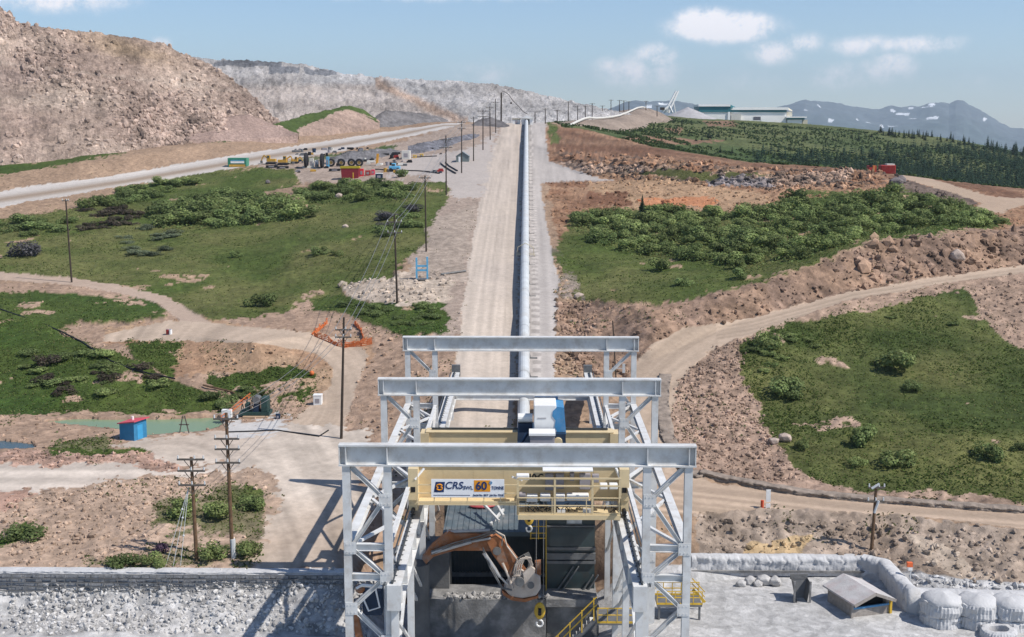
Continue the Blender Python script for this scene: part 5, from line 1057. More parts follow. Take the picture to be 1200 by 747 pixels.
for (x, m, l) in ((196.5, M_red, 'red drum standing on the flat dirt bench'), (200, M_white, 'white drum standing beside a red drum on the dirt bench')):
    b = G(x, 392); o = thing('drum', b, l, 'drum'); mb = MB(); mb.cyl((b[0], b[1], b[2]-.1), (b[0], b[1], b[2]+.6), .2, 10); bd = mb.build('barrel', m, o); mb = MB(); mb.cyl((b[0], b[1], b[2]+.6), (b[0], b[1], b[2]+.66), .14, 8); mb.build('lid', M_grey, o)
# drill rig
b = G(298, 490); k = 1/PM(b[1]); rg = thing('drill_rig', b, 'dark green drill rig with an orange lattice mast lowered towards the pond', 'drill rig')
mb = MB(); lbox(mb, b, 36*k, 1.8, .35, 0, 0, .25); mb.build('skid', M_dgreen, rg); mb = MB(); lbox(mb, b, 30*k, .5, .22, 2*k, -.5, 0); mb.build('timber_mat', mat('timber_mat', (.42, .3, .2)), rg)
mb = MB(); lbox(mb, b, 8*k, 1.4, 1.5, 12*k, .1, .6); mb.build('engine', M_dgreen, rg, bevel=.05); mb = MB(); lbox(mb, b, 6*k, 1.0, 1.1, 2*k, .2, .6); mb.build('winch_frame', M_navy, rg); mb = MB(); lbox(mb, b, 5*k, 1.0, .9, -9*k, .2, .6); mb.build('pump', M_dgreen, rg, bevel=.1)
mb = MB(); mb.cyl((b[0]+3*k, b[1]-.05, b[2]+1.9), (b[0]+3*k, b[1]+1, b[2]+1.9), .4, 12); mb.build('winch_drum', M_steel_dark, rg); mb = MB()
for q in (-16, -10, -4): mb.bar((b[0]+q*k, b[1]+.3, b[2]+.6), (b[0]+(q+2)*k, b[1]+.3, b[2]+2.2), .08, .08); mb.bar((b[0]+(q+4)*k, b[1]+.3, b[2]+.6), (b[0]+(q)*k, b[1]+.3, b[2]+1.9), .07, .07)
mb.build('guard_rails', M_dgreen, rg); mb = MB(); A = Vector((b[0]-6*k, b[1]+.5, b[2]+2.1)); B_ = Vector((b[0]-36*k, b[1]-1.5, b[2]+.1))
for o_ in ((0, 0), (.4, 0), (0, .4), (.4, .4)): mb.bar(A+Vector((0, o_[0], o_[1])), B_+Vector((0, o_[0], o_[1])), .06, .06)
for i in range(10):
    p0 = A+(B_-A)*(i/10); p1 = A+(B_-A)*((i+1)/10); mb.bar(p0, p1+Vector((0, 0, .4)), .04, .04); mb.bar(p0+Vector((0, .4, .4)), p1+Vector((0, .4, 0)), .04, .04)
mb.build('mast', M_safety, rg); mb = MB(); lbox(mb, b, 1.0, .6, .8, -30*k, -1.2, .3); mb.build('rotary_head', M_white, rg)
# netting fence
b = G(400, 400); fe = thing('safety_fence', b, 'crumpled orange plastic safety netting on short stakes by the dirt loop', 'fence')
def netting(pts, par):
    mb = MB(); q = [G(*p) for p in pts]
    for a, c in zip(q[:-1], q[1:]):
        n = max(2, int(np.linalg.norm(c-a)/.5))
        for i in range(n):
            p0 = a+(c-a)*i/n; p1 = a+(c-a)*(i+1)/n; h0, h1 = random.uniform(.2, .75), random.uniform(.2, .75)
            for f in (.0, .33, .66, 1): mb.bar((p0[0], p0[1], p0[2]+.05+h0*f), (p1[0]+.01, p1[1]+.01, p1[2]+.05+h1*f), .04, .10)
            mb.bar((p0[0], p0[1], p0[2]), (p0[0]+random.uniform(-.1, .1), p0[1], p0[2]+h0+.1), .06, .06)
    return mb.build('netting', M_safety, par)
netting([(366, 393), (374, 388), (384, 379)], fe); netting([(368, 394), (385, 401), (396, 406), (410, 407), (424, 406), (436, 404)], fe); netting([(415, 380), (423, 390), (426, 400)], fe); netting([(404, 408), (436, 401)], fe)
# pale blue ladder frame, loose pipe
b = G(494.5, 328); k = 1/PM(b[1]); o = thing('barrier_frame', b, 'sky blue upright frame like a short ladder beside the gravel road', 'frame')
for sx, h_ in ((-6.3, 26), (6.3, 27)): mb = MB(); lbox(mb, b, 2.0*k, .28, h_*k+.2, sx*k, 0, -.2); mb.build('upright', M_lblue, o)
for z in (10, 15): mb = MB(); lbox(mb, b, 10.6*k, .2, 2.2*k, 0, .04, z*k); mb.build('rung', M_lblue, o)
mb = MB(); lbox(mb, b, 15*k, 1.6, .15, 0, -.7, 0); mb.build('base', M_steel_dark, o)
A, B_ = G(517, 323), G(546, 319); mb = MB(); mb.cyl((A[0], A[1], A[2]+.18), (B_[0], B_[1], B_[2]+.18), .14, 8); tag(mb.build('steel_pipe', M_steel_dark), 'loose dark steel pipe lying across the shoulder of the gravel road', 'pipe')
pts = [G(x, y) for x, y in ((-30, 355), (0, 364), (20, 371), (45, 379), (75, 392), (95, 402), (115, 415), (130, 425), (150, 433), (175, 440), (205, 446))]; tag(MB().tube([(p[0], p[1], p[2]+.2) for p in pts], .10, 7).build('black_pipe', M_black), 'long black pipe snaking down through the left grass', 'pipe')
pts = [G(x, y) for x, y in ((238, 454), (255, 458), (272, 462), (285, 470))]; tag(MB().tube([(p[0], p[1], p[2]+.25) for p in pts], .11, 7).build('rusty_pipe', M_pole2), 'short rusty pipe lying behind the drill rig mast', 'pipe')
pts = [G(x, y) for x, y in ((268, 507), (300, 506), (325, 505), (345, 508), (374, 512), (385, 505))]; tag(MB().tube([(p[0], p[1], p[2]+.06) for p in pts], .07, 6).build('dark_hose', M_black), 'thin dark hose lying across the pale dirt yard', 'hose')
b = G(216, 508); o = thing('timber_trestle', b, 'small weathered timber trestle at the green pond edge', 'trestle'); mb = MB()
for sx in (-.5, .5): mb.bar((b[0]+sx, b[1], b[2]-.1), (b[0]+sx*.2, b[1], b[2]+1.8), .1, .1)
mb.build('legs', M_arm, o); mb = MB(); mb.bar((b[0]-.5, b[1], b[2]+.9), (b[0]+.5, b[1], b[2]+.9), .1, .1); mb.build('bar', M_arm, o)
# ---- laydown yard
b = G(278, 196); k = 1/PM(b[1]); gc = thing('shipping_container', b, 'green shipping container with white and yellow banner beside the haul road', 'container'); mb = MB(); lbox(mb, b, 22*k, 3, 11*k, 0, 0, -.1); bd = mb.build('body', M_tealc, gc)
mb = MB()
for i in range(20): lbox(mb, b, .06, .05, 10*k, (-10.6+i*1.1)*k, -.05, 0)
mb.build('ribs', M_tealc, bd); mb = MB(); lbox(mb, b, 16*k, .05, 2.4*k, .5*k, -.11, 4.4*k); mb.build('white_banner', M_white, bd); mb = MB(); lbox(mb, b, 19*k, .05, 2.6*k, 0, -.11, .4*k); mb.build('yellow_band', M_mach, bd); mb = MB(); lbox(mb, b, 16*k, .05, .8*k, .5*k, -.11, 7.4*k); mb.build('blue_band', M_lblue, bd)
def machine(px, py, s, label, m=M_mach, boom=True, flip=1):
    b = G(px, py); o = thing('excavator', b, label, 'excavator')
    for dy in (0, 1.5*s): mb = MB(); lbox(mb, b, 2.6*s, .5*s, .65*s, 0, dy, -.05); mb.build('track', M_tyre, o, bevel=.15*s)
    mb = MB(); lbox(mb, b, 2.3*s, 1.7*s, .75*s, -.1*s*flip, .15*s, .68*s); bd = mb.build('body', m, o, bevel=.08*s); mb = MB(); lbox(mb, b, .8*s, .8*s, .9*s, .55*s*flip, .1*s, 1.45*s); cb_ = mb.build('cab', m, o, bevel=.05*s); mb = MB(); lbox(mb, b, .6*s, .04, .5*s, .55*s*flip, .1*s-.04, 1.7*s); mb.build('window', M_glass, cb_)
    if boom:
        x, y, z = b; y += 1.2*s; f = flip; mb = MB(); mb.bar((x+.5*s*f, y, z+1.3*s), (x+1.9*s*f, y, z+2.3*s), .3*s, .35*s); mb.build('boom', m, o); mb = MB(); mb.bar((x+1.9*s*f, y, z+2.3*s), (x+2.6*s*f, y, z+.9*s), .22*s, .28*s); mb.build('arm', m, o); mb = MB(); mb.b2((x+2.3*s*f, y-.35*s, z+.3*s), (x+2.8*s*f, y+.35*s, z+.95*s)); mb.build('bucket', M_steel_dark, o)
    return o
machine(317, 193, 1.0, 'yellow excavator at the left end of the laydown yard', flip=-1); machine(331, 194, 1.0, 'yellow excavator second from the left in the laydown yard'); machine(345, 192, .75, 'smaller yellow machine with lowered boom near the dark standing tyres')
def stand_tyre(px, py, hpx, edge, label, hub=None):
    b = G(px, py); R_ = hpx/2/PM(b[1]); t = thing('truck_tyre', b, label, 'tyre', 'dark standing tyres in the yard'); Vv, Qd = tyre_mesh(R_, R_*(.36 if edge else .55), 48)
    Mr = np.array([[0, 0, 1], [1, 0, 0], [0, 1, 0]]) if edge else np.array([[1, 0, 0], [0, 0, 1], [0, 1, 0]]); Vv = Vv@Mr.T; Vv[:, 2] += R_*.98; np_mesh('tyre', Vv, Qd, M_tyre, parent=t)
    mb = MB(); a = .15*R_ if edge else .26*R_
    if edge: mb.cyl((-a, 0, R_), (a, 0, R_), R_*.52, 20)
    else: mb.cyl((0, -a*.8, R_), (0, a, R_), R_*.40, 20)
    mb.build('rim', hub or M_tyre, t, local=True)
stand_tyre(359, 197, 18, True, 'tall dark tyre standing edge on at the left of the yard row'); stand_tyre(377.5, 197, 17, True, 'tall dark tyre standing edge on in the middle of the yard row')
M_hub = mat('dull_yellow_hub', (.24, .16, .045))
for i, (x, l) in enumerate(((388, 'dark tyre with yellow hub standing left of the red skip'), (400, 'dark tyre with yellow hub standing behind the red skip'), (412, 'dark tyre with yellow hub behind the right half of the skip'), (421, 'rightmost dark tyre with yellow hub behind the red crates'))): stand_tyre(x, 195.5, 9.5, False, l, M_hub)
b = G(410, 210); k = 1/PM(b[1]); sk = thing('waste_skip', b, 'dark red waste skip with a yellow rim in the laydown yard', 'skip'); mb = MB(); w0, w1, h_ = 19*k/2, 21*k/2, 12.5*k; mb.prism([(b[0]-w0, b[2]-.1), (b[0]+w0, b[2]-.1), (b[0]+w1, b[2]+h_), (b[0]-w1, b[2]+h_)], b[1], b[1]+2.4); mb.build('bin', mat('dark_red_paint', (.21, .022, .03), .55, 0, .2, 2), sk)
mb = MB()
for y in (0, 2.4): lbox(mb, b, 22.4*k, .15, 2.4*k, 0, y-.07, h_-.02)
for sx in (-1, 1): mb.b2((b[0]+sx*w1-.1, b[1]+.085, b[2]+h_), (b[0]+sx*w1+.1, b[1]+2.31, b[2]+h_+2.3*k))
mb.build('rim', mat('skip_yellow', (.42, .34, .03)), sk); mb = MB(); lbox(mb, b, 1.2*k, .05, 7*k, 4*k, -.05, .5*k); mb.build('stripe', M_yellow, sk)
crate(423.5, 207, 5, 9, mat('bright_red_paint', (.62, .045, .06)), 'red_crate', 'bright red crate touching the right side of the skip', 'crate'); crate(437, 205, 4, 6, mat('pinkish_red_paint', (.60, .05, .10)), 'red_crate', 'small pinkish red crate right of the bright red one', 'crate'); crate(431, 206, 6, 6, M_red, 'red_crate', 'dark red low crate between two brighter red crates', 'crate'); crate(444, 210, 8, 6, M_navy, 'dark_box', 'dark blue box right of the red crates', 'box', lid=M_white)
crate(475.5, 187, 9.5, 10, M_cont, 'site_container', 'off white container with grey front standing at the yard rear', 'container', dp=3, extra=M_grey)
crate(486, 185, 4, 3, M_yellow, 'yellow_box', 'low yellow box right of the off white container', 'box'); crate(494, 184, 4, 3.5, M_yellow, 'yellow_box', 'brighter yellow box farther right of the off white container', 'box')
crate(365, 197, 5, 11, M_cont, 'bag_stack', 'pale stack of bags between the two edge on tyres', 'bag stack'); crate(371, 197, 4, 9, M_white, 'bag_stack', 'whiter shorter stack of bags between the two edge on tyres', 'bag stack')
crate(384, 196, 3.5, 12, M_lblue, 'blue_cabinet', 'narrow pale blue cabinet right of the edge on tyres', 'cabinet')
for (x, y, l) in ((318, 197, 'low dark skid at the left front edge of the yard'), (331, 198, 'low dark skid with a yellow end at the yard edge'), (392, 201, 'low dark skid just left of the red skip')): crate(x, y, 13, 3, M_black, 'skid', l, 'skid', dp=1.2)
b = G(443, 194); k = 1/PM(b[1]); o = thing('boom_lift', b, 'upright orange yellow boom lift in the middle of the yard', 'boom lift'); mb = MB(); mb.bar((b[0]-.3, b[1], b[2]), (b[0], b[1], b[2]+13.5*k), .55, .5); mb.build('boom', mat('orange_yellow', (.62, .30, .04)), o); mb = MB(); lbox(mb, b, 6*k, 1.6, 2.5*k, .5, -.5, 0); mb.build('chassis', M_white, o)
# clutter standing in rows
rc = random.Random(5); CM = [M_black, M_steel_dark, M_navy, M_cont, M_mach, M_grey, M_red, M_lblue]; CN = ['black', 'dark grey', 'navy', 'off white', 'yellow', 'grey', 'red', 'pale blue']
for i in range(130):
    x = rc.uniform(345, 520); y = rc.choice([176, 179, 182, 186, 190, 194, 198, 202])+rc.uniform(-1, 1)
    if (395 < x < 450 and y > 196) or (x > 480 and not 184 > y > 174 and y < 199): continue
    k = rc.choices(range(8), (12, 8, 3, 2, 1.6, 2, .6, .6))[0]; b = G(x, y); mb = MB(); f = rc.random(); s_ = rc.uniform(.45, 1.15)
    if f < .4: lbox(mb, b, s_*1.3, s_*.8, s_*.5, 0, 0, -.1); lbox(mb, b, s_*.9, s_*.7, s_*.25, .1, .05, s_*.4)
    elif f < .7:
        for j in range(3): mb.cyl((b[0]-s_, b[1]+j*.32, b[2]+.15), (b[0]+s_, b[1]+j*.32, b[2]+.15), .15, 7)
        mb.cyl((b[0]-s_, b[1]+.16, b[2]+.42), (b[0]+s_, b[1]+.16, b[2]+.42), .15, 7)
    else: lbox(mb, b, s_, s_, .12, 0, 0, -.05); mb.cyl((b[0], b[1]+s_*.5, b[2]+.07), (b[0], b[1]+s_*.5, b[2]+s_*.9), s_*.42, 10)
    tag(mb.build('stored_item', CM[k]), 'small %s item stored in the rows of the laydown yard' % CN[k], 'stored item', '%s items stored in the laydown yard' % CN[k])
# blue pickup
b = G(462, 201); k = 1/PM(b[1]); o = thing('pickup_truck', b, 'small blue pickup truck parked on the gravel yard', 'pickup truck'); mb = MB(); lbox(mb, b, 13*k, 1.8, .75, 0, 0, .45); bd = mb.build('body', M_lblue, o, bevel=.12); mb = MB(); lbox(mb, b, 4.5*k, 1.6, .65, -1*k, .1, 1.2); c = mb.build('cab', M_lblue, o, bevel=.15); mb = MB(); lbox(mb, b, 3.8*k, .03, .4, -1*k, .06, 1.3); mb.build('window', M_glass, c)
for sx in (-4, 4):
    for dy in (-.02, 1.6): mb = MB(); mb.cyl((b[0]+sx*k, b[1]+dy, b[2]+.38), (b[0]+sx*k, b[1]+dy+.22, b[2]+.38), .38, 12); mb.build('wheel', M_tyre, o)
# pipe rows
for (pts, r, l) in (([(440, 199), (452, 200), (470, 200.5), (490, 201), (503, 202)], .13, 'long dark pipe laid along the front of the yard'), ([(500, 202), (508, 203), (515, 204)], .14, 'short dark pipe at the right end of the yard front'), ([(516, 192), (521, 196), (527, 200), (534, 204)], .17, 'thick dark pipe beside the shed, outer of two'), ([(522, 191), (526, 195), (531, 198), (536, 201)], .15, 'thick dark pipe beside the shed, inner of two'), ([(452, 191), (460, 192), (472, 193.5)], .13, 'dark pipe lying in front of the off white container'), ([(484, 185), (500, 184), (512, 183.5)], .12, 'dark pipe lying behind the yellow boxes')):
    q = [G(x, y) for x, y in pts]; tag(MB().tube([(p[0], p[1], p[2]+r) for p in q], r, 7).build('dark_pipe', M_black), l, 'pipe')
# grey gabled shed
b = G(542, 190); k = 1/PM(b[1]); o = thing('gabled_shed', b, 'small grey green gabled shed with a white door beside the pole row', 'shed'); wd, hh = 15*k, 6.5*k; mb = MB(); mb.prism([(b[0]-wd/2, b[2]-.3), (b[0]+wd/2, b[2]-.3), (b[0]+wd/2, b[2]+hh), (b[0], b[2]+hh+5*k), (b[0]-wd/2, b[2]+hh)], b[1], b[1]+3.5); wl_ = mb.build('wall', M_shed, o)
for sx in (-1, 1): mb = MB(); mb.bar((b[0]+sx*wd*.27, b[1]-.2, b[2]+hh+2.6*k), (b[0]+sx*wd*.27, b[1]+3.8, b[2]+hh+2.6*k), wd*.66, .08, up=(sx*5*k, 0, wd/2)); mb.build('roof', mat('sheet_roof', (.25, .28, .29), .5, .2), o)
mb = MB(); lbox(mb, b, 2.4*k, .05, 6*k, -3.5*k, -.05, 0); mb.build('door', M_white, wl_)
# ================================================================= right side: red containers, dark excavator, far buildings
b = G(1022.5, 202); k = 1/PM(b[1]); o = thing('red_skid_tank', b, 'small red tank with an orange side panel left of the big red box', 'tank'); mb = MB(); lbox(mb, b, 9*k, 2, 8*k, 0, 0, -.1); bd = mb.build('body', M_red, o, bevel=.08); mb = MB(); lbox(mb, b, 2.6*k, .05, 7*k, 1.5*k, -.05, .2); mb.build('panel', mat('orange_panel', (.55, .2, .06)), bd); mb = MB(); lbox(mb, b, 3.5*k, .05, 3*k, -2.2*k, -.05, 1.2); mb.build('grille', M_black, bd)
b = G(1041, 203.5); k = 1/PM(b[1]); o = thing('red_container', b, 'big dark red box container with a pale top beside the hilltop road', 'container'); mb = MB(); lbox(mb, b, 17*k, 2.5, 10*k, 0, 0, -.1); bd = mb.build('body', M_red, o, bevel=.1); mb = MB(); lbox(mb, b, 9*k, 2, 1.6*k, 3*k, .2, 10*k-.1); mb.build('top_tank', M_cont, o)
mb = MB()
for i in range(14): lbox(mb, b, .08, .06, 8.5*k, (-7.5+i*1.15)*k, -.06, .1)
mb.build('ribs', M_red, bd)
machine(1056, 204, .62, 'small dark excavator parked right of the red container', M_steel_dark, True, 1)
# far mill building
Yb = 752.0
def fr(mb, x0, y0, x1, y1, Y, th): return rect(mb, x0, y0, x1, y1, Y, th)
M_wallg = mat('mill_grey_cladding', (.88, .86, .83), .6, 0, .03, .1); M_teal = mat('mill_teal_band', (.03, .16, .19), .5, 0, .08, .1); M_wroof = mat('mill_white_roof', (.90, .89, .87), .5, 0, .02, .1)
ml = thing('mill_building', P(880, 143, Yb), 'large grey and teal mill building with white roofs on the far hilltop', 'building')
mb = MB(); fr(mb, 819.5, 131.5, 856, 152, Yb, 22); w1_ = mb.build('west_wall', M_wallg, ml); mb = MB(); fr(mb, 819, 125.1, 856.5, 131.6, Yb-.4, 22.6); mb.build('teal_band', M_teal, ml); mb = MB(); fr(mb, 818.5, 122.4, 856, 125.0, Yb-1, 23.5); fr(mb, 852.5, 131.5, 856, 151, Yb-.6, .5); mb.build('roof', M_wroof, ml)
mb = MB(); mb.poly([P(856, 122.8, Yb-1), P(864.5, 127, Yb+8), P(864.5, 127, Yb+20), P(856, 122.8, Yb+22), P(856, 127, Yb-.5), P(864.5, 128.5, Yb+8)], [(0, 1, 2, 3), (0, 4, 5, 1)]); mb.build('roof_return', M_teal, ml)
mb = MB(); fr(mb, 856.6, 129.1, 922, 153, Yb+3, 18); w2_ = mb.build('main_wall', M_wallg, ml); mb = MB(); fr(mb, 856.6, 129.2, 922, 131.6, Yb+2.6, .4); mb.build('teal_band', M_teal, ml); mb = MB(); fr(mb, 855, 126.0, 924, 129.0, Yb+2, 20); mb.build('roof', M_wroof, ml)
mb = MB(); mb.poly([P(924, 126.4, Yb+2), P(928.5, 129.5, Yb+8), P(928.5, 130.5, Yb+8), P(924, 129.4, Yb+2)], [(0, 1, 2, 3)]); fr(mb, 922.3, 131, 928.5, 139, Yb+4, 15); mb.build('end_wall', mat('mill_cream_end', (.62, .58, .48), .6, 0, .04, .1), ml)
mb = MB(); fr(mb, 922.4, 139.3, 940, 152, Yb+2, 14); mb.build('annex_wall', M_wallg, ml); mb = MB(); fr(mb, 922.4, 138.2, 943, 140.4, Yb+1.5, 15); mb.build('annex_band', M_teal, ml); mb = MB(); fr(mb, 921.5, 136.8, 945.5, 138.3, Yb+1, 16); mb.build('annex_roof', M_wroof, ml); mb = MB(); fr(mb, 940.3, 140.6, 946.5, 153, Yb+2.5, 12); mb.build('annex_end', mat('annex_cream', (.62, .57, .45), .6, 0, .04, .1), ml)
mb = MB(); fr(mb, 883, 137, 891.5, 143, Yb+2.8, .3); mb.build('door', mat('mill_dark_door', (.12, .12, .14)), w2_); mb = MB(); fr(mb, 856.8, 133.2, 868.5, 141, Yb-.2, 3); mb.build('lean_to', M_cont, ml)
mb = MB(); fr(mb, 892, 140.5, 907, 144.5, Yb-3, 2.5); fr(mb, 868.5, 141.3, 892, 143.6, Yb-2.5, 1.5); mb.build('white_store', M_wroof, ml)
# stacker conveyor and crushed ore stockpile, seen on the skyline
st_ = thing('radial_stacker', P(783, 132, 720), 'leaning white lattice stacker boom on the skyline left of the mill', 'stacker'); A = np.array(P(781, 132.5, 720)); B_ = np.array(P(793.5, 107, 722)); mb = MB()
for dx, dz in ((-1.2, 0), (1.2, 0)): mb.bar(A+np.array([dx, 0, 0]), B_+np.array([dx*.5, 0, 0]), .8, .8)
for i in range(9): p0 = A+(B_-A)*i/9; p1 = A+(B_-A)*(i+1)/9; s_ = 1 if i % 2 else -1; mb.bar(p0+np.array([1.2*s_, 0, 0]), p1-np.array([1.2*s_*.7, 0, 0]), .5, .5)
mb.build('boom', M_white, st_); mb = MB(); mb.bar(P(774, 132.5, 718), P(784, 124, 719), .9, .9); mb.bar(P(788, 132.5, 718), P(784, 124, 719), .9, .9); mb.bar(P(789, 118, 721), P(792, 133, 721), .6, .6); mb.build('legs', M_white, st_); mb = MB(); fr(mb, 774, 126, 779, 129, 717, 3); mb.build('drive_house', M_pole, st_)
mb = MB(); q = P(801, 127, 728); bp_ = P(801, 141, 728)
def heap(px, py, Y, rx, hgt, n=40, m_=14):
    b = P(px, py, Y); Vv = [(b[0], b[1], b[2]+hgt)]
    for j in range(1, m_): 
        for i in range(n): a = 2*math.pi*i/n; r = rx*j/(m_-1); Vv.append((b[0]+r*math.cos(a), b[1]+r*math.sin(a)*.7, b[2]+hgt*(1-j/(m_-1))+.4*float(fbm(b[0]+r*math.cos(a), b[1]+r*math.sin(a), 3, 3, 4))))
    Fc = [(0, 1+i, 1+(i+1) % n) for i in range(n)]+[(1+(j-1)*n+i, 1+j*n+i, 1+j*n+(i+1) % n, 1+(j-1)*n+(i+1) % n) for j in range(1, m_-1) for i in range(n)]
    return MB().poly(Vv, Fc)
tag(heap(806, 143, 735, 20, 8.6).build('ore_stockpile', mat('crushed_ore', (.36, .35, .36), .9, 0, .12, .4, .6, 3), smooth_=True), 'pale grey cone of crushed ore between the stacker and the mill', 'stockpile')
# upper conveyor: white tube winding up the far rise
pts = []
for (x, y, Yq) in ((664, 150.5, 430), (668, 147.5, 445), (676, 143.5, 465), (684, 140, 485), (690, 138.6, 500), (698, 139.4, 520), (706, 139, 540), (716, 138, 560), (726, 136, 585), (734, 133, 610), (742, 129.5, 640), (747, 127.2, 660), (753, 126.2, 680), (757, 127.5, 700)): pts.append(P(x, y-.6, Yq))
tag(MB().tube(pts, .45, 8).build('upper_conveyor', M_cont), 'white covered conveyor winding up the far rise towards the stacker', 'conveyor')
q = [(*p[:2], p[2]) for p in pts]; Vv = []; nq = 60
d = np.r_[0, np.cumsum(np.linalg.norm(np.diff(np.array(pts), axis=0), axis=1))]; tt = np.linspace(0, d[-1], nq); cl = np.stack([np.interp(tt, d, np.array(pts)[:, k]) for k in range(3)], 1)
for c in cl:
    for (dx, dz) in ((-26, -8), (-9, -1.5), (-2, -.7), (3, -.8), (8, -2.5), (16, -7)): Vv.append((c[0]+dx, c[1]+(4 if dx < 0 else -4), c[2]+dz))
i = np.arange(nq*6).reshape(nq, 6); Qd = np.stack([i[:-1, :-1], i[:-1, 1:], i[1:, 1:], i[1:, :-1]], -1).reshape(-1, 4); Vv = np.array(Vv); n_ = fbm(Vv[:, 0], Vv[:, 1], 9, 3, 6)
tag(np_mesh('embankment', Vv, Qd, M_dark, np.array([.27, .215, .175])*(1+.35*n_)[:, None], smooth_=True), kind='structure')

# ================================================================= vegetation
M_leaf = mat_leaf('leaves')
def leaf_cloud(lobes, n, size, cols, seed, flat=.8):
    r = np.random.default_rng(seed); lob = np.array(lobes); wts = lob[:, 3]**2; k = r.choice(len(lob), n, p=wts/wts.sum())
    d = r.normal(size=(n, 3)); d /= np.linalg.norm(d, axis=1)[:, None]; rad = lob[k, 3]*np.cbrt(r.uniform(.45, 1.1, n)); p = lob[k, :3]+d*rad[:, None]*np.array([1, 1, flat]); ok = p[:, 2] > .02; p, d, k = p[ok], d[ok], k[ok]; n = len(p)
    nrm = d+r.normal(size=(n, 3))*.5+np.array([.15, 0, .55]); nrm /= np.linalg.norm(nrm, axis=1)[:, None]; a = np.cross(nrm, r.normal(size=(n, 3))); a /= np.linalg.norm(a, axis=1)[:, None]; b = np.cross(nrm, a)
    s = size*r.uniform(.6, 1.5, n)[:, None]; Vv = np.stack([p-a*s*.5, p+b*s*.32, p+a*s*.5, p-b*s*.32], 1).reshape(-1, 3); Qd = np.arange(4*n).reshape(n, 4)
    cc = np.array(cols)[r.integers(0, len(cols), n)]*r.uniform(.7, 1.35, (n, 1)); tone = r.uniform(.75, 1.3, len(lob)); cc = cc*tone[k][:, None]; return Vv, Qd, np.repeat(cc, 4, 0)
WILLOW = [(.19, .24, .085), (.225, .262, .10), (.165, .22, .075)]; DARKW = [(.135, .185, .066), (.158, .20, .074)]; SAGE = [(.17, .2, .125), (.15, .18, .11)]; DEAD = [(.115, .085, .068), (.09, .07, .058), (.07, .075, .04)]; PURP = [(.11, .105, .11), (.09, .085, .09)]; MAUVE = [(.15, .09, .14), (.12, .08, .12)]
def shrub_mesh(seed, cols, n=1300, size=.14):
    r = random.Random(seed); lobes = [(r.uniform(-.65, .65), r.uniform(-.65, .65), r.uniform(.25, 1.0), r.uniform(.26, .5)) for _ in range(r.randint(7, 12))]
    Vv, Qd, cc = leaf_cloud(lobes, n, size, cols, seed); me = np_mesh('shrub', Vv, Qd, M_leaf, cc); m_ = me.data; bpy.data.objects.remove(me); return m_
SH = {k: [shrub_mesh(100+j*7+i, c) for i in range(5)] for j, (k, c) in enumerate((('w', WILLOW), ('d', DARKW), ('s', SAGE), ('x', DEAD), ('p', PURP), ('m', MAUVE)))}
NSH = [0]
def shrub(px, py, wpx, kind, label, grp=None, flat=.8, pos=None, cat='shrub'):
    b = G(px, py) if pos is None else pos; s = wpx/PM(b[1])/2.0
    o = bpy.data.objects.new('shrub', random.choice(SH[kind])); COL.objects.link(o); o.location = (b[0], b[1]+s*.4, b[2]-.08*s); o.rotation_euler = (0, 0, random.uniform(0, 6.28)); o.scale = (s, s*random.uniform(.8, 1.1), s*flat*random.uniform(.8, 1.15)); NSH[0] += 1
    return tag(o, label, cat, grp)
def fill(poly, n, wpx, kind, label, grp, sep=.55, flat=.8):
    xs = [p[0] for p in poly]; ys = [p[1] for p in poly]; got = []; tries = 0
    while len(got) < n and tries < n*60:
        tries += 1; x, y = random.uniform(min(xs), max(xs)), random.uniform(min(ys), max(ys))
        if not inpoly(np.array([x]), np.array([y]), poly)[0]: continue
        if any(abs(x-a) < wpx[0]*sep and abs(y-c) < wpx[0]*sep*.5 for a, c in got): continue
        got.append((x, y)); k = kind if isinstance(kind, str) and len(kind) == 1 else random.choice(kind); shrub(x, y, random.uniform(*wpx), k, label, grp, flat)
fill([(676, 268), (700, 256), (760, 252), (850, 256), (905, 252), (932, 236), (1060, 232), (1130, 246), (1176, 266), (1095, 270), (1000, 283), (935, 305), (900, 300), (885, 318), (800, 305), (720, 293)], 150, (22, 40), 'wwwd', 'rounded green willow shrub in the dense thicket on the right plateau', 'willow shrubs in the right plateau thicket', .42)
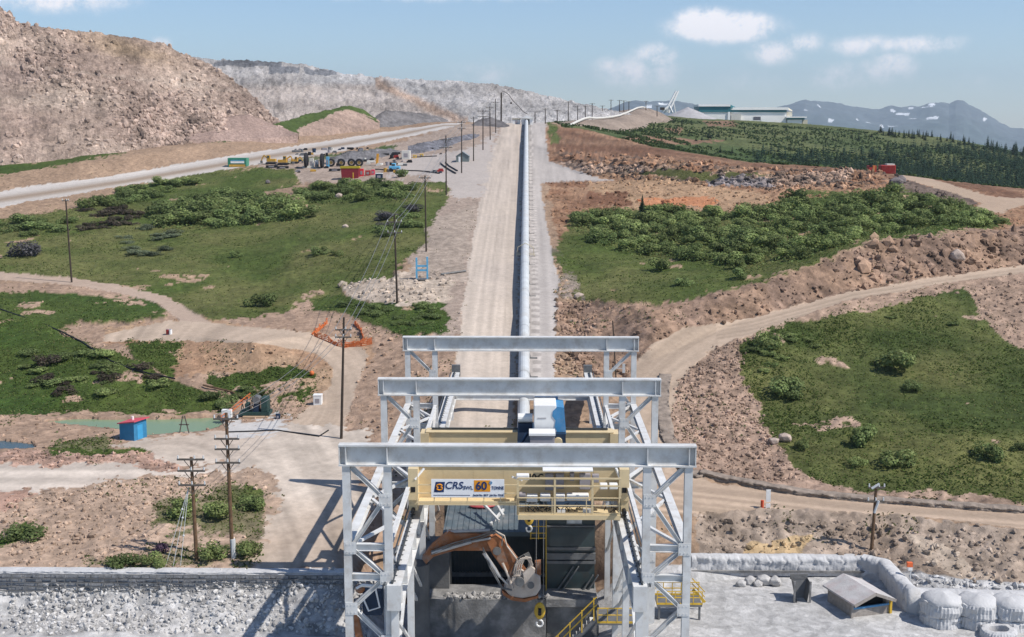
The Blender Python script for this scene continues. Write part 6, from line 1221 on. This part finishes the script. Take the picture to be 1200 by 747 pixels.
for (x, y, w_, k, l) in ((776, 318, 32, 'w', 'large lone rounded shrub on the front lawn of the right plateau'), (803, 338, 30, 'd', 'dark bluish shrub near the cut edge of the right plateau'), (868, 327, 30, 'd', 'low dark shrub right of the bluish one on the plateau'), (885, 308, 26, 'w', 'shrub at the right front corner of the plateau thicket'), (682, 262, 34, 'd', 'dark shrub at the top left corner of the right plateau'),
    (1053, 436, 54, 'w', 'broad shrub in the middle of the right grass slope'), (1070, 459, 28, 'd', 'small dark shrub just below the broad one on the grass slope'), (925, 466, 52, 'd', 'large dark shrub at the left edge of the right grass slope'), (905, 412, 44, 'w', 'pale green shrub at the upper left of the right grass slope'), (1012, 524, 50, 'd', 'dark upper shrub of the pair low on the right grass slope'), (1050, 548, 56, 'w', 'wide lower shrub of the pair low on the right grass slope'), (1163, 543, 48, 'd', 'round dark shrub near the right end of the grass slope'), (1196, 530, 22, 'd', 'small shrub at the right picture edge on the grass slope'), (940, 528, 26, 'w', 'small shrub beside the rock spill on the grass slope'), (1008, 548, 26, 'w', 'small bright shrub left of the lower pair on the grass slope'),
    (375, 301, 26, 'd', 'lone dark shrub in the open left meadow'), (395, 301, 18, 'w', 'faint low shrub beside the lone dark meadow shrub'), (276, 302, 16, 'd', 'tiny dark shrub in the middle of the left meadow'), (305, 361, 40, 'd', 'wide low shrub at the lower edge of the left meadow'), (22, 302, 46, 'p', 'purplish grey low shrub at the left edge of the meadow'), (38, 299, 24, 'p', 'small purplish grey shrub right of the wider one'),
    (295, 600, 42, 'd', 'dark green shrub behind the tallest near pole'), (250, 612, 50, 'w', 'big bushy shrub between the two near poles'), (212, 608, 44, 'w', 'green shrub left of the near pole with double crossarms'), (188, 652, 26, 'm', 'mauve flowering shrub near the retaining wall'), (140, 666, 46, 'd', 'low dark shrub peeking over the left retaining wall'), (178, 668, 34, 'w', 'yellow green shrub peeking over the retaining wall'), (288, 655, 46, 'w', 'low green shrub right of the tallest near pole'), (26, 632, 50, 'd', 'dark shrub on the mound at the far left'), (250, 660, 44, 'w', 'low green shrub behind the wall between the near poles'),
    (757, 256, 14, 'd', 'dark shrub at the foot of the lone spruce'), (470, 208, 20, 'd', 'dark shrub by the right end of the yard front')): shrub(x, y, w_, k, l)
fill([(180, 250), (215, 240), (260, 232), (345, 243), (352, 258), (300, 264), (230, 266), (190, 266)], 40, (28, 50), 'wwd', 'grey green willow shrub in the band above the left meadow', 'willow shrubs above the left meadow', .4, .7)
fill([(-30, 262), (60, 256), (90, 262), (85, 275), (-30, 285)], 12, (24, 40), 'd', 'dark shrub in the strip at the far left below the haul road', 'dark shrubs at the far left', .4, .6)
fill([(95, 246), (150, 222), (185, 212), (240, 212), (200, 232), (140, 244)], 16, (20, 34), 'dw', 'dark shrub on the bank just below the haul road', 'shrubs below the haul road', .4, .7)
fill([(85, 250), (150, 244), (166, 258), (150, 270), (100, 272)], 16, (18, 30), 'x', 'leafless brown shrub in the dead brown patch of the left meadow', 'dead shrubs in the left meadow', .4, .5)
fill([(135, 280), (190, 262), (210, 275), (186, 304), (155, 300)], 12, (16, 28), 's', 'pale sage green shrub in the pale patch of the left meadow', 'pale sage shrubs in the left meadow', .4, .4)
fill([(352, 224), (380, 219), (430, 219), (480, 222), (470, 236), (400, 236), (350, 236)], 28, (20, 32), 'wdd', 'dark green shrub in the thicket in front of the laydown yard', 'shrubs in front of the yard', .4, .7)
fill([(440, 245), (480, 244), (490, 270), (450, 285), (436, 262)], 9, (20, 34), 'dp', 'shrub in the dark clump between the meadow and the pole row', 'shrubs below the pole row', .4, .6)
fill([(362, 352), (400, 350), (430, 358), (520, 360), (518, 384), (470, 386), (420, 372)], 15, (18, 30), 'd', 'low dark shrub on the green strip below the gravel apron', 'low shrubs below the gravel apron', .4, .5)
fill([(30, 400), (100, 410), (180, 440), (235, 470), (170, 478), (40, 470), (-10, 430)], 22, (20, 42), 'dwx', 'low shrub on the rough green slope above the pond', 'low shrubs above the pond', .4, .5)
fill([(870, 410), (930, 390), (1120, 352), (1135, 380), (980, 400), (900, 440)], 12, (16, 28), 'wd', 'low leafy shrub along the upper edge of the right grass slope', 'low shrubs on the upper grass slope', .4, .45)
fill([(238, 470), (262, 464), (300, 452), (340, 445), (310, 474), (260, 484)], 8, (22, 34), 'd', 'dark low shrub around the drill rig', 'dark shrubs around the drill rig', .4, .5)
# conifers
M_bark = mat('spruce_bark', (.07, .05, .035), .9)
def conifer_mesh(seed, tiers, per, wid):
    r = np.random.default_rng(seed); Vv = []; Fq = []; cc = []
    for t in range(tiers):
        f = t/(tiers-1); z = .1+.88*f; rad = wid*(1-f)**.85*r.uniform(.8, 1.15)+.015
        for i in range(per):
            a = 2*math.pi*(i+r.uniform(-.4, .4))/per; R_ = rad*r.uniform(.65, 1.2); dz = -.07*R_/wid-.02; da = .45*math.pi/per*2
            b = len(Vv); Vv += [(0, 0, z+.05), (R_*math.cos(a-da)*.7, R_*math.sin(a-da)*.7, z+dz*.4), (R_*math.cos(a), R_*math.sin(a), z+dz), (R_*math.cos(a+da)*.7, R_*math.sin(a+da)*.7, z+dz*.4)]; Fq.append((b, b+1, b+2, b+3)); c = np.array((.020, .036, .020))*r.uniform(.7, 1.5); cc += [c]*4
    return np.array(Vv), np.array(Fq), np.array(cc)
CON = []
for i in range(5):
    Vv, Fq, cc = conifer_mesh(40+i, 11, 7, random.uniform(.25, .36)); o = np_mesh('spruce', Vv, Fq, M_leaf, cc); CON.append(o.data); bpy.data.objects.remove(o)
def spruce(px, py, hpx, label, grp=None, full=False, pos=None):
    b = G(px, py) if pos is None else pos; h_ = hpx/PM(b[1])
    if full:
        o = thing('spruce_tree', b, label, 'tree'); Vv, Fq, cc = conifer_mesh(77, 22, 11, .24); np_mesh('crown', Vv*h_, Fq, M_leaf, cc, parent=o); MB().cyl((0, 0, -.2), (0, 0, h_*.9), h_*.025, 7, .02).build('trunk', M_bark, o, local=True); return o
    o = bpy.data.objects.new('spruce_tree', random.choice(CON)); COL.objects.link(o); o.location = tuple(b); o.rotation_euler = (0, 0, random.uniform(0, 6)); s = random.uniform(.9, 1.3); o.scale = (h_*s, h_*s, h_); return tag(o, label, 'tree', grp)
spruce(752.5, 254, 26, 'lone dark spruce tree standing above the thicket on the right plateau', full=True)
for (x, y, h_, l) in ((831, 163, 14, 'largest lone spruce on the green hillside left of centre'), (799, 149, 9, 'small spruce high on the hillside below the stacker'), (746, 162, 7, 'small spruce above the reddish bank'), (844, 179, 9, 'leftmost of two bushy spruces at the hillside foot'), (858, 180, 8, 'rightmost of two bushy spruces at the hillside foot'), (1006, 166, 11, 'spruce near the middle of the hillside beside a dense dark one'), (980, 187, 8, 'low spruce by the left end of the dark forest'), (1040, 180, 16, 'dense dark spruce clump on the sunlit hillside')): spruce(x, y, h_, l)
hilltop = []
for i in range(64):
    x = random.uniform(1030, 1225); hilltop.append(x); y = np.interp(x, [880, 1000, 1100, 1200, 1240], [142, 150.5, 161, 179, 186]); spruce(x, y+random.uniform(.5, 6), random.uniform(5, 11)*(1.3 if x > 1150 else 1), 'dark spruce on the skyline of the right hill', 'spruces on the right skyline')
for i in range(70):
    x = random.uniform(760, 1200); y = np.interp(x, [760, 880, 1000, 1100, 1200], [150, 152, 158, 170, 186])+random.uniform(0, 18); spruce(x, y, random.uniform(3, 7), 'small dark spruce scattered on the right hillside', 'spruces scattered on the right hillside')
def merge(parts):
    Vs, Fs, Cs = [], [], []; n = 0
    for Vv, Fq, cc in parts: Vs.append(Vv); Fs.append(Fq+n); Cs.append(cc); n += len(Vv)
    return np.concatenate(Vs), np.concatenate(Fs), np.concatenate(Cs)
def verts_in(poly, lo=0, hi=1e9): m = inpoly(ppx, ppy, poly) & (Y > lo) & (Y < hi); return np.where(m)[0]
parts = []; small = [conifer_mesh(60+i, 6, 5, .22) for i in range(6)]
cand = np.where(far_r & (ppx > 880) & (ppx < 1260) & (ppy > np.interp(ppx, [880, 1000, 1060, 1120, 1260], [175, 178, 172, 172, 186])) & (Y < 760) & (Y > 340))[0]
cand = cand[RNG.uniform(size=len(cand)) < np.clip((ppx[cand]-880)/240+np.clip(fbm(V[cand, 0], V[cand, 1], 40, 3, 47), -.3, .5), .03, 1)]
for k in RNG.choice(cand, 3600): Vv, Fq, cc = small[RNG.integers(6)]; s = RNG.uniform(2.5, 5.2); parts.append((Vv*np.array([s*1.35, s*1.35, s])+V[k]+RNG.normal(size=3)*np.array([1.2, 1.2, 0]), Fq, cc*np.array([.85, 1.0, 1.05])))
tag(np_mesh('forest', *merge(parts)[:2], M_leaf, merge(parts)[2]), kind='stuff')
def tufts(cand, n, size, cols, name, seed, up=.8, k_=2):
    r = np.random.default_rng(seed); c = r.choice(cand, n); p = V[c]+r.normal(size=(n, 3))*np.array([.35, .5, 0]); p = np.repeat(p, k_, 0); m_ = len(p); p += r.normal(size=(m_, 3))*np.array([.18, .18, .03])
    p[:, 2] = gz(p[:, 0], p[:, 1])+np.repeat(disp[c], k_); a = r.uniform(0, 2*np.pi, m_); s = size*r.uniform(.5, 1.5, m_); dx = np.stack([np.cos(a), np.sin(a), np.zeros(m_)], 1)*s[:, None]*.5; ln = r.normal(size=(m_, 3))*.35; ln[:, 2] = up; tip = p+ln*s[:, None]
    Vv = np.stack([p-dx, p+dx, tip+dx*.5, tip-dx*.5], 1).reshape(-1, 3); Vv[:, 2] -= .03; cc = np.array(cols)[r.integers(0, len(cols), m_)]*r.uniform(.7, 1.4, (m_, 1)); return tag(np_mesh(name, Vv, np.arange(4*m_).reshape(m_, 4), M_leaf, np.repeat(cc, 4, 0)), kind='stuff')
gcol = [(.088, .130, .030), (.112, .144, .042), (.155, .16, .06), (.075, .118, .026)]
gi = np.where(grass & ~far_r & inview & (ppx > -60) & (ppx < 1270))[0]
gp = V[gi]; tall = fbm(gp[:, 0], gp[:, 1], 7, 3, 41) > .05
tufts(gi, 50000, .16, gcol, 'grass', 1, .5, 2); tufts(gi[tall], 16000, .18, gcol[:2]+[(.07, .10, .028)], 'ground_cover', 2, .7, 2)
hi_ = np.where(far_r & (Y < 780) & (ppx > 640) & (ppx < 1270))[0]
lowp = (fbm(V[hi_, 0], V[hi_, 1], 25, 3, 43) > -.1) & (V[hi_, 1] < 715)
tufts(hi_[lowp], 15000, .8, [(.056, .085, .031), (.07, .10, .036), (.046, .07, .027)], 'scrub', 3, .7, 2)
# low growth that knits the thickets together
def under(poly, n, size, cols, seed):
    c = np.where(inpoly(wx, wy, poly) & grass & inview)[0]; r = np.random.default_rng(seed); c = r.choice(c, n); p = V[c]+r.normal(size=(n, 3))*np.array([.4, .6, 0]); p[:, 2] += r.uniform(0, .7, n)**1.5
    nrm = r.normal(size=(n, 3))*.5+np.array([.2, -.1, .8]); nrm /= np.linalg.norm(nrm, axis=1)[:, None]; a = np.cross(nrm, r.normal(size=(n, 3))); a /= np.linalg.norm(a, axis=1)[:, None]; b = np.cross(nrm, a); s = size*r.uniform(.6, 1.5, n)[:, None]
    Vv = np.stack([p-a*s*.5, p+b*s*.35, p+a*s*.5, p-b*s*.35], 1).reshape(-1, 3); cc = np.array(cols)[r.integers(0, len(cols), n)]*r.uniform(.7, 1.3, (n, 1)); tag(np_mesh('undergrowth', Vv, np.arange(4*n).reshape(n, 4), M_leaf, np.repeat(cc, 4, 0)), kind='stuff')
UG = [(.12, .165, .052), (.10, .145, .046), (.145, .18, .062)]
under([(660, 268), (700, 248), (760, 246), (870, 250), (912, 242), (935, 228), (1060, 226), (1140, 242), (1182, 266), (1095, 274), (1000, 286), (935, 308), (880, 318), (800, 308), (720, 296)], 16000, .34, UG, 71)
under([(170, 252), (215, 238), (260, 230), (345, 241), (354, 260), (300, 266), (230, 268), (185, 268)], 5000, .38, UG, 72)
under([(348, 224), (430, 216), (482, 220), (472, 238), (350, 238)], 2600, .36, UG, 73)
# sparse weeds on bare ground
wi = np.where(~grass & (road_id == 0) & (Y > 97) & (Y < 300) & (n_mid > .15) & (ppx > -40) & (ppx < 1250))[0]; tufts(wi, 3000, .2, [(.13, .14, .065), (.2, .17, .10), (.10, .12, .045)], 'weeds', 4, .6, 2)
# ================================================================= loose rock
M_rock = mat_attr('broken_rock', 3, 9, .2, .4, .1)
_ico = bpy.data.meshes.new('ico'); import bmesh; _b = bmesh.new(); bmesh.ops.create_icosphere(_b, subdivisions=1, radius=1); _b.to_mesh(_ico); ICV = np.array([v.co for v in _ico.vertices]); ICF = np.array([list(p.vertices) for p in _ico.polygons])
def rocks(name, pts, cols, smin, smax, seed, sink=.15, p=3.0, kind='stuff'):
    r = np.random.default_rng(seed); n = len(pts); s = smin+(smax-smin)*r.uniform(0, 1, n)**p; sc = r.uniform(.55, 1.35, (n, 3))*s[:, None]*.5; Vv = np.tile(ICV, (n, 1, 1))*(1+r.uniform(-.32, .32, (n, len(ICV), 1))); a = r.uniform(0, 6.28, n); ca, sa = np.cos(a)[:, None], np.sin(a)[:, None]
    Vv = Vv*sc[:, None, :]; x = Vv[..., 0]*ca-Vv[..., 1]*sa; y = Vv[..., 0]*sa+Vv[..., 1]*ca; Vv = np.stack([x, y, Vv[..., 2]], -1)+pts[:, None, :]; Vv[..., 2] += (s*(.5-.5)-sink*0)[:, None]
    Fq = (ICF[None]+(np.arange(n)*len(ICV))[:, None, None]).reshape(-1, 3); cc = np.repeat(cols*r.uniform(.65, 1.35, (n, 1)), len(ICV), 0)
    return tag(np_mesh(name, Vv.reshape(-1, 3), Fq, M_rock, np.clip(cc, .02, .8)), kind=kind)
def scatter_rocks(polys, n, smin, smax, seed, p=3.0, extra=None, lo=80, hi=600):
    m = np.zeros(len(V), bool)
    for q in polys: m |= inpoly(wx, wy, q)
    m &= (Y > lo) & (Y < hi) & (road_id == 0) & ~grass & ~wet
    if extra is not None: m &= extra
    c = RNG.choice(np.where(m)[0], n); rocks('rubble', V[c]+RNG.normal(size=(n, 3))*np.array([.25, .25, .0]), C[c]*1.05, smin, smax, seed, p=p)
scatter_rocks([[(640, 355), (760, 356), (850, 342), (940, 320), (1000, 292), (1100, 276), (1240, 262), (1240, 320), (1000, 345), (860, 380), (760, 440), (690, 440), (660, 400)]], 2200, .1, .65, 1, 4.5)
scatter_rocks([[(1000, 285), (1100, 276), (1240, 262), (1240, 312), (1010, 335)]], 320, .4, 1.7, 11, 2.5)
scatter_rocks([[(745, 470), (800, 420), (880, 385), (930, 540), (960, 565), (850, 560), (790, 540)], [(1000, 352), (1240, 322), (1240, 420), (1150, 380), (1120, 345)]], 4200, .1, .52, 2, 3.4)
scatter_rocks([[(812, 600), (1240, 625), (1240, 700), (1060, 690), (1030, 655), (815, 655)]], 1500, .1, .6, 3, 4.0)
scatter_rocks([[(-60, 592), (60, 578), (200, 556), (260, 556), (180, 600), (180, 660), (-60, 665)], [(-60, 528), (220, 527), (215, 552), (-60, 548)]], 2400, .08, .5, 4, 4.0)
scatter_rocks([[(640, 190), (1020, 197), (1200, 262), (900, 250), (700, 250), (655, 300)]], 1500, .25, 1.1, 5, 3.5)
scatter_rocks([[(655, 176), (760, 184), (880, 196), (1040, 202), (1000, 222), (905, 226), (760, 212), (690, 205)]], 1300, .3, 1.5, 51, 2.6)
scatter_rocks([[(-60, 330), (540, 300), (540, 400), (520, 500), (420, 680), (-60, 560)]], 1600, .08, .5, 6, 3.5)
scatter_rocks([[(392, 330), (470, 318), (525, 320), (528, 352), (410, 350)], [(645, 300), (690, 350), (700, 440), (655, 440)]], 1100, .15, .9, 7)
m = rub & (ppx > -80) & (ppx < 430) & (Y > 84); c = RNG.choice(np.where(m)[0], 6500); rocks('rubble', V[c]+RNG.normal(size=(6500, 3))*np.array([.2, .1, .0]), np.tile(np.array([.46, .45, .44]), (6500, 1)), .05, .46, 8, p=3.4)
for dn, n, s0, s1, pw, cc in (('waste_dump', 8000, .25, 2.1, 4.2, (.36, .29, .25)),):
    o = COL.objects[dn]; me = o.data; va = np.zeros(len(me.vertices)*3, np.float32); me.vertices.foreach_get('co', va); va = va.reshape(-1, 3); px, py = project(va); ca = np.zeros(len(va)*4, np.float32); me.attributes['Col'].data.foreach_get('color', ca); ca = ca.reshape(-1, 4)[:, :3]
    ok = np.where((px > -60) & (px < 336) & (py < 200) & (py > 4))[0]; wt = np.clip(fbm(va[ok, 0]+va[ok, 2], va[ok, 2]*.5, 9, 4, 91)+.35, .03, 1)*np.clip((py[ok]-np.interp(px[ok], [0, 330], [8, 150]))/60+.35, .2, 1.2); c = RNG.choice(ok, n, p=wt/wt.sum()); rocks('rubble', va[c].astype(float), ca[c].astype(float)*1.1, s0, s1, 9, p=pw)
rocks('rubble', PIT_ROCKS, np.tile(np.array([.33, .32, .31]), (len(PIT_ROCKS), 1)), .08, .5, 44, p=2.0)
# boulders one can point at
def boulder(px, py, s, label, c=(.45, .44, .43), grp=None):
    b = G(px, py); v = ICV*(1+RNG.uniform(-.25, .25, (len(ICV), 1)))*np.array([s*.6, s*.5, s*.45]); me = np_mesh('boulder', v, ICF, M_rock, np.tile(np.array(c), (len(v), 1))*RNG.uniform(.85, 1.15, (len(v), 1))); me.location = (b[0], b[1], b[2]+s*.25); md = me.modifiers.new('round', 'BEVEL'); md.width = s*.06; md.segments = 1; return tag(me, label, 'boulder', grp)
for (x, y, s, l) in ((868, 687, .8, 'leftmost grey dusted boulder in front of the barrier wall'), (879, 684, 1.0, 'biggest grey dusted boulder left of centre by the barrier'), (888, 687, .7, 'small grey dusted boulder squeezed between larger ones'), (896, 685, 1.2, 'tall pale dusted boulder in the middle of the barrier row'), (908, 686, 1.1, 'rightmost pale dusted boulder near the steel skip')): boulder(x, y, s, l)
for (x, y, s, l) in ((1049, 220, 3.2, 'large dark boulder at the foot of the hilltop road'), (1056, 215, 2.4, 'dark boulder stacked above the large one by the hilltop road'), (314, 215, 1.2, 'pale boulder in the dug dirt patch left of the yard'), (397, 232, 1.6, 'pinkish boulder in the grass below the yard'), (405, 268, 1.2, 'pale boulder on the left meadow rise'), (678, 350, 1.2, 'pale boulder at the left corner of the right plateau'), (1121, 305, 2.2, 'big light angular boulder in the upper right cut bank'), (907, 520, 1.0, 'pale boulder at the rock spill edge by the grass slope'), (920, 517, 1.3, 'larger pale boulder at the rock spill edge by the grass slope')):
    boulder(x, y, s, l, (.16, .14, .14) if y in (220, 215) else (.42, .34, .29))

print('SHRUBS', NSH[0])
